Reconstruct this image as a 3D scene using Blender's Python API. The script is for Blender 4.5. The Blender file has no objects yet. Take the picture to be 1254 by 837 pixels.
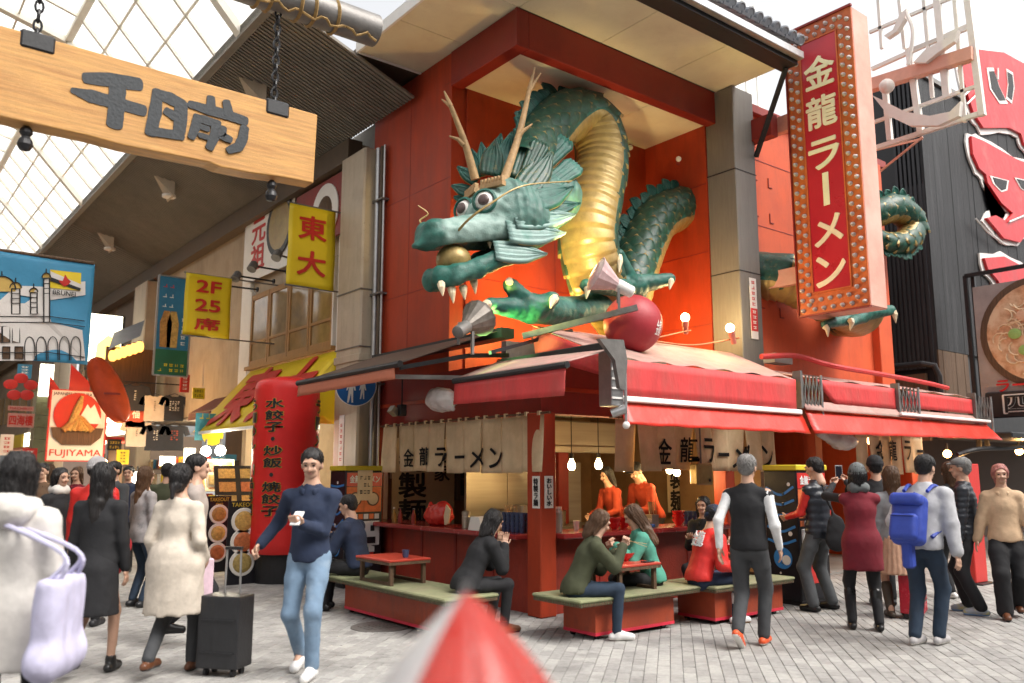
import bpy, bmesh, math, random
import numpy as np
from mathutils import Vector, Matrix
random.seed(7); rng = np.random.default_rng(7)
R = math.radians
C = bpy.context.scene.collection
sc = bpy.context.scene

# ---------------------------------------------------------------- camera, sky, sun, exposure
FPX, PITCH, TH = 1033.0, R(8.8), R(38.35)
CAM = Vector((-6.366, -7.5, 1.6))
cd = bpy.data.cameras.new('camera'); cam = bpy.data.objects.new('camera', cd); C.objects.link(cam)
cd.sensor_width = 36; cd.lens = FPX / 1254 * 36; cd.clip_end = 600; cd.clip_start = .05
cam.location = CAM; cam.rotation_euler = (math.pi / 2 + PITCH, 0, -TH)
cd.dof.use_dof = True; cd.dof.focus_distance = 10.5; cd.dof.aperture_fstop = 1.2
sc.camera = cam
w = bpy.data.worlds.new('World'); sc.world = w; w.use_nodes = True
nt = w.node_tree; bg = nt.nodes['Background']
sky = nt.nodes.new('ShaderNodeTexSky'); sky.sky_type = 'NISHITA'; sky.sun_disc = False
SUN_EL, SUN_AZ = R(52), R(158)          # azimuth measured from +Y, clockwise, in the street's own axes
sky.sun_elevation = SUN_EL; sky.sun_rotation = SUN_AZ; sky.dust_density = 5.0; sky.air_density = 1.0
hs = nt.nodes.new('ShaderNodeHueSaturation'); hs.inputs['Saturation'].default_value = .16
nt.links.new(sky.outputs[0], hs.inputs['Color']); wm = nt.nodes.new('ShaderNodeMix'); wm.data_type = 'RGBA'; wm.blend_type = 'MULTIPLY'; wm.inputs['Factor'].default_value = 1; wm.inputs['B'].default_value = (1, .985, .96, 1)     # thin bright overcast, a little warm
nt.links.new(hs.outputs[0], wm.inputs['A']); nt.links.new(wm.outputs['Result'], bg.inputs['Color'])
bg.inputs['Strength'].default_value = .15
sl = bpy.data.lights.new('sun', 'SUN'); sl.energy = .7; sl.angle = R(25); sl.color = (1, .94, .86)
so = bpy.data.objects.new('sun', sl); C.objects.link(so)
sdir = Vector((math.sin(SUN_AZ) * math.cos(SUN_EL), math.cos(SUN_AZ) * math.cos(SUN_EL), math.sin(SUN_EL)))
so.rotation_euler = sdir.to_track_quat('Z', 'Y').to_euler()
sc.view_settings.view_transform = 'Standard'; sc.view_settings.look = 'None'
sc.view_settings.exposure = 1.3; sc.view_settings.gamma = 1; sc.view_settings.use_curve_mapping = False
sc.render.engine = 'CYCLES'; sc.cycles.use_denoising = True
sc.cycles.max_bounces = 7; sc.cycles.diffuse_bounces = 4; sc.cycles.transmission_bounces = 5; sc.cycles.transparent_max_bounces = 8
sc.cycles.sample_clamp_indirect = 6; sc.cycles.caustics_reflective = False; sc.cycles.caustics_refractive = False

# ---------------------------------------------------------------- helpers
def ray(x, y):                     # direction of a photograph pixel in the street's own axes
    cx = (x - 627) / FPX; cy = -(y - 418.5) / FPX
    f = math.cos(PITCH) - cy * math.sin(PITCH); u = math.sin(PITCH) + cy * math.cos(PITCH)
    c, s = math.cos(TH), math.sin(TH)
    return Vector((c * cx + s * f, -s * cx + c * f, u))
def PA(x, y, a): d = ray(x, y); return CAM + d * ((a - CAM.x) / d.x)     # point on the wall plane x=a
def PB(x, y, b): d = ray(x, y); return CAM + d * ((b - CAM.y) / d.y)     # point on the wall plane y=b
def PZ(x, y, z=0): d = ray(x, y); return CAM + d * ((z - CAM.z) / d.z)   # point on the level z

MATS = {}
def M(name, col, rough=.6, var=.12, scale=4, bump=.06, bscale=40, metal=0, emit=0, col2=None, stain=.45, sscale=1.3, spec=.4, trans=0, alpha=1, stretch=None, coat=0, ecol=None, grime=0, gs=(2.2, 2.2, .35), gcol=(.05, .04, .034)):
    if name in MATS: return MATS[name]
    m = bpy.data.materials.new(name); m.use_nodes = True; MATS[name] = m
    n = m.node_tree.nodes; l = m.node_tree.links; p = n['Principled BSDF']
    tc = n.new('ShaderNodeNewGeometry'); src = tc.outputs['Position']
    if stretch:
        mp = n.new('ShaderNodeMapping'); mp.inputs['Scale'].default_value = stretch; l.new(src, mp.inputs['Vector']); src = mp.outputs[0]
    nz = n.new('ShaderNodeTexNoise'); nz.inputs['Scale'].default_value = scale; nz.inputs['Detail'].default_value = 7; nz.inputs['Roughness'].default_value = .65
    l.new(src, nz.inputs['Vector'])
    mr = n.new('ShaderNodeMapRange'); mr.inputs['From Min'].default_value = .3; mr.inputs['From Max'].default_value = .7
    mr.inputs['To Min'].default_value = 1 - var; mr.inputs['To Max'].default_value = 1 + var
    l.new(nz.outputs['Fac'], mr.inputs['Value'])
    vm = n.new('ShaderNodeMix'); vm.data_type = 'RGBA'; vm.blend_type = 'MULTIPLY'; vm.inputs['Factor'].default_value = 1
    vm.inputs['A'].default_value = (*col, 1); l.new(mr.outputs[0], vm.inputs['B'])
    out = vm.outputs['Result']
    if col2:
        n2 = n.new('ShaderNodeTexNoise'); n2.inputs['Scale'].default_value = sscale; n2.inputs['Detail'].default_value = 8; n2.inputs['Roughness'].default_value = .6
        l.new(src, n2.inputs['Vector'])
        r2 = n.new('ShaderNodeMapRange'); r2.inputs['From Min'].default_value = 1 - stain - .08; r2.inputs['From Max'].default_value = 1 - stain + .14
        l.new(n2.outputs['Fac'], r2.inputs['Value'])
        m2 = n.new('ShaderNodeMix'); m2.data_type = 'RGBA'; m2.inputs['B'].default_value = (*col2, 1)
        l.new(r2.outputs[0], m2.inputs['Factor']); l.new(out, m2.inputs['A']); out = m2.outputs['Result']
    if grime:                       # runs, scuffs and specks of dirt
        gm = n.new('ShaderNodeMapping'); gm.inputs['Scale'].default_value = gs; l.new(tc.outputs['Position'], gm.inputs['Vector'])
        g1 = n.new('ShaderNodeTexNoise'); g1.inputs['Scale'].default_value = 3.2; g1.inputs['Detail'].default_value = 9; g1.inputs['Roughness'].default_value = .7; l.new(gm.outputs[0], g1.inputs['Vector'])
        gr = n.new('ShaderNodeMapRange'); gr.inputs['From Min'].default_value = .5; gr.inputs['From Max'].default_value = .78; gr.inputs['To Max'].default_value = grime; l.new(g1.outputs['Fac'], gr.inputs['Value'])
        m3 = n.new('ShaderNodeMix'); m3.data_type = 'RGBA'; m3.inputs['B'].default_value = (*gcol, 1); l.new(gr.outputs[0], m3.inputs['Factor']); l.new(out, m3.inputs['A'])
        g2 = n.new('ShaderNodeTexNoise'); g2.inputs['Scale'].default_value = 34; g2.inputs['Detail'].default_value = 3; l.new(tc.outputs['Position'], g2.inputs['Vector'])
        q2 = n.new('ShaderNodeMapRange'); q2.inputs['From Min'].default_value = .66; q2.inputs['From Max'].default_value = .72; q2.inputs['To Max'].default_value = grime * .8; l.new(g2.outputs['Fac'], q2.inputs['Value'])
        m4 = n.new('ShaderNodeMix'); m4.data_type = 'RGBA'; m4.inputs['B'].default_value = (*gcol, 1); l.new(q2.outputs[0], m4.inputs['Factor']); l.new(m3.outputs['Result'], m4.inputs['A']); out = m4.outputs['Result']
    l.new(out, p.inputs['Base Color'])
    p.inputs['Roughness'].default_value = rough; p.inputs['Metallic'].default_value = metal
    p.inputs['Specular IOR Level'].default_value = spec
    if coat: p.inputs['Coat Weight'].default_value = coat; p.inputs['Coat Roughness'].default_value = .15
    if trans: p.inputs['Transmission Weight'].default_value = trans
    if alpha < 1: p.inputs['Alpha'].default_value = alpha
    if bump:
        nb = n.new('ShaderNodeTexNoise'); nb.inputs['Scale'].default_value = bscale; nb.inputs['Detail'].default_value = 4; l.new(src, nb.inputs['Vector'])
        bp = n.new('ShaderNodeBump'); bp.inputs['Strength'].default_value = min(1, bump * 4); bp.inputs['Distance'].default_value = .02 * min(1, 20 / bscale)
        l.new(nb.outputs['Fac'], bp.inputs['Height']); l.new(bp.outputs[0], p.inputs['Normal'])
        rr = n.new('ShaderNodeMapRange'); rr.inputs['To Min'].default_value = max(.03, rough - .12); rr.inputs['To Max'].default_value = min(1, rough + .12)
        l.new(nz.outputs['Fac'], rr.inputs['Value']); l.new(rr.outputs[0], p.inputs['Roughness'])
    if emit:
        p.inputs['Emission Color'].default_value = (*(ecol or col), 1); p.inputs['Emission Strength'].default_value = emit
    return m

BASE = {}
def tag(o, label=None, cat=None, group=None, kind=None):
    if label: o['label'] = label
    if cat: o['category'] = cat
    if group: o['group'] = group
    if kind: o['kind'] = kind
    return o
def thing(name, loc, label, cat, group=None, rz=0, kind=None):
    o = bpy.data.objects.new(name, None); C.objects.link(o); o.location = loc; o.rotation_euler.z = rz; o.empty_display_size = .1
    return tag(o, label, cat, group, kind)
def wloc(o):
    v = Vector((0, 0, 0))
    while o is not None: v = v + Vector(o.location); o = o.parent
    return v
def mesh_obj(name, verts, faces, mats, parent=None, mi=None, smooth=False, world=True, base=None):
    me = bpy.data.meshes.new(name)
    V = np.asarray(verts, dtype=np.float64).reshape(-1, 3)
    if base is None and world:
        if parent is not None: base = wloc(parent)
        else: base = Vector(((V[:, 0].min() + V[:, 0].max()) / 2, (V[:, 1].min() + V[:, 1].max()) / 2, V[:, 2].min()))
    if base is None: base = Vector((0, 0, 0))
    V = V - np.array(base)
    me.from_pydata([tuple(v) for v in V], [], [tuple(f) for f in faces])
    if not isinstance(mats, (list, tuple)): mats = [mats]
    for m in mats: me.materials.append(m)
    if mi is not None: me.polygons.foreach_set('material_index', np.asarray(mi, dtype=np.int32))
    if smooth: me.polygons.foreach_set('use_smooth', [True] * len(me.polygons))
    me.update()
    o = bpy.data.objects.new(name, me); C.objects.link(o)
    if parent is not None: o.parent = parent
    else: o.location = base
    return o
def inst(name, src, parent, loc, rot=None, scale=None):      # a shared-mesh copy, placed in world coordinates under its parent
    o = bpy.data.objects.new(name, src.data if hasattr(src, 'data') else src); C.objects.link(o); o.parent = parent
    o.location = Vector(loc) - (wloc(parent) if parent else Vector((0, 0, 0)))
    if rot is not None: o.rotation_euler = rot
    if scale is not None: o.scale = scale if hasattr(scale, '__len__') else (scale,) * 3
    return o

class MB:
    def __init__(s): s.v = []; s.f = []; s.m = []; s.cm = 0
    def add(s, vs, fs):
        k = len(s.v); s.v += [tuple(v) for v in vs]; s.f += [tuple(i + k for i in f) for f in fs]; s.m += [s.cm] * len(fs); return s
    def mat(s, i): s.cm = i; return s
    def box(s, lo, hi, bev=0):
        (x0, y0, z0), (x1, y1, z1) = lo, hi
        if bev:
            b = min(bev, (x1 - x0) * .45, (y1 - y0) * .45, (z1 - z0) * .45)
            bm = bmesh.new(); bmesh.ops.create_cube(bm, size=1)
            for v in bm.verts: v.co = ((x0 + x1) / 2 + v.co.x * (x1 - x0), (y0 + y1) / 2 + v.co.y * (y1 - y0), (z0 + z1) / 2 + v.co.z * (z1 - z0))
            bmesh.ops.bevel(bm, geom=bm.edges[:], offset=b, segments=1, affect='EDGES')
            bm.verts.index_update(); s.add([v.co[:] for v in bm.verts], [[v.index for v in f.verts] for f in bm.faces]); bm.free(); return s
        return s.add([(x0, y0, z0), (x1, y0, z0), (x1, y1, z0), (x0, y1, z0), (x0, y0, z1), (x1, y0, z1), (x1, y1, z1), (x0, y1, z1)],
                     [(0, 3, 2, 1), (4, 5, 6, 7), (0, 1, 5, 4), (1, 2, 6, 5), (2, 3, 7, 6), (3, 0, 4, 7)])
    def obox(s, c, half, rot):          # oriented box; rot: 3x3 Matrix
        c = Vector(c); vs = []
        for z in (-1, 1):
            for x, y in ((-1, -1), (1, -1), (1, 1), (-1, 1)): vs.append(c + rot @ Vector((x * half[0], y * half[1], z * half[2])))
        return s.add(vs, [(0, 3, 2, 1), (4, 5, 6, 7), (0, 1, 5, 4), (1, 2, 6, 5), (2, 3, 7, 6), (3, 0, 4, 7)])
    def bar(s, p, q, w, h, up=(0, 0, 1)):
        p, q = Vector(p), Vector(q); d = (q - p); L = d.length; d.normalize(); u = Vector(up)
        x = d.cross(u)
        if x.length < 1e-4: x = d.cross(Vector((1, 0, 0)))
        x.normalize(); u = x.cross(d).normalized()
        return s.obox((p + q) / 2, (w / 2, L / 2, h / 2), Matrix((x, d, u)).transposed())
    def tube(s, path, rad, n=10, caps=True, sq=None):
        P = [Vector(p) for p in path]; rad = rad if hasattr(rad, '__len__') else [rad] * len(P)
        vs = []; fs = []; t0 = (P[1] - P[0]).normalized()
        u = t0.cross(Vector((0, 0, 1)));
        if u.length < .05: u = t0.cross(Vector((1, 0, 0)))
        u.normalize()
        for i, p in enumerate(P):
            t = (P[min(i + 1, len(P) - 1)] - P[max(i - 1, 0)]).normalized()
            u = (u - t * u.dot(t)).normalized(); w_ = t.cross(u)
            for k in range(n):
                a = 2 * math.pi * k / n; vs.append(p + (u * math.cos(a) + w_ * math.sin(a)) * rad[i])
        for i in range(len(P) - 1):
            for k in range(n):
                k2 = (k + 1) % n; fs.append((i * n + k, i * n + k2, (i + 1) * n + k2, (i + 1) * n + k))
        if caps: fs.append(tuple(range(n))[::-1]); fs.append(tuple((len(P) - 1) * n + k for k in range(n)))
        return s.add(vs, fs)
    def cyl(s, p, q, r, r2=None, n=14): return s.tube([p, q], [r, r if r2 is None else r2], n)
    def lathe(s, prof, c=(0, 0, 0), axis=None, n=20, caps=True):     # prof: (radius, height) along axis
        c = Vector(c); ax = Vector(axis or (0, 0, 1)).normalized(); u = ax.orthogonal().normalized(); w_ = ax.cross(u); vs = []; fs = []
        for r, h in prof:
            for k in range(n): a = 2 * math.pi * k / n; vs.append(c + ax * h + (u * math.cos(a) + w_ * math.sin(a)) * r)
        for i in range(len(prof) - 1):
            for k in range(n): k2 = (k + 1) % n; fs.append((i * n + k, i * n + k2, (i + 1) * n + k2, (i + 1) * n + k))
        if caps: fs.append(tuple(range(n))[::-1]); fs.append(tuple((len(prof) - 1) * n + k for k in range(n)))
        return s.add(vs, fs)
    def ball(s, c, r, n=16, m=10):
        r = r if hasattr(r, '__len__') else (r,) * 3; c = Vector(c); vs = [c + Vector((0, 0, -r[2]))]; fs = []
        for j in range(1, m):
            t = math.pi * j / m
            for k in range(n): a = 2 * math.pi * k / n; vs.append(c + Vector((r[0] * math.sin(t) * math.cos(a), r[1] * math.sin(t) * math.sin(a), -r[2] * math.cos(t))))
        vs.append(c + Vector((0, 0, r[2]))); L = len(vs) - 1
        for k in range(n):
            fs.append((0, 1 + (k + 1) % n, 1 + k)); fs.append((L, L - n + k, L - n + (k + 1) % n))
        for j in range(m - 2):
            for k in range(n): a = 1 + j * n; fs.append((a + k, a + (k + 1) % n, a + n + (k + 1) % n, a + n + k))
        return s.add(vs, fs)
    def prism(s, poly, o, x, y, depth):  # polygon in the plane (o; x, y), extruded by depth along x cross y, both ways
        o, x, y = Vector(o), Vector(x), Vector(y); nrm = x.cross(y).normalized(); k = len(poly)
        ar = sum(poly[i][0] * poly[(i + 1) % k][1] - poly[(i + 1) % k][0] * poly[i][1] for i in range(k))
        if ar < 0: poly = poly[::-1]
        a = [o + x * p[0] + y * p[1] + nrm * depth / 2 for p in poly]; b = [v - nrm * depth for v in a]
        return s.add(a + b, [tuple(range(k)), tuple(range(k, 2 * k))[::-1]] + [(i, k + i, k + (i + 1) % k, (i + 1) % k) for i in range(k)])
    def grid(s, fn, nu, nv, thick=0):   # fn(u,v)->point, u,v in 0..1
        vs = [Vector(fn(i / nu, j / nv)) for i in range(nu + 1) for j in range(nv + 1)]
        fs = [(i * (nv + 1) + j, (i + 1) * (nv + 1) + j, (i + 1) * (nv + 1) + j + 1, i * (nv + 1) + j + 1) for i in range(nu) for j in range(nv)]
        return s.add(vs, fs)
    def build(s, name, mats, parent=None, smooth=False, world=True, base=None):
        return mesh_obj(name, s.v, s.f, mats, parent, s.m, smooth, world, base)
def autosmooth(o, ang=40):
    me = o.data; me.polygons.foreach_set('use_smooth', [True] * len(me.polygons))
    try: me.set_sharp_from_angle(angle=R(ang))
    except Exception: pass
    return o
def solid(o, t):                         # real thickness for cloth and sheet
    md = o.modifiers.new('thickness', 'SOLIDIFY'); md.thickness = t; md.offset = 0; return o

_tc = {}
def text_mesh(s, size=1, bold=0, extrude=.004, res=3, line=1.0, spacing=1.0, font_scale_x=1.0):
    key = (s, size, bold, extrude, line, spacing)
    if key in _tc: return _tc[key]
    cu = bpy.data.curves.new('lettering', 'FONT'); cu.body = s; cu.size = size; cu.align_x = 'CENTER'; cu.align_y = 'CENTER'
    cu.resolution_u = res; cu.extrude = extrude; cu.space_line = line; cu.space_character = spacing
    o = bpy.data.objects.new('lettering', cu); me = o.to_mesh()
    V = np.empty(len(me.vertices) * 3); me.vertices.foreach_get('co', V); V = V.reshape(-1, 3)
    F = [tuple(p.vertices) for p in me.polygons]
    o.to_mesh_clear(); bpy.data.objects.remove(o); bpy.data.curves.remove(cu)
    if len(V):
        V[:, 0] -= (V[:, 0].min() + V[:, 0].max()) / 2; V[:, 1] -= (V[:, 1].min() + V[:, 1].max()) / 2
    if bold and len(V):                # a heavier weight: the glyph repeated around itself, each copy a hair proud of the last
        k = 8 if bold > .02 else 5; VV = []; FF = []; n0 = len(V)
        for i in range(k): 
            a = 2 * math.pi * i / k; VV.append(V + np.array([math.cos(a) * bold * size * .8, math.sin(a) * bold * size * .8, i * .0005])); FF += [tuple(q + i * n0 for q in f) for f in F]
        V = np.concatenate(VV); F = FF
    _tc[key] = (V, F); return V, F
def scrib(o, x, y, w, h, rows, mat, parent, cols=0, name='small_print'):
    """print too small to read: rows of short bars (columns of marks when cols is set)"""
    o, x, y = Vector(o), Vector(x).normalized(), Vector(y).normalized(); nrm = x.cross(y); b = MB(); rot = Matrix((x, nrm, y)).transposed(); rr = random.Random(rows * 7 + cols)
    nx = cols or max(3, int(w / (h / rows) * 1.1)); k = 0
    for i in range(rows):
        for j in range(nx):
            if rr.random() < .12: continue
            cx = -w / 2 + w * (j + .5) / nx; cz = h / 2 - h * (i + .5) / rows; cw, ch = w / nx * .36, h / rows * .34
            for (dx, dz, a, c_) in ((0, .5, .9, .16), (0, -.6, .8, .16), (-.5, 0, .15, .8), (.4, 0, .15, .7)):
                if rr.random() < .25: continue
                k += 1; b.obox(o + x * (cx + dx * cw) + y * (cz + dz * ch) + nrm * (.0005 * (k % 7)), (a * cw, .0012, c_ * ch), rot)
    return tag(b.build(name, mat, parent), kind='stuff')
def text(s, o, x, y, size, mat, parent, bold=0, extrude=.004, line=1.0, fit=None, warp=None, name='lettering', spacing=1.0):
    """lettering centred at o in the plane of unit vectors x (reading direction) and y (up); fit=(w,h) stretches it; warp(p) bends it"""
    V, F = text_mesh(s, size, bold, extrude, 3, line, spacing); o, x, y = np.array(o), np.array(Vector(x).normalized()), np.array(Vector(y).normalized())
    if not len(V): return None
    V = V.copy()
    if fit:
        wv = V[:, 0].max() - V[:, 0].min(); hv = V[:, 1].max() - V[:, 1].min()
        V[:, 0] *= fit[0] / max(wv, 1e-6); V[:, 1] *= fit[1] / max(hv, 1e-6)
    nrm = np.cross(x, y)
    W = o + V[:, :1] * x + V[:, 1:2] * y + V[:, 2:] * nrm
    if warp: W = np.array([warp(p) for p in W])
    return mesh_obj(name, W, F, mat, parent)
def strokes(sts, o, x, y, mat, parent, depth=.006, name='lettering', step=.0007):
    """brush strokes: each a polyline of (u, v, half-width) in the plane (o; x, y)"""
    o, x, y = Vector(o), Vector(x).normalized(), Vector(y).normalized(); nrm = x.cross(y); b = MB()
    for k, st in enumerate(sts):
        pts = []
        for i in range(len(st) - 1):
            for t in np.linspace(0, 1, 5, endpoint=False):
                pts.append([st[i][j] * (1 - t) + st[i + 1][j] * t for j in range(3)])
        pts.append(list(st[-1])); Lf = []; Rt = []
        for e, f in ((0, 1), (-1, -2)):              # rounded brush ends
            d = Vector((pts[e][0] - pts[f][0], pts[e][1] - pts[f][1])).normalized(); w0 = pts[e][2]; ex = [[pts[e][0] + d.x * w0 * q, pts[e][1] + d.y * w0 * q, w0 * r_] for q, r_ in ((.25, .9), (.42, .62), (.5, .2))]
            pts = ex[::-1] + pts if e == 0 else pts + ex
        for i, p in enumerate(pts):
            q0, q1 = pts[max(i - 1, 0)], pts[min(i + 1, len(pts) - 1)]
            d = Vector((q1[0] - q0[0], q1[1] - q0[1])); d.normalize(); n_ = Vector((-d.y, d.x)); j1, j2 = (1 + random.uniform(-.045, .045) for _ in range(2))
            Lf.append((p[0] + n_.x * p[2] * j1, p[1] + n_.y * p[2] * j1)); Rt.append((p[0] - n_.x * p[2] * j2, p[1] - n_.y * p[2] * j2))
        n0 = len(pts); z0 = nrm * (depth + k * step); vs = [o + x * q[0] + y * q[1] + z0 for q in Lf + Rt] + [o + x * q[0] + y * q[1] for q in Lf + Rt]
        fs = [(i + n0, i + 1 + n0, i + 1, i) for i in range(n0 - 1)]
        N2 = 2 * n0; fs += [(i, i + 1, N2 + i + 1, N2 + i) for i in range(n0 - 1)] + [(n0 + i + 1, n0 + i, N2 + n0 + i, N2 + n0 + i + 1) for i in range(n0 - 1)]
        fs += [(n0, 0, N2, N2 + n0), (n0 - 1, 2 * n0 - 1, N2 + 2 * n0 - 1, N2 + n0 - 1)]
        b.add(vs, fs)
    return b.build(name, mat, parent)

# ---- distance-field modelling for bodies and organic shapes
def rc(p, q, r1, r2, sc_=None): return ('rc', np.array(p, float), np.array(q, float), r1, r2, sc_)
def el(c, r, rot=None): return ('el', np.array(c, float), np.array(r, float), rot)
def rbx(c, half, r): return ('rb', np.array(c, float), np.array(half, float), r)
def _ev(pr, P):
    if pr[0] == 'rb':
        q = np.abs(P - pr[1]) - pr[2] + pr[3]; return np.linalg.norm(np.maximum(q, 0), axis=-1) + np.minimum(q.max(-1), 0) - pr[3]
    if pr[0] == 'rc':
        _, a, b, r1, r2, s_ = pr; Q = P
        if s_ is not None:                 # flatten along axis n by factor f about a
            n, f = s_; n = np.array(n, float); Q = P + (f - 1) * ((P - a) @ n)[..., None] * n; b = b + (f - 1) * ((b - a) @ n) * n
        ab = b - a; L2 = max(ab @ ab, 1e-9); t = np.clip(((Q - a) @ ab) / L2, 0, 1)
        return np.linalg.norm(Q - a - t[..., None] * ab, axis=-1) - (r1 + (r2 - r1) * t)
    _, c, r, rot = pr; Q = P - c
    if rot is not None: Q = Q @ np.array(rot)
    k0 = np.linalg.norm(Q / r, axis=-1); k1 = np.linalg.norm(Q / (r * r), axis=-1)
    return k0 * (k0 - 1) / np.maximum(k1, 1e-6)
def sdf_eval(prims, P, k):
    d = None
    for pr in prims:
        e = _ev(pr, P)
        if d is None: d = e
        elif k <= 0: d = np.minimum(d, e)
        else: h = np.clip(.5 + .5 * (d - e) / k, 0, 1); d = d + (e - d) * h - k * h * (1 - h)
    return d
def sdf_mesh(prims, h=.015, k=.03, mod=None, pad=.03):
    lo = np.full(3, 1e9); hi = -lo
    for pr in prims:
        if pr[0] == 'rc': m_ = max(pr[3], pr[4]); pts = [pr[1] - m_, pr[1] + m_, pr[2] - m_, pr[2] + m_]
        else: m_ = pr[2].max(); pts = [pr[1] - m_, pr[1] + m_]
        for q in pts: lo = np.minimum(lo, q); hi = np.maximum(hi, q)
    lo -= pad + h; hi += pad + h
    ax = [np.arange(lo[i], hi[i] + h, h) for i in range(3)]
    P = np.stack(np.meshgrid(*ax, indexing='ij'), -1).astype(np.float32)
    d = sdf_eval(prims, P, k)
    if mod: d = mod(P, d)
    return nets(d, lo, h)
def nets(d, lo, h):
    s = d < 0; nx, ny, nz = d.shape
    cs = np.zeros((nx - 1, ny - 1, nz - 1), np.int8)
    for i in (0, 1):
        for j in (0, 1):
            for k in (0, 1): cs += s[i:nx - 1 + i, j:ny - 1 + j, k:nz - 1 + k]
    act = (cs > 0) & (cs < 8); idx = -np.ones(act.shape, np.int64); I = np.argwhere(act); idx[act] = np.arange(len(I))
    acc = np.zeros((len(I), 3)); cnt = np.zeros(len(I))
    cor = [(0, 0, 0), (1, 0, 0), (0, 1, 0), (1, 1, 0), (0, 0, 1), (1, 0, 1), (0, 1, 1), (1, 1, 1)]
    val = np.stack([d[I[:, 0] + c[0], I[:, 1] + c[1], I[:, 2] + c[2]] for c in cor], 1)
    for a in range(8):
        for b in range(a + 1, 8):
            if sum(abs(cor[a][i] - cor[b][i]) for i in range(3)) != 1: continue
            va, vb = val[:, a], val[:, b]; m = (va < 0) != (vb < 0); t = np.where(m, va / np.where(m, va - vb, 1), 0)
            pa, pb = np.array(cor[a]), np.array(cor[b]); acc += np.where(m[:, None], pa + t[:, None] * (pb - pa), 0); cnt += m
    V = (I + acc / np.maximum(cnt, 1)[:, None]) * h + lo
    F = []
    for axis in range(3):
        sl0 = [slice(None)] * 3; sl1 = [slice(None)] * 3; sl0[axis] = slice(0, -1); sl1[axis] = slice(1, None)
        a, b = s[tuple(sl0)], s[tuple(sl1)]; E = np.argwhere(a != b); o1, o2 = [(1, 2), (2, 0), (0, 1)][axis]
        E = E[(E[:, o1] > 0) & (E[:, o2] > 0) & (E[:, o1] < d.shape[o1] - 1) & (E[:, o2] < d.shape[o2] - 1)]
        e1 = np.zeros(3, int); e1[o1] = 1; e2 = np.zeros(3, int); e2[o2] = 1
        q = [idx[tuple((E - v).T)] for v in (e1 + e2, e2, e1 * 0, e1)]
        Q = np.stack(q, 1); fl = a[tuple(E.T)]; Q[~fl] = Q[~fl][:, ::-1]; F.append(Q)
    F = np.concatenate(F); F = F[(F >= 0).all(1)]
    return V, F
def join(parts):          # [(V,F,matindex)] -> V,F,mi
    V = []; F = []; mi = []; k = 0
    for v, f, m in parts:
        v = np.asarray(v); V.append(v); F += [tuple(int(i) + k for i in q) for q in f]; mi += [m] * len(f); k += len(v)
    return np.concatenate(V), F, mi
def wob(P, s=1.0, seed=0):       # smooth pseudo-noise in about -1..1
    x, y, z = P[..., 0] * s + seed * 1.7, P[..., 1] * s + seed * .6, P[..., 2] * s - seed * 1.1
    return (np.sin(x * 1.9 + 1.3 * np.sin(y * 1.3 + z)) + np.sin(y * 2.3 + 1.1 * np.sin(z * 1.7 + x)) + np.sin(z * 2.1 + 1.2 * np.sin(x * 1.1 + y * .7))) / 3
def smooth_path(P, n):           # Catmull-Rom through points of any dimension
    P = np.array(P, float); Q = np.vstack([2 * P[0] - P[1], P, 2 * P[-1] - P[-2]]); out = []
    for i in range(len(P) - 1):
        for t in np.linspace(0, 1, n, endpoint=False):
            a, b, c, d = Q[i], Q[i + 1], Q[i + 2], Q[i + 3]
            out.append(.5 * (2 * b + (c - a) * t + (2 * a - 5 * b + 4 * c - d) * t * t + (3 * b - a - 3 * c + d) * t ** 3))
    out.append(P[-1]); return np.array(out)
# ---------------------------------------------------------------- materials of the setting
m_pave = [M('paver_grey_%d' % i, c, .8, .16, 18, .12, 120, col2=(.17, .163, .155), stain=.42, sscale=.8, grime=.5, gs=(1, 1, 1), gcol=(.1, .095, .09)) for i, c in enumerate([(.34, .33, .315), (.295, .285, .272), (.375, .365, .345), (.315, .305, .29)])]
m_joint = M('paving_joint', (.19, .185, .18), .9, .2, 30)
m_red = M('red_painted_wall', (.38, .042, .011), .55, .18, 3, .1, 260, col2=(.29, .03, .01), stain=.42, sscale=1.6, stretch=(1, 1, .35), grime=.38, gcol=(.1, .025, .012))
m_orange = M('orange_red_facade', (.60, .10, .035), .6, .1, 2.5, .12, 90, col2=(.5, .075, .03), stain=.42, grime=.35, gcol=(.22, .06, .03))
m_redtrim = M('dark_red_trim', (.25, .025, .018), .5, .14, 4, .05, grime=.4)
m_cream = M('cream_soffit_panel', (.74, .69, .50), .5, .07, 1.2, .02, 30, col2=(.66, .58, .42), stain=.4, sscale=.7, grime=.16, gs=(1, 1, 1), gcol=(.35, .27, .17))
m_greypillar = M('grey_clad_pillar', (.19, .18, .16), .5, .12, 5, .06, 60, stretch=(6, 6, .5))
m_beige = M('beige_plaster', (.38, .30, .21), .7, .12, 2, .06, 50, col2=(.28, .21, .14), stain=.4, grime=.4, gcol=(.13, .09, .06))
m_colm = M('cream_painted_column', (.46, .38, .28), .5, .08, 3, .03, 60, col2=(.34, .26, .18), stain=.36, grime=.35, gcol=(.14, .1, .07))
m_brown = M('brown_ribbed_cladding', (.205, .185, .155), .6, .14, 2, .05, 60, grime=.3)
m_brownd = M('dark_brown_beam', (.10, .07, .045), .6, .2, 4)
m_rib = M('cream_roof_steel', (.82, .78, .68), .45, .08, 3, .02)
m_black = M('black_metal', (.018, .018, .02), .45, .2, 8, .04)
m_steel = M('galvanised_steel', (.45, .45, .45), .38, .15, 8, .03, metal=.8)
m_dsteel = M('weathered_grey_metal', (.18, .17, .16), .5, .2, 8, .05, metal=.5)
m_white = M('white_paint', (.78, .76, .72), .5, .06, 4, .03)
m_tile = M('grey_roof_tile', (.2, .21, .23), .4, .15, 6, .06)
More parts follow.
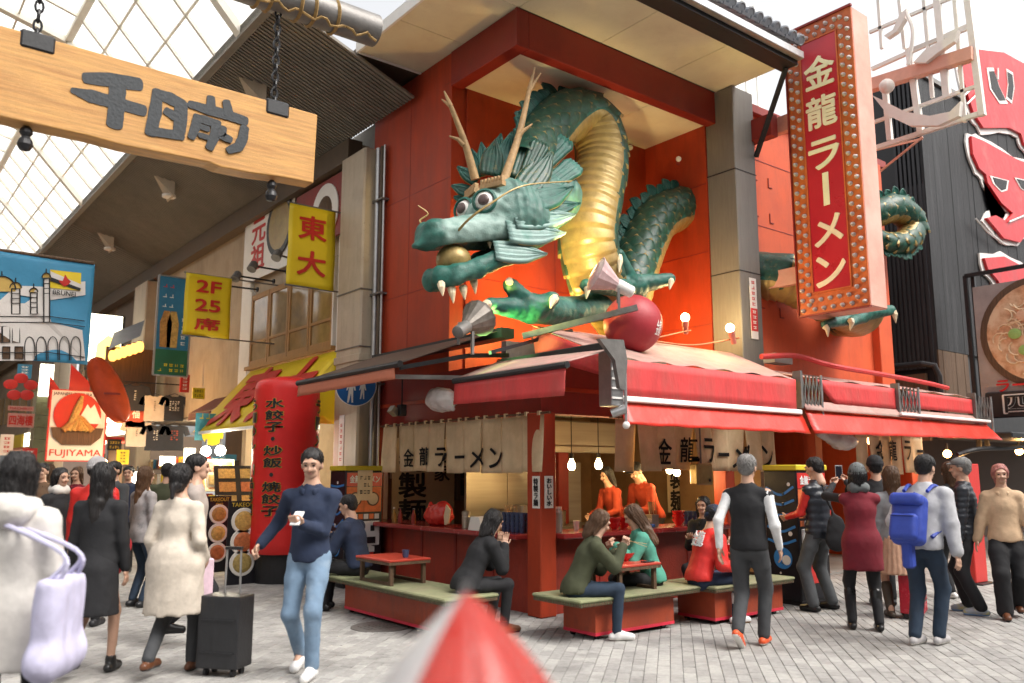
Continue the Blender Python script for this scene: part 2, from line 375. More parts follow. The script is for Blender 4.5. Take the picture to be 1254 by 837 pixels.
m_bcor = M('black_corrugated_siding', (.03, .031, .035), .5, .2, 3, .05, stretch=(3, 3, .4))
m_bwood = M('charred_timber_board', (.017, .017, .019), .6, .7, 4, .2, 40, stretch=(10, 10, .5), col2=(.06, .06, .064), stain=.38, sscale=.8)
m_brwood = M('brown_timber_board', (.12, .07, .04), .65, .4, 4, .2, 40, stretch=(10, 10, .5))
m_wood = M('varnished_signboard_wood', (.52, .27, .08), .5, .3, 2.5, .1, 30, stretch=(.8, 4, 16), col2=(.36, .16, .045), stain=.42, sscale=1.6)
m_ink = M('worn_dark_ink', (.028, .032, .036), .6, .4, 30, .1)
m_conc = M('grey_concrete', (.3, .29, .27), .8, .15, 3, .08)
# frosted roof glazing: passes the sky's light
m_pane = bpy.data.materials.new('frosted_roof_glazing'); m_pane.use_nodes = True
_n = m_pane.node_tree.nodes; _l = m_pane.node_tree.links; _n.remove(_n['Principled BSDF'])
_t = _n.new('ShaderNodeBsdfTranslucent'); _t.inputs['Color'].default_value = (.9, .9, .88, 1)
_s = _n.new('ShaderNodeBsdfTransparent'); _s.inputs['Color'].default_value = (.9, .9, .9, 1); _x = _n.new('ShaderNodeMixShader'); _x.inputs[0].default_value = .6
_l.new(_t.outputs[0], _x.inputs[1]); _l.new(_s.outputs[0], _x.inputs[2]); _l.new(_x.outputs[0], _n['Material Output'].inputs['Surface'])

# ---------------------------------------------------------------- ground
g = MB(); g.add([(-60, -40, -.012), (90, -40, -.012), (90, 90, -.012), (-60, 90, -.012)], [(0, 1, 2, 3)])
ground = tag(g.build('ground', m_joint), 'grey block paved street in front of the ramen shop', kind='structure')
PW, PL, PAZ = .104, .208, R(48.9)
pd = np.array([math.sin(PAZ), math.cos(PAZ)]); pn = np.array([pd[1], -pd[0]])
def paver_mb(mb, jit):
    w2, l2, t = PW / 2 - .0017, PL / 2 - .0017, .004
    z = [0 + jit] * 4
    o_ = [(-w2, -l2, -.03), (w2, -l2, -.03), (w2, l2, -.03), (-w2, l2, -.03), (-w2, -l2, -t), (w2, -l2, -t), (w2, l2, -t), (-w2, l2, -t),
          (-w2 + t, -l2 + t, 0), (w2 - t, -l2 + t, 0), (w2 - t, l2 - t, 0), (-w2 + t, l2 - t, 0)]
    return mb.add(o_, [(8, 9, 10, 11), (4, 5, 9, 8), (5, 6, 10, 9), (6, 7, 11, 10), (7, 4, 8, 11), (0, 1, 5, 4), (1, 2, 6, 5), (2, 3, 7, 6), (3, 0, 4, 7)])
spots = []
ci, cj = CAM.x, CAM.y
fw = Vector((math.sin(TH), math.cos(TH))); rt = Vector((math.cos(TH), -math.sin(TH)))
for i in range(-110, 150):
    for j in range(0, 110):
        u = i * PW; v = j * PL + (PL / 2 if i % 2 else 0)
        x = ci + pn[0] * u + pd[0] * v; y = cj + pn[1] * u + pd[1] * v
        dx, dy = x - ci, y - cj; dep = dx * fw.x + dy * fw.y; lat = dx * rt.x + dy * rt.y
        if dep < 5.6 or dep > 16.5 or abs(lat) > dep * .66 + .5: continue
        if x > .1 and y > .1: continue                       # under the shop
        if x > -.5 and y > 4.5: continue
        spots.append((dep, lat, x, y))
spots.sort()
vis = [s_ for s_ in spots if s_[0] > 6.75 and abs(s_[1]) < s_[0] * .6]
near = set(vis[:300])
paver_src = [paver_mb(MB(), 0).build('paver_block_source', m, None, world=False) for m in m_pave]
prot = -math.atan2(pd[0], pd[1])
for s_ in near:
    o = bpy.data.objects.new('paver', random.choice(paver_src).data); C.objects.link(o); o.parent = ground
    o.location = Vector((s_[2], s_[3], random.uniform(-.002, .002))) - Vector(ground.location); o.rotation_euler = (random.uniform(-.006, .006), random.uniform(-.006, .006), prot)
for o in paver_src: bpy.data.objects.remove(o)
mb = MB(); unit = paver_mb(MB(), 0); cr, sr = math.cos(prot), math.sin(prot)
for s_ in spots:
    if s_ in near: continue
    mb.mat(random.randrange(4)); dz = random.uniform(-.003, .002)
    mb.add([(s_[2] + v[0] * cr - v[1] * sr, s_[3] + v[0] * sr + v[1] * cr, v[2] + dz) for v in unit.v], unit.f)
tag(mb.build('paver_field', m_pave, ground), kind='stuff')
# kerb strip of dark stone along the shop and a manhole cover
mc = thing('manhole_cover', (-1.75, .55, .002), 'round iron manhole cover set in the paving near the left bench', 'manhole cover')
MB().lathe([(.31, -.02), (.31, .004), (.29, .006), (.27, .004), (.0, .004)], (-1.75, .55, .002), n=28).build('lid', m_dsteel, mc)
b_ = MB()
for k in range(7): b_.box((-1.95 + k * .06, .42, .004), (-1.92 + k * .06, .68, .011))
b_.build('tread_ribs', m_dsteel, mc)

# ---------------------------------------------------------------- corner shop building
shop = thing('ramen_shop', (2, 2, 0), 'red corner ramen shop with open counters and a dragon niche above', 'shop')
def bx(name, lo, hi, m, parent=shop, bev=0): return MB().box(lo, hi, bev).build(name, m, parent)
ZC = 7.07
m_fasc = M('deep_red_fascia', (.24, .022, .013), .5, .16, 3, .05, col2=(.17, .016, .012), stain=.42, sscale=1.5)
bx('left_wall', (0, 1.93, 2.95), (.25, 4.15, 7.56), m_red)
bx('niche_back_wall', (.25, 1.9, 2.95), (4.1, 2.15, ZC), m_red)
bx('niche_side_wall', (3.98, .621, 2.95), (4.1, 1.9, ZC), m_red)
# cream ceiling boards of the niche
ns = 3
for i in range(ns):
    a0 = .18 + i * 3.8 / ns; bx('ceiling_panel', (a0 + .004, .6, ZC), (a0 + 3.8 / ns - .004, 1.9, ZC + .04), m_cream)
bx('ceiling_backing', (.0, .6, ZC + .045), (4.0, 2.1, ZC + .06), m_brownd)
bx('fascia_beam', (-.02, .42, ZC - .03), (.18, 1.93, 7.56), m_fasc, bev=.006)
bx('fascia_beam', (.182, .42, ZC - .03), (4.45, .6, 7.56), m_fasc, bev=.006)
bx('corner_trim', (-.032, .405, ZC - .035), (.012, .45, 7.555), m_redtrim)
# overhanging cream soffit
pl = [(-1.05, .02), (.02, 1.5), (1.5, 2.95), (2.95, 4.1)]; pb = [(-.72, .42), (.42, 1.65), (1.65, 2.75)]
for (x0, x1) in pl:
    for (y0, y1) in pb:
        if x0 > 0 and y0 >= .42: continue
        bx('soffit_panel', (x0 + .005, y0 + .005, 7.57), (x1 - .005, y1 - .005, 7.61), m_cream)
bx('soffit_backing', (-1.05, -.72, 7.615), (4.1, 5, 7.66), m_brownd)
for i, (x, y) in enumerate([(-.9, 2.5), (.3, -.6), (3.8, -.6)]): pass
bx('soffit_edge', (-1.09, -.72, 7.55), (-1.05, 2.79, 7.72), m_white, bev=.005); bx('soffit_edge', (-1.05, 2.75, 7.55), (.0, 2.79, 7.72), m_white, bev=.005)
bx('eave_board', (-1.1, -1.0, 7.50), (4.12, -.72, 7.60), m_black); bx('gutter', (-1.1, -1.1, 7.56), (4.14, -1.0, 7.68), m_steel, bev=.01)
bx('roof_deck', (-1.1, -1.0, 7.68), (4.12, .6, 7.72), m_black)
k = 0
for i in range(26):                                         # round cover tiles running up the roof, each with its end disc
    x = 4.02 - i * .2
    if x < -1: break
    t = MB().cyl((x, -1.13, 7.80), (x, -.2, 8.35), .072, n=12); autosmooth(t.build('cover_tile', m_tile, shop), 50)
    t = MB().lathe([(.083, -.02), (.083, .012), (.065, .02), (.05, .012), (0, .014)], (x, -1.13, 7.80), (0, -.86, -.5), 16); t.build('tile_end', m_tile, shop)
    t = MB().obox((x - .1, -.66, 8.02), (.08, .55, .02), Matrix.Rotation(R(30.5), 3, 'X')); t.build('pan_tile', m_tile, shop)
# grey pillar at the niche's right edge
pil = bx('pillar', (4.0, .08, 2.95), (4.52, .62, 7.56), m_greypillar, bev=.012)
for z in (4.6, 6.2): MB().box((3.994, .074, z), (4.526, .626, z + .012)).build('panel_seam', m_black, pil)
# right facade
bx('facade_wall', (4.52, .3, 2.95), (8.15, .6, 7.35), m_orange); bx('facade_pilaster', (8.15, .16, 2.6), (8.6, .6, 7.35), m_orange, bev=.008)
bx('parapet_cap', (4.1, .2, 7.35), (8.9, .66, 7.5), m_redtrim, bev=.01)
for z in (4.35, 5.5, 6.6):
    bx('facade_seam', (4.53, .294, z), (8.14, .3, z + .012), m_redtrim)
    bx('niche_seam', (3.974, .63, z - .5), (3.98, 1.89, z - .49), m_redtrim)
for i, (x, z) in enumerate([(4.75, 6.25), (5.15, 6.2), (4.75, 5.65), (5.15, 5.6), (4.75, 5.0), (5.2, 4.95), (4.8, 4.15), (5.3, 4.05), (6.1, 4.2)]):
    bx('facade_clip', (x, .286, z), (x + .1, .3, z + .015), m_redtrim); bx('facade_clip', (x, .286, z + .016), (x + .012, .3, z + .16), m_redtrim)
bx('rear_block', (.25, 2.15, 2.95), (8.9, 8, 7.45), m_conc); bx('rear_fill', (4.11, .63, 2.95), (4.52, 2.14, 7.4), m_conc); bx('rear_fill', (4.53, .61, 2.95), (8.85, 2.14, 7.3), m_conc)
for z in (4.2, 5.7): bx('wall_joint', (-.004, 1.94, z), (.0, 4.14, z + .008), m_redtrim); bx('wall_joint', (.26, 1.894, z + .1), (3.74, 1.9, z + .108), m_redtrim)
bx('wall_joint', (-.004, 3.02, 3.0), (.0, 3.028, 7.5), m_redtrim); bx('wall_joint', (1.9, 1.894, 3.0), (1.908, 1.9, 7.06), m_redtrim)
# small red roof house on the parapet and steel behind it
bx('rooftop_housing', (4.3, 1.2, 7.56), (5.6, 2.6, 8.4), m_redtrim, bev=.02)
bx('sign_bracket_beam', (4.45, -.28, 6.75), (4.62, .3, 7.1), m_redtrim)
MB().bar((4.05, -.85, 7.5), (4.5, .05, 6.5), .06, .06).build('eave_brace', m_black, shop)
# ground floor: posts, lintels, kitchen shell
bx('lintel', (0.0, 0.0, 2.28), (.2, 4.15, 2.95), m_redtrim); bx('lintel', (.2, 0.0, 2.28), (8.85, .2, 2.95), m_redtrim)
bx('beam_moulding', (-.03, -.03, 2.55), (0, 4.15, 2.6), m_red); bx('beam_moulding', (0.002, -.03, 2.55), (8.85, 0, 2.6), m_red)
post = bx('corner_post', (-.12, -.12, 0), (.12, .12, 2.28), m_red, bev=.012)
bx('door_post', (3.35, -.02, 0), (3.55, .2, 2.28), m_red, bev=.01); bx('door_post', (5.6, -.02, 0), (5.8, .2, 2.28), m_red, bev=.01); bx('door_post', (8.6, -.02, 0), (8.85, .2, 2.28), m_red, bev=.01)
bx('door_post', (-.02, 3.95, 0), (.2, 4.15, 2.28), m_red, bev=.01)
bx('kitchen_floor', (0.12, .12, .0), (8.8, 5, .05), m_conc)
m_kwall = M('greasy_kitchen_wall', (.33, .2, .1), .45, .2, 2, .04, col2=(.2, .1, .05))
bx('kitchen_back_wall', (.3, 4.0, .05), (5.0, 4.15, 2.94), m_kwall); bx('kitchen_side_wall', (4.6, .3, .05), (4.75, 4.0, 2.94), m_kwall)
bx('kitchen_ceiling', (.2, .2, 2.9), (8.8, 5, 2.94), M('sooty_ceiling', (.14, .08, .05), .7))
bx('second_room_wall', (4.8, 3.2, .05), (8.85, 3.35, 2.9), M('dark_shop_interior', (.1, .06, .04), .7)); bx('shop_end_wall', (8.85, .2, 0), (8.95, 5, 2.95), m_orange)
# counters
m_ctop = M('red_lacquer_counter', (.30, .03, .028), .25, .1, 5, .02, coat=.4)
m_cfront = M('scuffed_red_counter_front', (.31, .035, .018), .5, .18, 4, .06, col2=(.22, .028, .015), grime=.5)
ct = bx('counter_top', (-.28, .13, .84), (.35, 3.95, .90), m_ctop, bev=.012); bx('counter_front', (.0, .13, 0), (.08, 3.95, .84), m_cfront)
bx('counter_top', (.13, -.25, .85), (3.35, .35, .91), m_ctop, bev=.012); bx('counter_front', (.13, .0, 0), (3.35, .08, .85), m_cfront)
for y in (.9, 1.7, 2.5, 3.3): bx('counter_batten', (-.012, y, .02), (0, y + .05, .83), m_redtrim)
for x in (.9, 1.7, 2.5): bx('counter_batten', (x, -.012, .02), (x + .05, 0, .84), m_redtrim)

# ---------------------------------------------------------------- arcade: soffit, glazed roof, columns
arc = thing('arcade_roof', (-2, 10, 7), 'glazed arcade roof with cream ribs above the brown ribbed soffit', 'roof')
B0, B1, WE, ZE = 2.8, 46.0, -.1, 7.18
EA, EZ = -2.3, 8.0
def sof(t, b): return Vector((WE + (EA - WE) * t, b, ZE + (EZ - ZE) * t))
b_ = MB(); b_.add([sof(0, B0), sof(1, B0), sof(1, B1), sof(0, B1)], [(0, 1, 2, 3)]); solid(b_.build('soffit_sheet', m_brown, arc), .03)
b_ = MB(); nr = 0; y = B0
while y < B1:
    st = .085 if y < 16 else .17
    d = Vector((0, 0, -.022)); p, q = sof(0, y) + d, sof(1, y) + d; b_.bar(p, q, .035, .03); y += st
tag(b_.build('soffit_ribs', m_brown, arc), kind='stuff')
bx('eave_beam', (EA - .06, B0, EZ - .12), (EA + .06, B1, EZ + .05), m_brown, arc); bx('shade_strip', (-.16, 4.76, 6.76), (.1, B1, 7.14), m_brownd, arc)  # the wall-side bar is coloured dark in place of a shaded slot
prof = [(-2.3, 8.04), (-3.75, 9.6), (-5.4, 10.05), (-7.05, 9.6), (-8.5, 8.04)]
b = 2.0
pane_w = 1.02; nb = 44
for j in range(nb):
    y0 = 2.0 + j * pane_w; y1 = y0 + pane_w
    for s_ in range(4):
        (x0, z0), (x1, z1) = prof[s_], prof[s_ + 1]
        if s_ == 3 : continue
        cuts = (0, .36, .7, 1) if s_ in (0,) else (0, .5, 1)
        for c0, c1 in zip(cuts[:-1], cuts[1:]):
            P0 = (x0 + (x1 - x0) * c0, z0 + (z1 - z0) * c0); P1 = (x0 + (x1 - x0) * c1, z0 + (z1 - z0) * c1)
            if j < 30 or s_ == 0:
                o = MB().add([(P0[0], y0 + .03, P0[1]), (P1[0], y0 + .03, P1[1]), (P1[0], y1 - .03, P1[1]), (P0[0], y1 - .03, P0[1])], [(0, 1, 2, 3)]).build('roof_pane', m_pane, arc); solid(o, .012)
b_ = MB(); big = MB()
for j in range(nb + 1):
    y = 2.0 + j * pane_w
    for s_ in range(4):
        (x0, z0), (x1, z1) = prof[s_], prof[s_ + 1]
        if j % 5 == 2: big.bar((x0, y, z0 - .06), (x1, y, z1 - .06), .16, .16)
        else: b_.bar((x0, y, z0 - .04), (x1, y, z1 - .04), .06, .06)
autosmooth(b_.build('glazing_bars', m_rib, arc)); autosmooth(big.build('arch_ribs', m_rib, arc))
b_ = MB()
for s_ in range(4):
    (x0, z0), (x1, z1) = prof[s_], prof[s_ + 1]
    for c in ((0, .36, .7) if s_ == 0 else (0, .5)):
        wd = .12 if c == 0 else .035
        b_.bar((x0 + (x1 - x0) * c, 2, z0 + (z1 - z0) * c - .06), (x0 + (x1 - x0) * c, 2 + nb * pane_w, z0 + (z1 - z0) * c - .06), wd, wd * .8)
b_.build('purlins', m_rib, arc)
bx('far_eave_beam', (-8.6, 2, 7.9), (-8.4, B1, 8.1), m_brown, arc)
# triangular lamp housings and small spotlights on the soffit
for (x, y) in [(312, 105), (204, 222), (132, 290)]:
    d = ray(x, y); n_ = Vector((ZE - EZ, 0, WE - EA)).normalized() * 1; nn = Vector((EZ - ZE, 0, WE - EA)).normalized()
    p0 = sof(0, 0); nrm = (sof(1, 0) - sof(0, 0)).cross(Vector((0, 1, 0))).normalized()
    t = (p0 - CAM).dot(nrm) / d.dot(nrm); c = CAM + d * t
    L = thing('soffit_lamp', c, {312: 'wedge-shaped soffit lamp above the end of the wooden signboard', 204: 'wedge-shaped soffit lamp right below the wooden signboard', 132: 'small wedge-shaped soffit lamp deepest in the arcade'}[x], 'lamp', 'wedge lamps on the soffit')
    sx = (sof(1, 0) - sof(0, 0)).normalized(); sy = Vector((0, 1, 0)); dn = Vector((0, 0, -1)); s_ = .26
    v = [c + sx * s_ * 1.2, c - sx * s_ * .4 + sy * s_, c - sx * s_ * .4 - sy * s_, c - sx * s_ * .45 + sy * s_ * .9 + dn * .34, c - sx * s_ * .45 - sy * s_ * .9 + dn * .34]
    MB().add(v, [(0, 2, 1), (0, 1, 3), (0, 4, 2), (0, 3, 4), (1, 2, 4, 3)]).build('housing', m_colm, L)
    MB().lathe([(.14, 0), (.14, .05), (.1, .055)], c - sx * s_ * .28 + dn * .27, (0, 0, -1), 16).build('lamp_ring', m_white, L)
cols = []
for i, (b0, b1, a0, w_) in enumerate([(3.95, 4.75, -.28, 1), (16.0, 17.2, -.3, 1), (27, 28.2, -.3, 1)]):
    col_ = thing('arcade_column', ((a0 + .05) / 2, (b0 + b1) / 2, 0), ['cream square column beside the red dragon wall', 'cream column with a slanted bracket deep in the arcade', 'farthest cream column at the end of the arcade'][i], 'column', 'arcade columns')
    bx('shaft', (a0, b0, 0), (.08, b1, 6.72), m_colm, col_, .03); bx('collar', (a0 - .02, b0 - .02, 3.28), (.09, b1 + .02, 3.4), m_colm, col_, .01)
    for z in (3.3, 3.5, 4.4): bx('strap', (a0 - .012, b0 - .012, z), (.085, b1 + .012, z + .018), m_dsteel, col_)
drain = thing('drain_pipes', (-.06, 3.86, 0), 'pair of steel drain pipes between cream column and red wall', 'pipe')
for i, (y, r) in enumerate([(3.88, .045), (3.76, .03), (3.68, .02)]):
    autosmooth(MB().cyl((-.07, y, 0), (-.07, y, 6.7), r, n=12).build('pipe', m_steel if i != 1 else m_brownd, drain))
for z in (1.2, 2.9, 4.3, 5.8): bx('clamp', (-.13, 3.64, z), (.0, 3.95, z + .03), m_dsteel, drain)

# the other side of the street and of the arcade, out of the picture but shading it
ob = tag(MB().box((-34, -19, 0), (40, -17.5, 13)).build('building_across_street', m_conc), 'plain concrete building across the street behind the viewer', kind='structure')
for i in range(14):
    for j in range(4): bx('window', (-32 + i * 5, -17.5, 1.2 + j * 3), (-29 + i * 5, -17.44, 3 + j * 3), m_black, ob)
oa_ = tag(MB().box((-9.6, 2.5, 0), (-8.7, 46, 7.9)).build('arcade_far_side_wall', m_beige), 'plain plastered wall on the far side of the arcade', kind='structure')
for i in range(9): bx('shop_opening', (-8.7, 3.5 + i * 4.7, .1), (-8.66, 7 + i * 4.7, 2.6), m_brownd, oa_); bx('fascia', (-8.7, 3.3 + i * 4.7, 2.65), (-8.6, 7.2 + i * 4.7, 3.3), m_redtrim, oa_)
# ---------------------------------------------------------------- the dragon
m_dgreen = M('dragon_green_paint', (.014, .10, .076), .5, .4, 9, .16, 60, col2=(.07, .18, .15), stain=.43, sscale=4, grime=.35, gs=(1.5, 1.5, 1.5), gcol=(.09, .075, .055))
m_dscale = M('dragon_scale_paint', (.009, .058, .038), .4, .5, 14, .12, 70, col2=(.20, .16, .05), stain=.36, sscale=13, grime=.4, gs=(1.5, 1.5, 1.5), gcol=(.1, .085, .06))
m_dpale = M('dragon_pale_teal_paint', (.20, .32, .29), .45, .2, 8, .08, 50, col2=(.04, .17, .13), stain=.38, sscale=4, grime=.25, gs=(2, 2, 2), gcol=(.1, .1, .085))
m_dgold = M('dragon_gold_paint', (.33, .235, .085), .36, .2, 10, .1, 70, metal=.25, col2=(.30, .19, .08), stain=.42, sscale=4, grime=.4, gs=(2, 2, 2), gcol=(.12, .09, .04))
m_dhorn = M('dragon_antler', (.42, .26, .12), .6, .3, 14, .15, 60, col2=(.25, .15, .07), stain=.4)
m_dmouth = M('dragon_mouth_inside', (.075, .05, .035), .6, .3, 8)
m_dtooth = M('dragon_tooth', (.75, .62, .42), .4, .15, 10)
m_eyew = M('dragon_eye_white', (.72, .68, .64), .25, .05); m_eyed = M('dragon_pupil', (.10, .065, .06), .3, .3, 20)
dragon = thing('dragon', (.6, .5, 3.3), 'big green and gold dragon sculpture coiled in the red niche', 'sculpture')
HC = .21
# head: skull, muzzle and lower jaw as one skin; x is the street's a axis, snout towards -a
def hp(x, y, z): return (x, HC + y, z)
FL = ((0, 1, 0), .8)
up_ = [el(hp(-.22, 0, 4.72), (.54, .42, .36)), rc(hp(-.5, 0, 4.42), hp(-1.42, 0, 4.205), .27, .15, ((0, 1, 0), .68)), rc(hp(-1.42, 0, 4.15), hp(-1.62, 0, 4.055), .11, .035, ((0, 1, 0), .6)),
       el(hp(-1.42, .1, 4.30), (.10, .075, .065)), el(hp(-1.42, -.1, 4.30), (.10, .075, .065)), rc(hp(-.75, 0, 4.62), hp(-.45, 0, 4.85), .12, .2, ((0, 1, 0), .5)),
       el(hp(-.70, .19, 4.66), (.16, .14, .16)), el(hp(-.70, -.19, 4.66), (.16, .14, .16)), el(hp(-.25, .3, 4.55), (.34, .2, .28)), el(hp(-.25, -.3, 4.55), (.34, .2, .28)),
       rc(hp(-.5, .27, 4.36), hp(-1.3, .13, 4.12), .06, .055), rc(hp(-.5, -.27, 4.36), hp(-1.3, -.13, 4.12), .06, .055), rc(hp(0, 0, 4.75), hp(.45, .05, 5.05), .36, .36)]
def hmod(P, d):
    x, y, z = P[..., 0], P[..., 1] - HC, P[..., 2]
    cut = sdf_eval([rc(hp(-.22, 0, 4.32), hp(-1.3, 0, 3.96), .11, .14, ((0, 1, 0), .42))], P, 0)          # roof of the mouth
    d = np.maximum(d, -cut)
    return d + .006 * wob(P, 26, 1) + .007 * np.sin(x * 60 + 8 * np.abs(y)) * (x > -.55) * (np.abs(y) > .2)
Vh, Fh = sdf_mesh(up_, .022, .09, hmod)
m_dhead = m_dgreen.copy(); m_dhead.name = 'dragon_head_paint'; _n = m_dhead.node_tree.nodes; _l = m_dhead.node_tree.links      # the muzzle is painted pale, blending into green
_g = _n.new('ShaderNodeNewGeometry'); _x = _n.new('ShaderNodeSeparateXYZ'); _l.new(_g.outputs['Position'], _x.inputs[0]); _w = _n.new('ShaderNodeTexNoise'); _w.inputs['Scale'].default_value = 7; _l.new(_g.outputs['Position'], _w.inputs['Vector'])
def _ramp(src, a, b, lo, hi): r_ = _n.new('ShaderNodeMapRange'); r_.interpolation_type = 'SMOOTHSTEP'; r_.inputs['From Min'].default_value = a; r_.inputs['From Max'].default_value = b; r_.inputs['To Min'].default_value = lo; r_.inputs['To Max'].default_value = hi; _l.new(src, r_.inputs['Value']); return r_.outputs[0]
def _math(op, a, b): m_ = _n.new('ShaderNodeMath'); m_.operation = op; _l.new(a, m_.inputs[0]); _l.new(b, m_.inputs[1]); return m_.outputs[0]
_f = _math('MULTIPLY', _ramp(_x.outputs['X'], -1.44, -1.3, 0, 1), _ramp(_x.outputs['X'], -.78, -.38, 1, .18)); _f = _math('MULTIPLY', _f, _ramp(_x.outputs['Z'], 4.02, 4.16, 0, 1)); _f = _math('MULTIPLY', _f, _ramp(_w.outputs['Fac'], .25, .6, .45, 1))
_p = _n['Principled BSDF']; _old = _p.inputs['Base Color'].links[0].from_socket; _m = _n.new('ShaderNodeMix'); _m.data_type = 'RGBA'; _m.inputs['B'].default_value = (.27, .38, .34, 1); _l.new(_f, _m.inputs['Factor']); _l.new(_old, _m.inputs['A']); _l.new(_m.outputs['Result'], _p.inputs['Base Color'])
head = mesh_obj('head', Vh, Fh, [m_dhead], dragon, smooth=True)
JZ = ((0, 0, 1), .72)
jp = [(-.12, -.33, 4.36), (-.55, -.31, 4.08), (-.95, -.27, 3.86), (-1.2, -.21, 3.76), (-1.36, -.09, 3.72), (-1.36, .09, 3.72), (-1.2, .21, 3.76), (-.95, .27, 3.86), (-.55, .31, 4.08), (-.12, .33, 4.36)]
jr = [.1, .09, .08, .08, .085, .085, .08, .08, .09, .1]
jw = [rc(hp(*jp[i]), hp(*jp[i + 1]), jr[i], jr[i + 1], JZ) for i in range(len(jp) - 1)] + [rc(hp(-.2, 0, 4.22), hp(-1.25, 0, 3.68), .045, .045, ((0, 1, 0), .2))]
def jmod(P, d): return d + .004 * wob(P, 30, 2)
Vj, Fj = sdf_mesh(jw, .02, .05, jmod)
cj_ = np.array([np.mean(Vj[list(f)], axis=0) for f in Fj]); yy = np.abs(cj_[:, 1] - HC); inn = np.interp(cj_[:, 0], [-1.42, -1.25, -.95, -.12], [.0, .15, .22, .27])
jaw = mesh_obj('lower_jaw', Vj, Fj, [m_dgreen, m_dmouth], dragon, ((yy < inn) & (cj_[:, 0] > -1.36) & (cj_[:, 2] > np.interp(cj_[:, 0], [-1.4, -.12], [3.66, 4.2]))).astype(int), smooth=True)
bl = MB().ball(hp(-1.13, -.03, 3.955), (.2, .2, .19), 24, 16); tag(autosmooth(bl.build('mouth_ball', m_dgold, dragon), 60), 'golden ball held between the jaws')
for i, (x, y) in enumerate([(540, 356), (553, 363), (567, 361), (580, 352)]):
    p = PB(x, y - 9, HC - .14 + .0 * i); MB().tube([p, p + Vector((-.01, -.03, -.06)), p + Vector((.0, -.04, -.15 - .02 * (i % 2)))], [.05, .04, .006], 8).build('tooth', m_dtooth, jaw)
for i, (x, y) in enumerate([(600, 305), (622, 290)]):
    p = PB(x, y - 8, HC - .2); MB().tube([p, p + Vector((0, 0, -.07))], [.03, .004], 7).build('tooth', m_dtooth, head)
for s_ in (-1, 1):
    c = Vector(hp(-.80, s_ * .19, 4.665)); n_ = Vector((-.8, -.42 + s_ * .2, .02)).normalized()
    e = autosmooth(MB().ball(c, .125, 18, 12).build('eye', m_eyew, head), 60)
    autosmooth(MB().lathe([(.068, 0), (.06, .012), (.03, .022), (0, .024)], c + n_ * .106, n_, 18).build('pupil', m_eyed, e), 50)
    MB().lathe([(.145, .02), (.15, .06), (.125, .075), (.118, .05)], c + n_ * .01, n_, 20, caps=False).build('eyelid', m_dgreen, e)
    q = MB(); o_ = Vector(hp(-.72, s_ * .21, 4.885)); dx = Vector((.25, s_ * 1.0, -.02)).normalized()
    q.bar(o_ - dx * .17, o_ + dx * .17, .07, .055)
    for k in range(7): q.bar(o_ + dx * (-.15 + .05 * k) + Vector((0, 0, .02)), o_ + dx * (-.15 + .05 * k) + Vector((.0, 0, .09)), .03, .05)
    q.build('brow', m_dhorn, head)
    MB().ball(hp(-1.49, s_ * .08, 4.315), (.03, .032, .03), 12, 8).build('nostril', m_dmouth, head)
def antler(base, tip, br, brtip, fork):
    P = smooth_path([base, base * .5 + tip * .5 + Vector((.03, 0, 0)), tip], 5); t = MB().tube(P, np.linspace(.056, .028, len(P)), 9)
    t.tube([br, brtip * .4 + br * .6 + Vector((0, 0, .03)), brtip], [.034, .026, .01], 8); t.tube([tip, fork[0]], [.034, .01], 8); t.tube([tip, fork[1]], [.03, .008], 8)
    autosmooth(t.build('antler', m_dhorn, head), 60)
antler(PB(617, 222, .05), PB(648, 112, .05), PB(632, 172, .05), PB(652, 152, -.05), (PB(655, 83, .05), PB(662, 90, .0)))
antler(PB(582, 220, .42), PB(552, 130, .42), PB(568, 178, .42), PB(550, 167, .5), (PB(544, 112, .45), PB(541, 122, .5)))
w1 = smooth_path([PB(560, 284, -.02), PB(575, 268, -.2), PB(600, 250, -.32), PB(640, 228, -.4), PB(700, 222, -.3)], 6); MB().tube(w1, np.linspace(.016, .008, len(w1)), 6).build('whisker', m_dgold, head)
w1 = smooth_path([PB(526, 280, .35), PB(514, 271, .45), PB(524, 262, .5), PB(512, 252, .55)], 6); MB().tube(w1, np.linspace(.014, .006, len(w1)), 6).build('whisker', m_dgold, head)
# mane: fluted leaf plates with gold rims
def leaf(base, tip, wd, mat, nrm, square=0, curl=.06, name='mane_leaf', parent=None, rim=.012):
    base, tip, nrm = Vector(base), Vector(tip), Vector(nrm).normalized(); ax = tip - base; L = ax.length; ax.normalize(); sd = ax.cross(nrm).normalized(); nn = sd.cross(ax)
    def prof_(t):
        if square: return wd * (.55 + .45 * t) if t < .9 else wd * (1 - (t - .9) * 2.2)
        return wd * (math.sin(math.pi * min(1, t * .62 + .3)) ** .8 if t < .97 else .1) * (1 if t < .6 else max(0, (1 - t) / .4) ** .55)
    def fn(u, v):
        s_ = v * 2 - 1; return base + ax * (u * L) + sd * (s_ * prof_(u)) + nn * (curl * L * u * u + .012 * math.cos(s_ * 16) - .05 * wd * s_ * s_ * 2)
    o = MB().grid(fn, 10, 14).build(name, mat, parent or head, smooth=True); solid(o, .022)
    if rim:
        pts = [fn(u, 0) for u in np.linspace(.15, 1, 10)] + [fn(u, 1) for u in np.linspace(1, .15, 10)]
        MB().tube(pts, rim, 5).build('gold_rim', m_dgold, o)
    return o
nv = Vector((-.45, -.85, .25))
NB = -.14
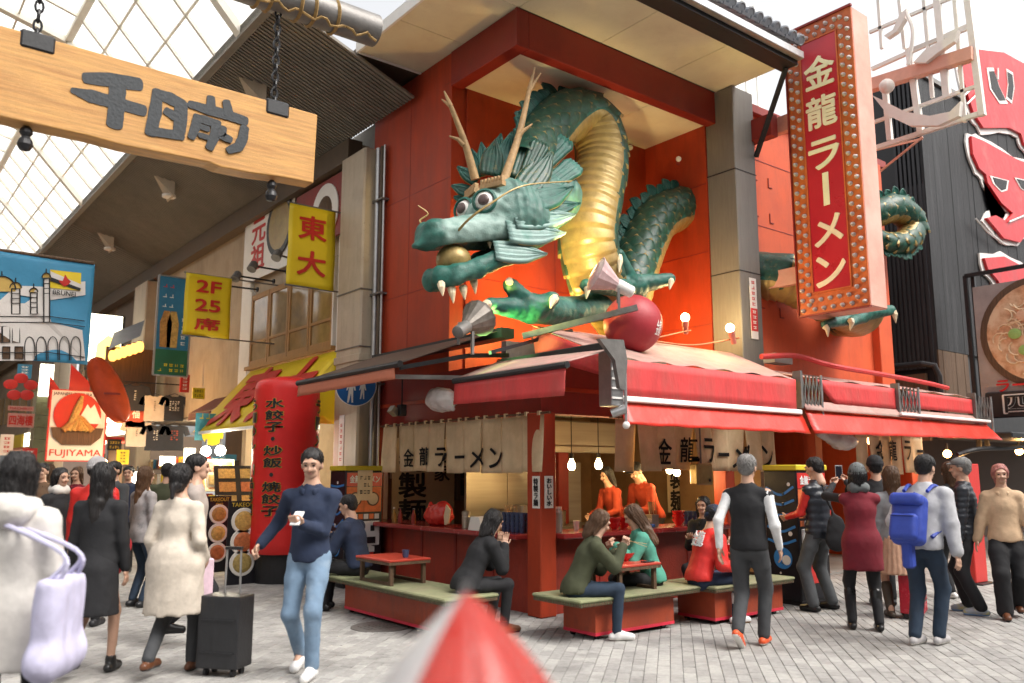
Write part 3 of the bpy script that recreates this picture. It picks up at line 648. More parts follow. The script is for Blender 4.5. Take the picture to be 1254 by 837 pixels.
for (bx_, by, tx, ty, wd, bb, tb, sq, mt, nr_) in [
        (592, 216, 577, 184, .10, .55, .65, 0, m_dgreen, nv), (598, 213, 589, 176, .11, .5, .6, 0, m_dgreen, nv), (604, 213, 613, 166, .15, .45, .5, 0, m_dgreen, nv), (585, 222, 560, 205, .10, .62, .75, 0, m_dgreen, nv), (580, 236, 553, 228, .10, .66, .8, 0, m_dgreen, nv), (578, 246, 556, 242, .08, .66, .8, 0, m_dgreen, nv),
        (600, 215, 607, 172, .15, .3, .3, 0, m_dscale, nv), (615, 215, 626, 164, .17, .25, .3, 0, m_dgreen, nv), (632, 218, 648, 170, .17, .1, .2, 0, m_dscale, nv), (650, 215, 690, 172, .20, .15, .25, 1, m_dgreen, nv), (640, 222, 662, 176, .14, .0, .05, 1, m_dscale, nv),
        (640, 235, 676, 188, .20, -.1, .0, 0, m_dscale, nv), (655, 238, 704, 204, .17, -.05, .0, 1, m_dgreen, nv), (640, 246, 700, 232, .22, -.18, -.2, 0, m_dgreen, nv), (650, 256, 708, 252, .15, -.2, -.2, 0, m_dgreen, nv),
        (630, 268, 702, 266, .17, -.2, -.25, 0, m_dpale, nv), (622, 282, 690, 288, .19, -.2, -.28, 0, m_dpale, nv), (606, 306, 668, 313, .16, -.16, -.28, 0, m_dpale, nv), (640, 260, 690, 262, .2, .66, .9, 0, m_dpale, nv)]:
    leaf(PB(bx_, by, bb), PB(tx, ty, tb), wd * .86, mt, nr_, sq)
# neck and body
scale_src = None
def scale_mesh():
    def fn(u, v):
        s_ = v * 2 - 1; wd = .5 * math.sqrt(max(0, 1 - (max(0, u - .35) / .65) ** 2)) if u > .35 else .5
        return (s_ * wd, u - .3, .065 * math.sin(u * 1.7) - .14 * s_ * s_ * 1 + .02)
    g_ = MB().grid(fn, 7, 4); o = g_.build('scale', [m_dscale, m_dgold], None, smooth=True, world=False); o.data.polygons.foreach_set('material_index', [1 if i // 4 == 6 else 0 for i in range(28)]); me = o.data; bpy.data.objects.remove(o); return me
scale_src = scale_mesh()
def coil(name, pts, bellies, parent, rows, step, t0=0., t1=1., fin=True, n=30, label=None, smat=None):
    """a scaled coil: pts (x,y,z,r); bellies: belly direction at each point"""
    S = smooth_path([list(p) for p in pts], 30); Bv = smooth_path([list(Vector(v).normalized()) for v in bellies], 30)
    vs = []; fs = []; mi = []; fr = []; L = 0
    for i in range(len(S)):
        p = S[i, :3]; t = S[min(i + 1, len(S) - 1), :3] - S[max(i - 1, 0), :3]; t /= np.linalg.norm(t); bv = Bv[i] - t * (Bv[i] @ t); bv /= np.linalg.norm(bv); sd = np.cross(t, bv)
        if i: L += np.linalg.norm(p - S[i - 1, :3])
        fr.append((p, t, bv, sd, S[i, 3], L)); rid = (L * 7.0) % 1
        for k in range(n):
            th = 2 * math.pi * k / n; bel = math.cos(th) > .58
            r = S[i, 3] * ((.97 + .075 * rid ** .7) if bel else 1.0 - .02)
            if .40 < math.cos(th) <= .7: r *= 1.03
            vs.append(p + (bv * math.cos(th) + sd * math.sin(th)) * r)
    for i in range(len(S) - 1):
        for k in range(n):
            k2 = (k + 1) % n; fs.append((i * n + k, i * n + k2, (i + 1) * n + k2, (i + 1) * n + k)); mi.append(1 if math.cos(2 * math.pi * (k + .5) / n) > .58 else 0)
    fs.append(tuple(range(n))[::-1]); fs.append(tuple((len(S) - 1) * n + k for k in range(n))); mi += [0, 0]
    o = mesh_obj(name, vs, fs, [m_dgreen, m_dgold], parent, mi, smooth=True)
    base = wloc(o); nscale = 0
    Ls = np.array([f[5] for f in fr]); d = 0; row = 0
    while d < Ls[-1]:
        i = int(np.searchsorted(Ls, d)); i = min(i, len(fr) - 1); p, t, bv, sd, r, _ = fr[i]
        if t0 <= d / Ls[-1] <= t1:
            for q in range(rows):
                th = R(62) + (R(298) - R(62)) * (q + (.5 if row % 2 else 0)) / (rows - .5)
                if th > R(300): continue
                nrm = bv * math.cos(th) + sd * math.sin(th); x = np.cross(t, nrm); wd = r * R(236) / rows * 1.28
                s_ = bpy.data.objects.new('scale', scale_src); C.objects.link(s_); s_.parent = o
                s_.matrix_local = Matrix.Translation(Vector(p + nrm * r * .965) - base) @ Matrix((Vector(x), Vector(t), Vector(np.cross(x, t)))).transposed().to_4x4() @ Matrix.Diagonal((wd, step * 1.65, wd * 1.0, 1)); nscale += 1
        d += step; row += 1
    if fin:
        d = .05
        while d < Ls[-1] * t1:
            i = min(int(np.searchsorted(Ls, d)), len(fr) - 1); p, t, bv, sd, r, _ = fr[i]; c = p - bv * r * .95; h = r * (.42 if int(d / .2) % 2 else .6)
            leaf(c - t * .02, c - bv * h - t * h * .5, .13 * r / .38, m_dgreen, sd, 0, 0., 'dorsal_plate', o, 0); d += .2 * r / .38
    return o, fr, nscale
np_ = [(PB(640, 205, .35), .34, (-.2, 0, -1)), (PB(663, 170, .62), .35, (.2, -.1, -1)), (PB(697, 143, .8), .37, (.1, -.3, -1)), (PB(727, 152, .78), .38, (-.8, -.45, -.6)), (PB(737, 195, .68), .38, (-.85, -.65, .0)), (PB(728, 245, .56), .39, (-.8, -.75, .1)), (PB(720, 295, .5), .41, (-.75, -.75, -.1)), (PB(735, 350, .55), .40, (-.6, -.7, -.5)), (PB(762, 395, .75), .38, (-.1, -.6, -.9))]
neck, fr1, n1 = coil('neck', [(*p, r) for p, r, _ in np_], [b_ for _, _, b_ in np_], dragon, 7, .2, .0, .86)
bp_ = [(PB(762, 395, .75), .34, (.1, -.6, -.9)), (PB(772, 345, .9), .36, (.6, -.3, -.6)), (PB(787, 300, 1.05), .36, (.8, -.2, -.5)), (PB(806, 268, 1.15), .35, (.75, -.1, -.7)), (PB(842, 252, 1.2), .34, (.5, 0, -1))]
body2, fr2, n2 = coil('body_coil', [(*p, r) for p, r, _ in bp_], [b_ for _, _, b_ in bp_], dragon, 7, .17, .15, 1.0)
def paw(name, prims, claws, mat, parent, k=.05, h=.02):
    Vp, Fp = sdf_mesh(prims, h, k, lambda P, d: d + .006 * wob(P, 30, 3)); o = mesh_obj(name, Vp, Fp, mat, parent, smooth=True)
    for a, b_, r in claws:
        mid = (Vector(a) + Vector(b_)) / 2 + Vector((0, -.02, .03)); MB().tube([a, mid, b_], [r, r * .75, .006], 8).build('claw', m_dtooth, o)
    return o
P_ = lambda x, y, b: tuple(PB(x, y, b))
paw('foreleg', [rc(P_(735, 375, .45), P_(700, 382, .25), .2, .18), rc(P_(700, 382, .25), P_(650, 378, .065), .18, .18), rc(P_(650, 378, .065), P_(625, 350, .0), .15, .09), rc(P_(650, 380, .065), P_(600, 374, .0), .15, .085), rc(P_(655, 378, .0), P_(676, 366, -.1), .12, .09)],
    [(P_(625, 350, -.0), P_(619, 345, -.1), .06), (P_(600, 374, 0), P_(588, 378, -.05), .065), (P_(678, 366, -.14), P_(674, 378, -.2), .065)], m_dgreen, dragon)
paw('foreleg', [rc(P_(770, 370, .6), P_(778, 352, .3), .2, .16), rc(P_(775, 350, .3), P_(820, 342, .1), .15, .085), rc(P_(772, 350, .3), P_(757, 312, .2), .15, .085), rc(P_(770, 352, .3), P_(718, 350, .0), .15, .085)],
    [(P_(820, 342, .1), P_(820, 355, .02), .065), (P_(757, 314, .18), P_(758, 334, .065), .06), (P_(718, 350, .0), P_(718, 366, -.06), .06)], m_dgreen, dragon)
# second coil of the dragon coming out of the right facade behind the upright sign
rp = [((4.85, .45, 4.72), .38, (0, -.3, -1)), ((5.2, -.02, 4.6), .38, (0, -.3, -1)), ((5.9, -.35, 4.3), .40, (0, -.5, -1)), ((6.6, -.3, 4.2), .38, (0, -.5, -1)), ((7.0, .45, 4.3), .34, (0, -.3, -1))]
coil('belly_coil', [(*p, r) for p, r, _ in rp], [b_ for _, _, b_ in rp], dragon, 6, .3, .0, 1.0, fin=False)
# the tail loop
tp = [((6.9, .45, 5.75), .24, (0, 0, -1)), (PB(1072, 262, -.1), .25, (.2, 0, -1)), (PB(1098, 256, -.25), .25, (0, .2, -1)), (PB(1118, 275, -.3), .24, (-1, .1, 0)), (PB(1108, 296, -.3), .22, (-.2, .2, 1)), (PB(1085, 298, -.2), .19, (0, .3, 1)), (PB(1060, 290, .0), .15, (0, .3, 1)), ((7.3, .4, 5.4), .1, (0, .3, 1))]
coil('tail_loop', [(*p, r) for p, r, _ in tp], [b_ for _, _, b_ in tp], dragon, 5, .2, .0, .9)
paw('hind_leg', [rc((6.2, -.3, 4.2), P_(1055, 385, -.75), .2, .13), rc(P_(1055, 385, -.75), P_(1090, 380, -.85), .12, .085), rc(P_(1050, 388, -.75), P_(1010, 398, -.8), .11, .06), rc(P_(1055, 388, -.75), P_(1042, 395, -1.0), .1, .06)],
    [(P_(1092, 380, -.87), P_(1097, 396, -.9), .06), (P_(1010, 400, -.82), P_(1014, 413, -.85), .05), (P_(1042, 393, -1.05), P_(1041, 405, -1.08), .05)], m_dgreen, dragon)
# ---------------------------------------------------------------- awnings
m_awn = M('faded_red_awning_top', (.44, .24, .21), .7, .2, 5, .1, 24, col2=(.33, .24, .2), stain=.47, sscale=2.2, grime=.45, gs=(1.2, 1.2, 1.2), gcol=(.16, .12, .1))
m_val = M('red_awning_valance', (.58, .05, .05), .6, .14, 4, .08, 18, col2=(.44, .07, .06), stain=.42, sscale=2.5, stretch=(1, 1, .4), grime=.35, gcol=(.2, .05, .04))
m_flap = M('bright_red_vinyl_flap', (.60, .035, .02), .35, .12, 4, .1, 12, col2=(.5, .07, .05), stain=.4, sscale=3, grime=.25, gcol=(.2, .04, .03))
m_oval = M('faded_orange_valance', (.50, .16, .09), .65, .1, 4, .05); m_brawn = M('brown_canvas', (.12, .08, .06), .7, .2, 4, .06)
def sheet(name, p00, p10, p11, p01, m, parent, sag=0, nu=12, nv=6, th=.008, rip=0):
    A_, B_, C_, D_ = map(Vector, (p00, p10, p11, p01)); nrm = (B_ - A_).cross(D_ - A_).normalized()
    def fn(u, v): return (A_ * (1 - u) + B_ * u) * (1 - v) + (D_ * (1 - u) + C_ * u) * v + nrm * rip * math.sin(u * 37 + 3 * v) * v + Vector((0, 0, -sag * 4 * u * (1 - u) * math.sin(math.pi * v)))
    o = MB().grid(fn, nu, nv).build(name, m, parent, smooth=True); solid(o, th); return o
aw1 = thing('awning', (1.6, -.5, 2.1), 'wide faded red awning over the shop corner, under the red ball', 'awning', 'red shop awnings')
sheet('canopy', (.08, .27, 3.36), (3.95, .27, 3.36), (3.3, -1.22, 2.80), (.04, -1.22, 2.80), m_awn, aw1, .05, 40, 14, rip=.014)
sheet('hip_gusset', (.07, .25, 3.34), (.035, -1.2, 2.79), (.0, -1.1, 2.6), (.0, .1, 2.96), m_val, aw1, 0, 10, 5, rip=.01)
sheet('valance', (.04, -1.225, 2.79), (3.3, -1.225, 2.79), (3.28, -1.235, 2.40), (.04, -1.235, 2.40), m_val, aw1, 0, 20, 4, rip=.006)
bx('front_rail', (.02, -1.27, 2.335), (3.36, -1.2, 2.398), m_white, aw1, .01)
sheet('lower_flap', (.05, -1.22, 2.325), (3.42, -1.22, 2.325), (3.42, -1.34, 2.09), (.02, -1.34, 2.09), m_flap, aw1, 0, 26, 6, rip=.012)
bx('end_box', (-.16, -1.32, 2.28), (.02, -1.12, 2.86), m_steel, aw1, .01)
for z in (2.35, 2.45, 2.55, 2.65, 2.75): bx('grille_bar', (-.17, -1.335, z), (.03, -1.32, z + .02), m_white, aw1)
MB().cyl((.0, -1.36, 2.86), (.0, -1.36, 2.08), .016).build('crank_rod', m_steel, aw1); MB().ball((0, -1.36, 2.08), .04, 12, 8).build('crank_knob', m_white, aw1)
MB().cyl((-.1, -1.25, 2.2), (.0, -1.36, 2.25), .05).build('gear_case', m_steel, aw1)
def scissor(parent, x, y, z0, z1, w_):
    q = MB(); n = 5
    for i in range(n):
        for s_ in (0, 1):
            x0 = x + w_ * i / n; x1 = x + w_ * (i + 1) / n
            q.bar((x0, y - .012 * s_, z0 if s_ else z1), (x1, y - .012 * s_, z1 if s_ else z0), .02, .012, (0, 1, 0))
    q.build('scissor_arm', m_dsteel, parent)
    MB().cyl((x + w_, y - .02, z1 + .02), (x + w_, y - .02, z0 - .2), .016).build('crank_rod', m_steel, parent); bx('bracket', (x - .06, y - .02, z0 - .03), (x - .01, y + .1, z1 + .05), m_dsteel, parent)
aw2 = thing('awning', (6, -.5, 2.1), 'second faded red awning with scissor arms, over the right-hand bay', 'awning', 'red shop awnings')
sheet('canopy', (4.0, .2, 3.16), (8.6, .2, 3.16), (8.4, -1.2, 2.84), (3.7, -1.2, 2.84), m_awn, aw2, .03, 40, 14, rip=.014)
sheet('valance', (3.78, -1.205, 2.83), (5.9, -1.205, 2.83), (5.9, -1.215, 2.52), (4.2, -1.215, 2.52), m_val, aw2, 0, 14, 4, rip=.006)
sheet('valance', (6.25, -1.205, 2.82), (8.45, -1.205, 2.80), (8.45, -1.215, 2.56), (6.25, -1.215, 2.56), m_val, aw2, 0, 14, 4, rip=.006)
sheet('pelmet', (3.45, -1.2, 2.53), (8.5, -1.2, 2.53), (8.75, -1.3, 2.40), (3.4, -1.3, 2.40), m_awn, aw2, 0, 14, 3)
bx('front_rail', (5.8, -1.34, 2.42), (8.8, -1.29, 2.465), m_white, aw2, .01)
sheet('lower_flap', (3.44, -1.25, 2.39), (8.8, -1.25, 2.39), (9.0, -1.42, 2.14), (3.44, -1.38, 2.09), m_flap, aw2, 0, 30, 6, rip=.012)
scissor(aw2, 3.42, -1.24, 2.45, 2.86, .42); scissor(aw2, 5.95, -1.24, 2.5, 2.86, .55); scissor(aw2, 8.5, -1.24, 2.45, 2.86, .55)
cb = thing('red_cable_hose', (6, 0, 3.1), 'red hose lying along the top of the right-hand awning', 'hose')
MB().tube(smooth_path([(3.9, -.3, 3.24), (4.6, -.4, 3.3), (5.0, -.6, 3.2), (5.3, -.75, 3.14), (6.6, -.7, 3.13), (7.9, -.75, 3.08), (8.5, -.8, 3.03)], 8), .04, 8).build('hose', m_val, cb)
bx('metal_lid', (4.3, -.25, 3.2), (4.75, -.05, 3.34), m_conc, cb)
aw3 = thing('awning', (-.5, -.5, 2.3), 'small folded red awning with dark roller at the shop corner', 'awning', 'red shop awnings')
sheet('canopy', (-.2, .5, 2.93), (-.2, -1.45, 2.86), (-.9, -1.45, 2.66), (-.9, .45, 2.66), m_awn, aw3, 0, 10, 4)
bx('top_bar', (-.24, -1.5, 2.86), (-.16, .55, 2.94), m_black, aw3, .01); MB().cyl((-.91, -1.47, 2.63), (-.91, .47, 2.63), .035, n=10).build('roller', m_black, aw3)
sheet('valance', (-.915, .45, 2.60), (-.915, -1.45, 2.60), (-.93, -1.43, 2.33), (-.93, .45, 2.36), m_val, aw3, 0, 14, 4, rip=.01)
MB().prism([(.4, .0), (.75, .02), (.8, -.2), (.75, -.5), (.68, -.48), (.62, -.2)], (-.92, -1.49, 2.92), (1, 0, 0), (0, 0, 1), .05).build('end_bracket', m_dsteel, aw3)
aw4 = thing('awning', (-.7, 2.2, 2.6), 'brown retractable awning with faded orange valance above the left counter', 'awning', 'red shop awnings')
sheet('canopy', (-.05, .55, 3.36), (-.05, 3.6, 3.36), (-1.4, 3.57, 2.84), (-1.4, .85, 2.84), m_brawn, aw4)
MB().cyl((-1.41, .83, 2.83), (-1.41, 3.6, 2.83), .04, n=10).build('roller', m_black, aw4); sheet('valance', (-1.42, 3.57, 2.80), (-1.42, .95, 2.80), (-1.43, .92, 2.66), (-1.43, 3.57, 2.64), m_oval, aw4, 0, 16, 3, rip=.012)
MB().bar((-1.38, .9, 2.79), (-.6, .62, 2.97), .05, .05).bar((-.6, .62, 2.97), (-.02, .6, 3.02), .05, .05).build('folding_arm', m_black, aw4); MB().bar((-1.3, 1.2, 2.72), (-.25, .9, 2.75), .05, .05).build('folding_arm', m_steel, aw4)
bx('side_casing', (-.2, .5, 3.22), (.0, 3.7, 3.34), m_black, aw4)
# ---------------------------------------------------------------- cloth door curtains
m_noren = M('cream_curtain_cloth', (.66, .51, .32), .85, .12, 4, .12, 120, col2=(.50, .36, .2), stain=.42, sscale=1.6, grime=.25, gcol=(.3, .2, .1))
m_dark_ink = M('black_dye', (.022, .022, .025), .8, .25, 20)
def noren(name, label, p, q, z1, z0, n, chars, cw, ch, skew=.0, lift=0):
    """cloth strips hung from p to q (reading direction); chars: [(fraction along, text)]"""
    p, q = Vector(p), Vector(q); d = (q - p); L = d.length; d.normalize(); out = d.cross(Vector((0, 0, 1))).normalized()
    t = thing(name, ((p + q) / 2).to_tuple()[:2] + (z0,), label, 'curtain', 'cream cloth curtains over the counters')
    MB().cyl((*(p - d * .1).to_tuple()[:2], z1 + .02), (*(q + d * .1).to_tuple()[:2], z1 + .02), .014).build('curtain_rod', m_brwood, t)
    ph = random.uniform(0, 9)
    def wv(s, z):
        i = min(n - 1, int(s * n)); f = s * n - i; lo = (z1 - z) / (z1 - z0)
        return (.02 * math.sin(2 * math.pi * f + i * 1.7 + ph) + .025 * math.sin(i * 2.3 + ph) + .012 * math.sin(s * 40 + 4 * z)) * (.25 + .75 * lo) + .07 * lift * lo * math.sin(i * 1.9)
    def pt(s, z, off=0): b_ = p + d * (s * L) + out * (wv(s, z) + off); return Vector((b_.x, b_.y, z))
    for i in range(n):
        s0, s1 = (i + .012) / n, (i + .988) / n; zz = z0 + random.uniform(-.02, .02)
        o = MB().grid(lambda u, v: pt(s0 + (s1 - s0) * u, z1 + (zz - z1) * v), 10, 8).build('curtain_strip', m_noren, t, smooth=True); solid(o, .004)
        for f in (.2, .8):
            c = pt(s0 + (s1 - s0) * f, z1); MB().box((c.x - .02, c.y - .02, z1 - .005), (c.x + .02, c.y + .02, z1 + .045)).build('hanging_loop', m_noren, t)
    for s, cz, tx in chars:
        o0 = pt(s, cz); wp = lambda P: tuple(pt(min(.999, max(0, ((Vector(P) - p).dot(d)) / L)), P[2], .02 + .002 * ((Vector(P) - o0).dot(out) > 0)))
        text(tx, (p + d * (s * L)).to_tuple()[:2] + (cz,), d, (0, 0, 1), 1, m_dark_ink, t, .02, .0015, fit=(cw if tx != 'ー' else cw * .9, ch if tx != 'ー' else ch * .16), warp=wp)
    return t
def fr_(x, x0, x1, f): return f(x)
def chars_on(fn, p, q, items):
    p, q = Vector(p), Vector(q); d = (q - p).normalized(); L = (q - p).length; out = []
    for x, y, t in items:
        P = fn(x, y); out.append((((P - p).dot(d)) / L, P.z, t))
    return out
p, q = Vector((-.1, 3.45, 0)), Vector((-.1, -.18, 0))
noren('noren', 'long cream curtain with black lettering over the left counter', p, q, 2.25, 1.60, 9, chars_on(lambda x, y: PA(x, y, -.1), p, q, [(501, 561, '金'), (522, 559, '龍'), (541, 560, 'ラ'), (563, 560, 'ー'), (587, 561, 'メ'), (609, 561, 'ン')]), .26, .25)
p, q = Vector((1.1, -.12, 0)), Vector((4.4, -.12, 0))
noren('noren', 'cream curtain with bold black lettering above the right counter', p, q, 2.25, 1.62, 9, chars_on(lambda x, y: PB(x, y, -.12), p, q, [(814, 553, '金'), (843, 551, '龍'), (864, 552, 'ラ'), (885, 557, 'ー'), (909, 559, 'メ'), (938, 560, 'ン')]), .26, .33, lift=1)
p, q = Vector((6.3, -.3, 0)), Vector((8.5, -.3, 0))
noren('noren', 'short cream curtain beside the dark timber wall, farthest to the right', p, q, 2.2, 1.58, 6, chars_on(lambda x, y: PB(x, y, -.3), p, q, [(1076, 552, '金'), (1092, 552, '龍'), (1110, 552, 'ラ'), (1127, 553, 'ー'), (1142, 556, 'メ')]), .24, .34)
# ---------------------------------------------------------------- red ball, spotlights, bulbs by the dragon
m_ball = M('dusty_red_ball', (.34, .03, .04), .5, .12, 5, .05, 60, col2=(.42, .12, .12), stain=.38, sscale=1.5)
c = PB(775, 397, -.35); ball = thing('red_ball', c - Vector((0, 0, .37)), 'dusty red ball resting on the awning below the dragon', 'ball')
autosmooth(MB().ball(c, .365, 40, 28).build('sphere', m_ball, ball), 60)
rd = (CAM - c).normalized(); q_ = c + (rd * .55 + Vector((math.cos(TH), -math.sin(TH), 0)) * .8 + Vector((0, 0, -.12))).normalized() * .37
_n = (q_ - c).normalized(); _x = Vector((0, 0, 1)).cross(_n).normalized(); text('金龍', q_, _x, _n.cross(_x), .1, m_white, ball, .01, .003, line=.8, fit=(.12, .2), warp=lambda P: tuple(c + (Vector(P) - c).normalized() * .368))
m_refl = M('fluted_lamp_reflector', (.5, .47, .45), .3, .15, 12, .04, metal=.6); m_pink = M('pinkish_lamp_glass', (.6, .42, .42), .25, .1, 9, .02)
def spot(name, label, c, d, s, m1, m2):
    t = thing(name, c, label, 'lamp', 'spotlights aimed at the dragon'); c, d = Vector(c), Vector(d).normalized()
    autosmooth(MB().lathe([(.045, -.3), (.07, -.28), (.075, -.1), (.06, -.06)], c, d, 16).build('lamp_socket', m2, t), 40)
    u = d.orthogonal().normalized(); w_ = d.cross(u); n = 28; vs = []
    for r, h in ((.06, -.08), (.1, 0), (.19, .18), (.205, .2)):
        for k in range(n): a = 2 * math.pi * k / n; rr = r * (1 + .035 * (k % 2)); vs.append(c + d * h + (u * math.cos(a) + w_ * math.sin(a)) * rr)
    fs = [(i * n + k, i * n + (k + 1) % n, (i + 1) * n + (k + 1) % n, (i + 1) * n + k) for i in range(3) for k in range(n)]
    o = MB().add(vs, fs).build('reflector', m1, t); solid(o, .006); MB().lathe([(.2, .195), (.13, .225), (0, .235)], c, d, 24).build('front_glass', m_pink, t)
    MB().bar(c - d * .1 + u * .09, c - d * .1 + u * .1 + Vector((0, 0, -.25)), .03, .03).bar(c - d * .1 - u * .09, c - d * .1 - u * .09 + Vector((0, 0, -.25)), .03, .03).build('yoke', m_dsteel, t)
    return t
spot('spotlight', 'dark fluted spotlight on the end of the brown awning', PB(576, 397, -.1), (.75, .3, .42), 1, M('sooty_reflector', (.16, .14, .12), .4, .3, 12, .04, metal=.4), m_dsteel)
c2 = PB(748, 345, -.75); spot('spotlight', 'white fluted spotlight on a grey bar above the red ball', c2, (-.78, .35, .38), 1, m_pink, m_white)
brk = thing('lamp_bar', PB(700, 400, -.3), 'grey steel bar carrying the white spotlight', 'bracket')
MB().bar(PB(640, 412, .1), PB(780, 377, -.72), .07, .07).build('bar', m_dsteel, brk); MB().bar(PB(600, 432, .0), PB(700, 405, .2), .04, .04).build('stay', m_black, brk)
m_bulb = M('lit_lamp_bulb', (1, .86, .5), .3, 0, emit=14, bump=0, ecol=(1, .8, .42)); m_pinkp = M('pink_lampholder', (.62, .22, .18), .5, .1)
def plamp(loc, col, e, r=.06):
    l = bpy.data.lights.new('bulb_light', 'POINT'); l.energy = e; l.color = col; l.shadow_soft_size = r; o = bpy.data.objects.new('bulb_light', l); C.objects.link(o); return o, loc
def bulb_lamp(label, c, d, e, col=(1, .72, .32), r=.062, group='globe bulbs beside the pillar', neck=True):
    t = thing('bulb_lamp', c, label, 'lamp', group); c, d = Vector(c), Vector(d).normalized()
    autosmooth(MB().ball(c, r, 18, 12).build('bulb', m_bulb, t), 60)
    if neck: autosmooth(MB().lathe([(.05, -.045), (.046, -.13), (.038, -.14), (.038, -.24)], c, d, 14).build('lampholder', m_pinkp, t), 40)
    o, _ = plamp(c, col, e, r); o.parent = t; o.location = d * (r + .02); return t
bulb_lamp('lit globe bulb in pink holder between the red ball and the pillar', PB(839, 389, .25), (-.3, -.25, .9), 16)
bulb_lamp('lit globe bulb in pink holder at the foot of the grey pillar', PB(894, 402, -.05), (-.45, -.1, .85), 16)
cc = thing('lamp_cable', PB(840, 410, .2), 'orange cable conduit running to the globe bulbs', 'cable')
MB().tube(smooth_path([PB(800, 415, .2), PB(835, 407, .25), PB(846, 405, .25)], 5), .011, 6).tube(smooth_path([PB(800, 418, .15), PB(850, 423, .15), PB(905, 414, -.05)], 6), .013, 6).build('conduit', M('orange_cable', (.4, .12, .05), .6), cc)
# coloured dragon floodlights: two from the fluted lamps, a green one without any fixture
for loc, tgt, col, e, sz in ((PB(596, 388, -.12), (1.6, .5, 4.6), (1, .78, .16), 420, 80), (c2 + Vector((-.2, .08, .1)), (.7, .6, 4.9), (1, .78, .35), 240, 85), (PB(560, 452, -.0), (.3, .2, 3.6), (.4, 1, .3), 120, 55)):
    l = bpy.data.lights.new('dragon_flood', 'SPOT'); l.energy = e; l.color = col; l.spot_size = R(sz); l.spot_blend = .6; l.shadow_soft_size = .08
    o = bpy.data.objects.new('dragon_flood', l); C.objects.link(o); o.location = loc; o.rotation_euler = (Vector(loc) - Vector(tgt)).to_track_quat('Z', 'Y').to_euler()
# a small floodlight lying behind the awning top washes the niche from below
fl2 = thing('niche_floodlight', (1.0, 1.1, 3.4), 'low floodlight behind the awning top shining up into the niche', 'lamp'); bx('case', (.85, 1.0, 3.30), (1.15, 1.2, 3.42), m_dsteel, fl2, .01); bx('glass', (.88, 1.03, 3.421), (1.12, 1.17, 3.43), m_bulb, fl2)
bx('rail', (.3, 1.05, 3.0), (3.4, 1.15, 3.29), m_dsteel, fl2)
o, _ = plamp((0, 0, 0), (1, .55, .14), 46, .12); o.parent = fl2; o.location = (0, 0, .12)
o, _ = plamp((0, 0, 0), (1, .55, .16), 26, .12); o.parent = fl2; o.location = (1.9, 0, .2); bx('case', (2.75, 1.0, 3.30), (3.05, 1.2, 3.42), m_dsteel, fl2, .01); bx('glass', (2.78, 1.03, 3.421), (3.02, 1.17, 3.43), m_bulb, fl2)
for x, y, b in ((772, 181, 1.85), (831, 195, .95)):
    t = thing('wall_socket_bulb', PB(x, y, b), 'small unlit bulb on the back wall above the dragon' if x < 800 else 'small unlit bulb on the side wall above the dragon', 'lamp')
    MB().ball(PB(x, y, b), .045, 12, 8).build('bulb', m_white, t); MB().cyl(PB(x, y, b) + Vector((.02, .02, 0)), PB(x, y, b) + Vector((.1, .1, -.03)), .03).build('holder', m_redtrim, t)
# notice strip on the pillar
nt_ = thing('pillar_notice', PB(921, 380, .07), 'red and white paper notice taped to the grey pillar', 'notice')
z0, z1 = PB(921, 415, .07).z, PB(921, 341, .07).z; zm = (z0 + z1) / 2
bx('paper', (4.2, .062, z0), (4.37, .068, z1), m_white, nt_); bx('red_half', (4.205, .058, z0 + .12), (4.365, .0615, zm), M('notice_red', (.6, .05, .05), .6), nt_)
scrib((4.285, .0605, (zm + z1) / 2), (1, 0, 0), (0, 0, 1), .12, .42, 5, MATS['notice_red'], nt_, 1); scrib((4.285, .0565, (z0 + .12 + zm) / 2), (1, 0, 0), (0, 0, 1), .12, .32, 4, m_white, nt_, 1)
# ---------------------------------------------------------------- upright bulb-framed sign
m_sface = M('sign_red_face', (.46, .02, .035), .3, .06, 2, .02, coat=.3); m_sbord = M('sign_orange_border', (.55, .13, .035), .5, .15, 8, .05, col2=(.4, .08, .03)); m_sside = M('sign_faded_side', (.66, .32, .25), .55, .12, 3, .05, col2=(.7, .42, .34))
m_cr = M('sign_cream_letter', (.80, .70, .52), .5, .08, 5, .03)
sg = thing('upright_sign', (4.85, -1.1, 3.87), 'tall upright red sign with cream characters framed by rows of bulbs', 'sign')
A0, SB0, SB1, SZ0, SZ1 = 4.6, -1.62, -.52, 3.87, 8.32
bx('cabinet', (A0 + .002, SB0, SZ0), (5.05, SB1, SZ1), m_sside, sg, .012); bx('border', (A0 - .02, SB0 + .005, SZ0 + .005), (A0, SB1 - .005, SZ1 - .005), m_sbord, sg)
bx('face', (A0 - .03, SB0 + .26, SZ0 + .32), (A0 - .022, SB1 - .26, SZ1 - .28), m_sface, sg)
for (y0, y1, zz0, zz1) in ((SB0 + .24, SB0 + .26, SZ0 + .3, SZ1 - .26), (SB1 - .26, SB1 - .24, SZ0 + .3, SZ1 - .26), (SB0 + .26, SB1 - .26, SZ0 + .3, SZ0 + .32), (SB0 + .26, SB1 - .26, SZ1 - .28, SZ1 - .26)): bx('face_frame', (A0 - .045, y0, zz0), (A0 - .021, y1, zz1), m_sbord, sg)
bx('outer_frame', (A0 - .05, SB0 - .01, SZ0 - .02), (A0 + .0, SB1 + .01, SZ0 + .004), m_redtrim, sg); bx('outer_frame', (A0 - .05, SB0 - .01, SZ1 - .004), (A0 + .0, SB1 + .01, SZ1 + .03), m_redtrim, sg)
bx('outer_frame', (A0 - .05, SB1 - .004, SZ0), (A0, SB1 + .015, SZ1), m_redtrim, sg)
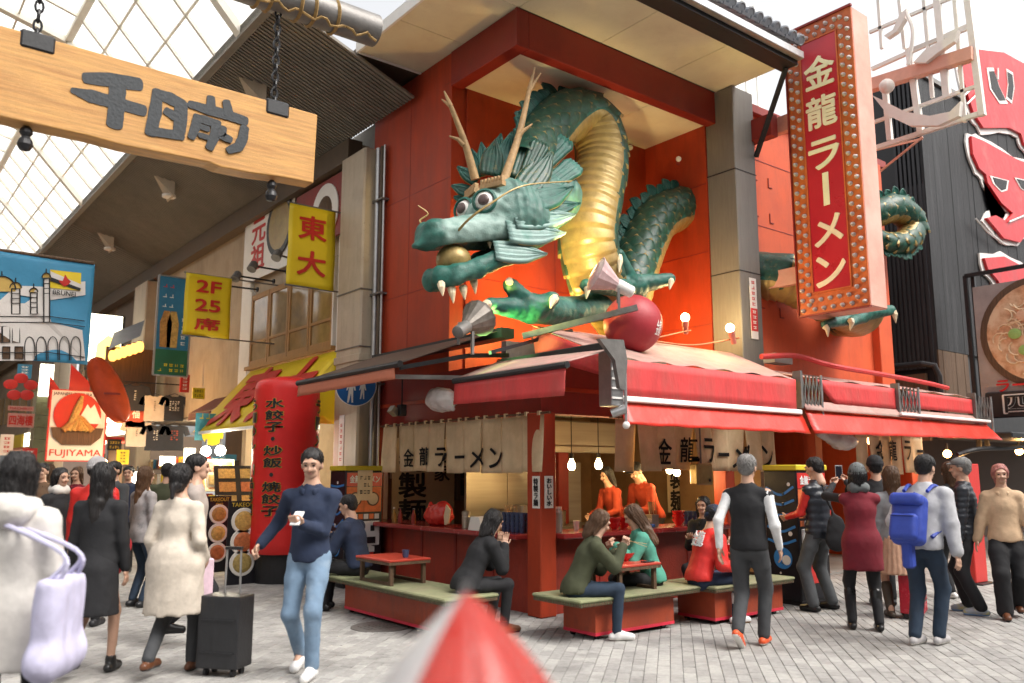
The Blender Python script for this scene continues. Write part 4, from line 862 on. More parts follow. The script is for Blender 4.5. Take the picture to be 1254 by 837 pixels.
bs = MB().lathe([(.034, 0), (.034, .012), (.024, .015), (.027, .034), (.02, .052), (.0, .058)], (0, 0, 0), (-1, 0, 0), 10).build('sign_bulb', M('clear_sign_bulb', (.5, .42, .4), .2, .1), None, True, False); bme = bs.data; bpy.data.objects.remove(bs)
pts = []
zz = SZ0 + .07
while zz < SZ1 - .04:
    for y in (SB0 + .07, SB1 - .07): pts.append((y, zz))
    for y in (SB0 + .175, SB1 - .175): pts.append((y, zz + .075))
    zz += .15
for i in range(5):
    for z_ in (SZ0 + .07, SZ1 - .1): pts.append((SB0 + .26 + .145 * i, z_))
    for z_ in (SZ0 + .2, SZ1 - .2): pts.append((SB0 + .33 + .145 * i - .03, z_))
for y, z_ in pts: inst('sign_bulb', bme, sg, (A0 - .02, y, z_))
ym = (SB0 + SB1) / 2
for ch, py, h, wv_ in (('金', 85, .50, .50), ('龍', 135, .50, .50), ('ラ', 188, .46, .50), ('|', 232, .5, .10), ('メ', 283, .46, .46), ('ン', 333, .46, .48)):
    z_ = PA(1010, py, A0 - .03).z
    if ch == '|': MB().box((A0 - .04, ym - .05, z_ - .25), (A0 - .031, ym + .05, z_ + .25), .004).build('lettering', m_cr, sg)
    else: text(ch, (A0 - .036, ym, z_), (0, -1, 0), (0, 0, 1), 1, m_cr, sg, .028, .006, fit=(wv_, h))
for z_ in (7.0, 4.55): MB().bar((4.8, -.55, z_), (4.8, .3, z_), .12, .26).build('mounting_arm', m_sside, sg)
# ---------------------------------------------------------------- neon letter frame seen from behind
nf = thing('neon_letter_rack', (6.5, -1.6, 6.6), 'white steel frame with the backs of sign letters beside the upright sign', 'frame')
m_pinkst = M('faded_pink_steel', (.70, .36, .27), .5, .12, 4, .04); m_wst = M('white_frame_steel', (.78, .74, .68), .5, .08, 4, .03)
AF = 6.5
MB().bar(PA(1045, 112, AF), PA(1192, 66, AF), .16, .2).build('main_beam', m_pinkst, nf)
for (x0, y0, x1, y1, w_) in [(1068, 183, 1198, 140, .07), (1068, 85, 1190, 30, .06), (1120, 60, 1190, 33, .06), (1185, 0, 1203, 142, .09), (1100, -10, 1108, 60, .05), (1065, 40, 1195, -15, .05), (1070, 150, 1198, 105, .05), (1168, -10, 1182, 150, .05), (1130, -15, 1142, 120, .05), (1146, -20, 1160, 120, .1), (1113, 60, 1128, 165, .09), (1083, 100, 1090, 172, .08), (1075, -10, 1080, 60, .05)]:
    MB().bar(PA(x0, y0, AF + .05), PA(x1, y1, AF + .05), w_, w_).build('frame_bar', m_wst, nf)
MB().bar(PA(1068, 185, AF + .1), PA(1130, 170, AF + .4), .03, .03).bar(PA(1078, 210, AF + .2), PA(1130, 168, AF + .2), .03, .03).build('stay', m_pinkst, nf)
def pxpoly(pts, a, th, m, parent, name):
    P = [PA(x, y, a) for x, y in pts]; o = P[0]; return MB().prism([((q.y - o.y), (q.z - o.z)) for q in P], o, (0, 1, 0), (0, 0, 1), th).build(name, m, parent)
pxpoly([(1070, 118), (1085, 125), (1110, 138), (1140, 143), (1165, 138), (1178, 125), (1176, 143), (1150, 155), (1115, 155), (1090, 143)], AF - .12, .1, m_wst, nf, 'letter_back')
pxpoly([(1120, 78), (1135, 62), (1160, 48), (1175, 38), (1170, 52), (1150, 66), (1135, 78)], AF - .12, .1, m_wst, nf, 'letter_back')
pxpoly([(1084, 45), (1095, 38), (1104, 18), (1112, 12), (1110, 24), (1100, 40), (1088, 48)], AF - .12, .1, m_wst, nf, 'letter_back')
MB().ball(PA(1086, 106, AF - .2), .12, 14, 10).build('end_cap', m_wst, nf)
MB().tube(smooth_path([PA(1110, 15, AF - .2), PA(1118, 40, AF - .2), PA(1112, 80, AF - .2)], 6), .03, 6).build('cable', m_wst, nf)
# ---------------------------------------------------------------- hanging wooden signboard
wb = thing('wooden_signboard', (-4.8, .0, 4.36), 'long varnished wooden signboard with black brush characters hung on chains', 'sign')
lo_ = [(-7.2, 4.36), (-5.6, 4.355), (-5.0, 4.36), (-4.72, 4.345), (-4.0, 4.365), (-3.9, 4.345), (-3.62, 4.35), (-3.3, 4.38), (-2.98, 4.39)]; hi_ = [(-2.965, 5.10), (-3.6, 5.105), (-4.4, 5.1), (-5.2, 5.105), (-7.2, 5.1)]
o = MB().prism([(x, z) for x, z in lo_ + hi_], (0, 0, 0), (1, 0, 0), (0, 0, 1), .2).build('board', m_wood, wb); bv = o.modifiers.new('edge', 'BEVEL'); bv.width = .012; bv.segments = 2
sp = lambda pts, w_: [(PB(x, y, -.1).x, PB(x, y, -.1).z, w_ * k) for x, y, k in pts]
W_ = .058
strokes([sp([(104, 96, .8), (135, 98, 1.1), (171, 104, 1)], W_), sp([(88, 111, .4), (110, 118, 1), (140, 126, .95), (176, 136, .9)], W_), sp([(144, 102, 1.1), (143, 128, 1.05), (140, 154, 1)], W_ * 1.1),
         sp([(193, 112, .8), (190, 138, 1), (184, 164, .9)], W_ * .95), sp([(194, 116, .8), (208, 121, 1), (223, 129, .9)], W_), sp([(222, 127, 1), (221, 147, 1), (218, 168, .9)], W_), sp([(203, 136, .8), (213, 143, .9)], W_ * .8), sp([(184, 161, .9), (203, 164, .9), (223, 167, .9)], W_ * .8),
         sp([(232, 128, .7), (255, 135, 1), (280, 142, 1), (301, 149, .9)], W_ * .85), sp([(258, 120, .8), (258, 135, 1)], W_ * .8), sp([(277, 125, .8), (280, 141, 1)], W_ * .8), sp([(242, 143, .9), (239, 156, 1), (234, 169, .8)], W_ * .75), sp([(240, 145, .9), (252, 148, 1), (264, 152, .9)], W_ * .7), sp([(265, 150, .9), (263, 166, 1), (256, 182, .8)], W_ * .8), sp([(246, 156, .8), (255, 159, .8)], W_ * .55), sp([(244, 166, .8), (254, 169, .8)], W_ * .55),
         sp([(273, 157, .8), (271, 167, 1), (282, 172, .8)], W_ * .7), sp([(299, 157, .9), (297, 170, 1), (292, 180, 1), (279, 185, .7)], W_ * .8)], (0, -.102, 0), (1, 0, 0), (0, 0, 1), m_ink, wb, .004, step=.0006)
for cx_, w2 in ((PB(46, 57, -.1).x, .13), (PB(340, 136, -.1).x, .12)):
    bx('strap_plate', (cx_ - w2, -.115, 4.97), (cx_ + w2, .115, 5.13), m_black, wb, .02)
    ztop = 7.2; n = int((ztop - 5.14) / .085)
    q = MB()
    for i in range(n):
        z_ = 5.15 + i * .085; ring = [(cx_ + (.03 * math.cos(t) if i % 2 else 0), (0 if i % 2 else .03 * math.cos(t)), z_ + .055 * math.sin(t)) for t in np.linspace(0, 2 * math.pi, 11)]
        q.tube(ring, .011, 6, caps=False)
    q.build('chain', m_black, wb)
for x in (33, 333):
    c = PB(x, 152 if x < 100 else 222, 0); c.z = 4.36
    MB().lathe([(.02, 0), (.045, -.03), (.05, -.06), (.03, -.09), (.05, -.12), (.06, -.16), (.04, -.2), (.01, -.21)], (c.x, 0, 4.36), (0, 0, 1), 14).build('knob', m_black, wb)
pp = thing('banner_pole', (-3.0, 0, 6.2), 'dark weathered pole bound with rope at the top edge', 'pole')
d_ = Vector((1, 0, .0)); autosmooth(MB().cyl((-6.5, 0, 6.22), (-2.3, 0, 6.26), .17, n=20).build('pole', m_dsteel, pp), 50)
mrope = M('old_rope', (.3, .19, .07), .8, .3, 20)
for x in (-3.62, -3.5, -3.2, -3.05, -2.8): MB().lathe([(.172, -.02), (.195, 0), (.172, .02)], (x, 0, 6.25), (1, 0, .1), 20, caps=False).build('rope_binding', mrope, pp)
MB().tube([(x, -.12 - .02 * math.sin(x * 40), 6.1 + .03 * math.sin(x * 25)) for x in np.linspace(-4, -2.35, 30)], .014, 5).build('rope', mrope, pp)
# ---------------------------------------------------------------- kitchen and counter goods
m_ss = M('brushed_stainless', (.40, .36, .28), .35, .12, 2, .02, metal=.7, stretch=(.3, .3, 8)); m_cardw = M('white_card', (.75, .72, .66), .7, .05); m_paperc = M('cream_paper', (.62, .5, .32), .8, .1)
m_ink2 = M('brush_ink', (.02, .018, .018), .7, .2)
hood = thing('extractor_hood', (2.0, 2.3, 1.85), 'stainless steel extractor hood and splashback in the kitchen', 'hood')
for i in range(3): bx('splashback_panel', (.75 + i * .75, 2.55, .6), (1.49 + i * .75, 2.6, 1.75), m_ss, hood)
bx('hood_body', (.7, 1.75, 1.95), (3.3, 2.6, 2.35), m_ss, hood, .02); bx('hood_lip', (.68, 1.7, 1.88), (3.32, 1.76, 1.98), m_ss, hood, .01)
for i in range(9): bx('hood_filter', (1.0 + i * .14, 1.5, 2.4), (1.1 + i * .14, 1.95, 2.42), m_ss, hood)
bx('partition', (2.3, 2.3, .05), (2.5, 2.54, 2.2), m_redtrim, hood)
bx('range_top', (.7, 1.75, .05), (3.0, 2.5, .82), m_ss, hood, .01)
for i, (x, y, r, h) in enumerate([(1.0, 2.1, .17, .22), (1.5, 2.1, .2, .3), (2.1, 2.15, .15, .2)]):
    t = thing('stock_pot', (x, y, .83), ['small steel pot at the left of the range', 'tall steel stock pot in the middle of the range', 'low steel pot at the right of the range'][i], 'pot')
    MB().lathe([(r, 0), (r, h), (r + .012, h + .01), (r - .01, h), (r - .012, .02)], (x, y, .825), n=22).build('pot_body', m_ss, t); MB().bar((x - r - .05, y, .8 + h), (x + r + .05, y, .8 + h), .02, .02).build('handle', m_ss, t)
for i, (x, y) in enumerate([(700, 570), (733, 569), (764, 572), (820, 575), (829, 578)]):
    c = PB(x, y, .62); t = thing('pendant_bulb', c, ['bare glowing pendant bulb nearest the corner post', 'second glowing pendant bulb from the corner post', 'third glowing pendant bulb from the corner post', 'glowing pendant bulb below the curtain lettering', 'rightmost glowing pendant bulb over the right counter'][i], 'lamp', 'pendant bulbs over the counter')
    autosmooth(MB().lathe([(.0, -.065), (.035, -.055), (.05, -.02), (.045, .02), (.025, .06), (.022, .08)], c, n=16).build('bulb', m_bulb, t), 60)
    MB().cyl(c + Vector((0, 0, .08)), c + Vector((0, 0, .15)), .024).build('socket', m_black, t); MB().cyl(c + Vector((0, 0, .15)), (c.x, c.y, 2.9), .006, n=6).build('flex', m_black, t)
    o, _ = plamp(c, (1, .66, .28), 7, .06); o.parent = t; o.location = (0, 0, -.12)
# posters and signs inside
def poster(name, label, o, x, w_, h, m, txt=None, col=m_ink2, bold=.03, th=.012, cat='poster', line=1.0, fit=None, group=None, frame=None, out=None):
    """flat board centred at o, reading direction x; txt lines [(string, du, dv, fitw, fith, mat)]"""
    o, x = Vector(o), Vector(x).normalized(); n_ = x.cross(Vector((0, 0, 1))).normalized(); t = thing(name, o - Vector((0, 0, h / 2)), label, cat, group)
    MB().obox(o, (w_ / 2, th / 2, h / 2), Matrix((x, -n_, Vector((0, 0, 1)))).transposed()).build('panel', m, t)
    if frame:
        for s_ in (-1, 1):
            MB().bar(o + x * (s_ * w_ / 2) - Vector((0, 0, h / 2)), o + x * (s_ * w_ / 2) + Vector((0, 0, h / 2)), .025, .025 + th).build('frame_side', frame, t); MB().bar(o - x * w_ / 2 + Vector((0, 0, s_ * h / 2)), o + x * w_ / 2 + Vector((0, 0, s_ * h / 2)), .025 + th, .025).build('frame_rail', frame, t)
    for k, it in enumerate(txt or []):
        s, du, dv, fw_, fh, mm = it
        text(s, o + x * du + Vector((0, 0, dv)) + n_ * (th / 2 + .004 + .0015 * k), x, (0, 0, 1), 1, mm, t, bold, .002, line=line, fit=(fw_, fh))
    return t
LX = (0, -1, 0); RX = (1, 0, 0)       # reading directions on the left and right fronts
c = PB(519, 606, 3.9); poster('brush_poster', 'cream poster with bold brush characters behind the left counter', (c.x, 3.9, 1.45), (1, 0, 0), 1.15, 1.35, m_paperc, [('特\n製\n麺', -.22, -.05, .52, 1.2, m_ink2), ('自\n家', .33, .28, .3, .55, m_ink2)])
c = PB(841, 606, 1.9); poster('brush_poster', 'yellow poster with bold brush characters over the right counter', (c.x - .1, 1.9, 1.55), (1, 0, 0), .75, 1.2, m_paperc, [('特\n製\n麺', -.15, -.05, .36, 1.1, m_ink2), ('自\n家', .24, .3, .2, .45, m_ink2)])
poster('menu_sheets', 'yellow menu sheets pinned beside the brush poster', (c.x + .75, 1.88, 1.5), (1, 0, 0), .5, 1.1, m_paperc); scrib((c.x + .75, 1.87, 1.5), (1, 0, 0), (0, 0, 1), .4, .95, 7, m_ink2, bpy.data.objects['menu_sheets'], 3)
for i, x in enumerate((656.5, 665.5)):
    poster('post_label', ['narrow vertical paper label on the left of the corner post', 'narrow vertical paper label on the right of the corner post'][i], PA(x, 603, -.128) if i == 0 else Vector((.0, -.128, PA(660, 603, -.13).z)), LX if i == 0 else RX, .13, .36, m_cardw, [('おいしい水' if i else '特\n製\nラ\nー\nメ\nン', 0, 0, .09, .3, m_ink2)] if 0 else [(('お\nい\nし\nい\n水') if i else ('特\n製\nラ\n麺'), 0, 0, .08, .31, m_ink2)], th=.004, cat='label')
# serving window behind the left counter
sw = thing('service_window', (1.3, 3.7, 1.2), 'dark framed serving window with bottles behind the left counter', 'window')
bx('frame', (1.55, 3.86, 1.15), (3.3, 3.97, 1.22), m_brwood, sw); bx('frame', (1.55, 3.86, 1.9), (3.3, 3.97, 1.98), m_brwood, sw); bx('frame', (1.5, 3.86, 1.15), (1.56, 3.97, 1.98), m_brwood, sw); bx('frame', (3.3, 3.86, 1.15), (3.36, 3.97, 1.98), m_brwood, sw)
bx('pane', (1.56, 3.975, 1.22), (3.3, 3.985, 1.9), M('dark_glass', (.03, .03, .025), .1, .2), sw); bx('shelf', (1.6, 3.7, 1.48), (3.3, 3.9, 1.5), m_brwood, sw)
for i in range(5):
    x = 2.5 + i * .16; t = thing('sauce_bottle', (x, 3.78, 1.5), ['%s sauce bottle on the window shelf' % n for n in ('first', 'second', 'third', 'fourth', 'fifth')][i] + ' counted from the poster', 'bottle', 'bottles on the window shelf')
    MB().lathe([(.035, 0), (.035, .13), (.015, .18), (.015, .22)], (x, 3.78, 1.5), n=12).build('glass', M('amber_bottle', (.3, .16, .04), .2), t); MB().cyl((x, 3.78, 1.721), (x, 3.78, 1.74), .018).build('cap', m_white, t)
# things on the counters
def bowl(loc, label, r=.105, group='red ramen bowls', m=None):
    t = thing('ramen_bowl', loc, label, 'bowl', group); x, y, z = loc
    autosmooth(MB().lathe([(r * .45, 0), (r * .5, .012), (r * .85, .05), (r, .085), (r * .97, .085), (r * .82, .052), (r * .4, .03), (0, .028)], loc, n=26).build('bowl_body', m or M('red_bowl_lacquer', (.55, .02, .02), .25, .08, coat=.4), t), 50)
    MB().lathe([(r * .9, .066), (0, .068)], loc, n=24).build('soup', M('ramen_soup', (.45, .28, .1), .25, .3, 20), t); return t
m_cup = M('blue_glazed_cup', (.05, .07, .14), .3, .2, 10)
k = 0
for i in range(5):
    for j in range(2):
        y = .28 + i * .085; x = -.06 + j * .1; st = 4
        for h in range(st):
            t = thing('tea_cup', (x, y, .9 + h * .055), '%s dark cup of the %s tea-cup stack, %s row, left counter' % (('bottom', 'second', 'third', 'top')[h], ('first', 'second', 'third', 'fourth', 'fifth')[i], ('street-side', 'kitchen-side')[j]), 'cup', 'stacked tea cups'); MB().lathe([(.026, .0), (.036, .05), (.038, .058), (.034, .058), (.024, .006)], (x, y, .9 + h * .055 + .002), n=14).build('cup', m_cup, t)
nb_ = thing('napkin_box', (-.05, .95, .9), 'white folded card menu on the left counter beside the cups', 'card')
MB().prism([(0, 0), (.3, 0), (.22, .16), (.06, .16)], (-.15, 1.1, .902), (0, -1, 0), (0, 0, 1), .2).build('card', m_cardw, nb_)
bd = thing('wrapped_bundle', (-.02, 2.1, .9), 'glossy red wrapped bundle on the left counter', 'bundle')
Vb, Fb = sdf_mesh([el((-.02, 2.1, 1.03), (.17, .26, .14)), el((-.02, 2.0, 1.12), (.1, .14, .1)), rc((-.02, 2.22, 1.05), (-.02, 2.3, 1.18), .06, .03)], .016, .05, lambda P, d: d + .012 * wob(P, 28, 5))
mesh_obj('wrapping', Vb, Fb, M('glossy_red_plastic', (.55, .04, .03), .2, .2, 9, .1, 20), bd, smooth=True); MB().prism([(0, 0), (.08, .02), (.12, .2), (.03, .26), (-.02, .12)], (-.1, 1.82, .92), (0, -1, 0), (0, 0, 1), .02).build('paper_tag', m_paperc, bd)
for i, (x, y, h) in enumerate([(-.05, 1.42, .2), (-.02, 1.32, .13)]):
    t = thing('condiment_jar', (x, y, .9), ['tall steel condiment jar beside the red bundle', 'short steel condiment jar near the folded card'][i], 'jar'); MB().lathe([(.055, 0), (.055, h * .7), (.04, h * .85)], (x, y, .902), n=16).build('jar_body', m_ss, t); MB().lathe([(.058, h * .8), (.058, h), (.02, h + .02)], (x, y, .902), n=16).build('lid', m_ss, t)
cs = thing('chopstick_tray', (.12, .72, .9), 'heap of wooden chopsticks standing behind the tea cups', 'chopsticks')
bx('holder', (.14, .55, .902), (.26, .95, 1.02), m_brwood, cs)
for i in range(14): yy = .57 + random.random() * .36; MB().bar((.2 + random.uniform(-.03, .03), yy, 1.0), (.18 + random.uniform(-.06, .06), yy + random.uniform(-.1, .1), 1.2), .008, .008).build('chopstick', M('pale_wood', (.5, .34, .17), .6), cs)
# right counter goods
for i in range(7):
    x = 1.95 + (i % 4) * .1 + .6; y = .05 + (i // 4) * .1
    for h in range(3):
        t = thing('tea_cup', (x, y, .91 + h * .055), '%s dark cup of the %s tea-cup stack, %s row, right counter' % (('bottom', 'middle', 'top')[h], ('first', 'second', 'third', 'fourth')[i % 4], ('street-side', 'kitchen-side')[i // 4]), 'cup', 'stacked tea cups on the right counter'); MB().lathe([(.026, .0), (.036, .05), (.038, .058), (.034, .058), (.024, .006)], (x, y, .912 + h * .055), n=14).build('cup', m_cup, t)
ch = thing('chopstick_box', (1.9, .05, .91), 'box of upright chopsticks on the right counter above the blue tray', 'chopsticks')
bx('box', (1.84, .0, .912), (1.97, .12, 1.06), m_ss, ch)
for i in range(10): MB().bar((1.85 + .012 * i, .03 + .05 * (i % 3) / 3, 1.0), (1.84 + .013 * i + random.uniform(-.02, .02), .05, 1.22), .009, .009).build('chopstick', MATS['pale_wood'], ch)
tr = thing('napkin_tray', (1.72, .0, .91), 'blue tray with a cream napkin pack on the right counter', 'tray'); bx('tray', (1.55, -.1, .912), (1.8, .1, .955), M('blue_plastic', (.03, .16, .42), .35), tr, .01); bx('napkins', (1.57, -.08, .956), (1.78, .08, 1.02), m_paperc, tr, .02)
gc = thing('cooking_grater', (.75, .3, .91), 'slotted wooden tray resting on the kitchen side of the right counter', 'tray'); bx('tray', (.95, .2, .912), (1.5, .34, .95), m_brwood, gc)
wd_ = thing('paper_cup', (.72, .2, .91), 'white paper cup on the right counter behind the olive jacket', 'cup'); MB().lathe([(.028, 0), (.04, .1), (.043, .105)], (.72, .2, .912), n=16).build('cup', m_cardw, wd_)
tw = thing('water_dispenser', (.22, .1, .91), 'clear water jug beside the corner post on the right counter', 'jug'); MB().lathe([(.05, 0), (.05, .22), (.035, .26)], (.27, .02, .912), n=16).build('jug', M('clear_plastic', (.6, .6, .58), .15, .05, trans=.6), tw); MB().cyl((.27, .02, 1.175), (.27, .02, 1.2), .04).build('lid', m_white, tw)
hb = thing('ceiling_heater', (2.9, -.1, 1.6), 'tan box lamp hanging in front of the right curtain', 'lamp')
c = PB(858, 581, -.22); bx('case', (c.x - .16, -.3, c.z - .14), (c.x + .16, -.16, c.z + .14), m_dgold, hb, .02); MB().cyl((c.x, -.23, c.z + .14), (c.x, -.23, 2.3), .012).build('rod', m_dsteel, hb); MB().ball((c.x + .08, -.305, c.z - .08), .02, 8, 6).build('switch', m_black, hb)
for i, (x, y) in enumerate([(1.15, -.02), (1.35, .02), (2.35, .0), (3.0, .05)]):
    for h_ in range(3 if i > 1 else 2): bowl((x, y, .912 + h_ * .05), '%s red bowl of the %s bowl stack on the right counter' % (('bottom', 'middle', 'top')[h_], ('first', 'second', 'third', 'fourth')[i]), .085, 'stacked bowls on the right counter')
for i, (x, y) in enumerate([(-.1, 2.6), (-.02, 2.72), (-.1, 2.95), (-.05, 3.2)]):
    t = thing('sauce_bottle', (x, y, .9), ('first', 'second', 'third', 'fourth')[i] + ' sauce bottle left of the red bundle on the left counter', 'bottle', 'sauce bottles on the left counter'); MB().lathe([(.03, 0), (.03, .11), (.012, .15), (.012, .18)], (x, y, .902), n=12).build('glass', MATS['amber_bottle'] if i % 2 else m_redtrim, t); MB().cyl((x, y, 1.083), (x, y, 1.1), .016).build('cap', m_white if i % 2 else m_black, t)
for i, (x, z_, w_, h_) in enumerate([(.5, 1.75, .35, .5), (1.0, 1.85, .3, .36), (2.95, 1.9, .34, .4)]):
    t = poster('price_card', ['first', 'second', 'third'][i] + ' cream price card pinned on the kitchen back wall', (x, 3.985, z_), (1, 0, 0), w_, h_, m_paperc, cat='card', group='price cards'); scrib((x, 3.975, z_), (1, 0, 0), (0, 0, 1), w_ * .8, h_ * .8, 4, m_ink2, t, 2)
# plastic bag tied under the awning and a small floodlight
pbag = thing('plastic_bag', PB(540, 490, -.6), 'crumpled clear plastic bag hanging under the brown awning', 'bag')
c = PA(541, 490, -.6); Vb, Fb = sdf_mesh([el(c, (.2, .2, .15)), el(c + Vector((.02, .12, .05)), (.13, .14, .11)), rc(c + Vector((0, -.14, -.06)), c + Vector((0, -.24, -.12)), .09, .03)], .018, .05, lambda P, d: d + .014 * wob(P, 24, 8))
mesh_obj('bag_film', Vb, Fb, M('milky_plastic_film', (.62, .56, .54), .25, .1, 12, .1, 18, alpha=.8), pbag, smooth=True)
pb2 = thing('plastic_bag', PB(1030, 542, -.6), 'pale plastic bag bundled under the right-hand awning', 'bag')
c = PB(1033, 541, -.5); Vb, Fb = sdf_mesh([el(c, (.26, .18, .13)), el(c + Vector((-.2, 0, .03)), (.18, .14, .1)), rc(c + Vector((-.3, 0, .02)), c + Vector((-.65, 0, .1)), .07, .05)], .02, .05, lambda P, d: d + .014 * wob(P, 22, 4))
mesh_obj('bag_film', Vb, Fb, MATS['milky_plastic_film'], pb2, smooth=True)
fl = thing('hanging_socket', PA(490, 500, -.3), 'small black floodlight on a cable under the brown awning', 'lamp'); c = PA(492, 501, -.25)
bx('cap', (c.x - .05, c.y - .06, c.z - .1), (c.x + .05, c.y + .06, c.z + .06), m_black, fl, .01); MB().cyl(c, (c.x, c.y, 2.95), .01, n=6).build('cable', m_black, fl); MB().obox(c + Vector((-.08, .08, -.03)), (.06, .06, .05), Matrix.Rotation(.6, 3, 'Y')).build('lens', m_ss, fl)
# ---------------------------------------------------------------- benches, tables
m_bbase = M('orange_red_bench_panel', (.36, .06, .024), .5, .15, 5, .06, col2=(.27, .045, .02), grime=.55, gs=(2, 2, .8)); m_mat = M('green_woven_mat', (.22, .235, .125), .85, .2, 6, .2, 90, col2=(.27, .24, .15), stain=.45, grime=.4, gs=(1.5, 1.5, 1.5))
m_fr = M('green_mat_edge', (.12, .17, .09), .9, .2, 20)
def bench(label, lo, hi, ins):
    (x0, y0), (x1, y1) = lo, hi; t = thing('bench', ((x0 + x1) / 2, (y0 + y1) / 2, 0), label, 'bench', 'low red benches with green mats')
    bx('seat_board', (x0, y0, .34), (x1, y1, .375), m_brwood, t, .008); bx('mat', (x0 - .01, y0 - .01, .376), (x1 + .01, y1 + .01, .41), m_mat, t, .012); 
    i0, j0, i1, j1 = x0 + ins[0], y0 + ins[1], x1 - ins[0], y1 - ins[1]
    bx('front_panel', (i0, j0, .05), (i1, j0 + .02, .34), m_bbase, t); bx('back_panel', (i0, j1 - .02, .05), (i1, j1, .34), m_bbase, t); bx('end_panel', (i0, j0 + .021, .05), (i0 + .02, j1 - .021, .34), m_bbase, t); bx('end_panel', (i1 - .02, j0 + .021, .05), (i1, j1 - .021, .34), m_bbase, t)
    for s_, (a, b_, c_, d) in enumerate(((i0 - .004, j0 - .004, i1 + .004, j0), (i0 - .004, j0, i0, j1))): bx('skirting', (a, b_, .04), (c_, d, .07), M('bright_red_edge', (.6, .03, .06), .5), t)
    for x in (i0 + .06, i1 - .12):
        for y in (j0 + .03, j1 - .09):
            MB().cyl((x, y, .03), (x, y + .03, .03), .03, n=12).build('castor', m_black, t); bx('castor_plate', (x - .03, y - .01, .03), (x + .03, y + .05, .052), m_black, t)
    q = MB()
    for i in range(int((x1 - x0) / .035)):
        l = random.uniform(.008, .028); x = x0 + .035 * i; q.box((x, y0 - .013, .376 - l), (x + .006, y0 - .0105, .38))
    for i in range(int((y1 - y0) / .035)):
        l = random.uniform(.008, .028); y = y0 + .035 * i; q.box((x0 - .013, y, .376 - l), (x0 - .0105, y + .006, .38))
    tag(q.build('mat_fringe', m_fr, t), kind='stuff'); return t
def low_table(label, lo, hi, z=.68, z0=.41):
    (x0, y0), (x1, y1) = lo, hi; t = thing('low_table', ((x0 + x1) / 2, (y0 + y1) / 2, z0), label, 'table', 'small red tables on the benches')
    bx('tabletop', (x0, y0, z - .025), (x1, y1, z), M('red_table_top', (.42, .05, .03), .35, .1, 6, .02), t, .006); bx('edge_band', (x0 + .005, y0 + .005, z - .055), (x1 - .005, y1 - .005, z - .0255), m_brwood, t)
    for x in (x0 + .04, x1 - .08):
        for y in (y0 + .04, y1 - .08): bx('leg', (x, y, z0), (x + .04, y + .04, z - .055), m_brwood, t)
    for x in (x0 + .045, x1 - .075): bx('foot_rail', (x, y0 + .081, z0), (x + .03, y1 - .081, z0 + .03), m_brwood, t)
    return t
bench('red bench with green mat in front of the right counter, two women eating on it', (-.8, -1.5), (.93, -.8), (.3, .12))
bench('red bench with green mat farther right, a red-jacketed worker on it', (.98, -1.66), (2.4, -.95), (.1, .1))
bench('red bench with green mat beside the left counter', (-1.74, -.62), (-1.1, 1.95), (.14, .3))
low_table('small red table between the two eating women', (-.2, -1.42), (.42, -.92)); low_table('small red table with a dark cup on the left bench', (-1.72, .45), (-1.2, 1.2)); low_table('small red table beside the red-jacketed worker', (1.75, -1.4), (2.25, -.95))
bowl((.2, -1.1, .682), 'red ramen bowl in front of the green sweatshirt woman', .11); bowl((-.06, -1.22, .682), 'red ramen bowl close to the olive jacket woman', .10); bowl((1.95, -1.15, .682), 'red ramen bowl on the far right table', .1)
t = thing('tea_cup', (-1.42, .62, .68), 'dark tea cup alone on the left bench table', 'cup'); MB().lathe([(.03, .0), (.04, .08), (.036, .08), (.026, .01)], (-1.42, .62, .682), n=14).build('cup', m_cup, t)
ph = thing('phone', (.3, -1.33, .68), 'dark phone lying on the table between the two women', 'phone'); bx('body', (.22, -1.38, .682), (.36, -1.31, .691), m_black, ph, .003); bx('screen', (.226, -1.374, .6912), (.354, -1.316, .692), M('dark_screen', (.02, .02, .03), .1), ph)
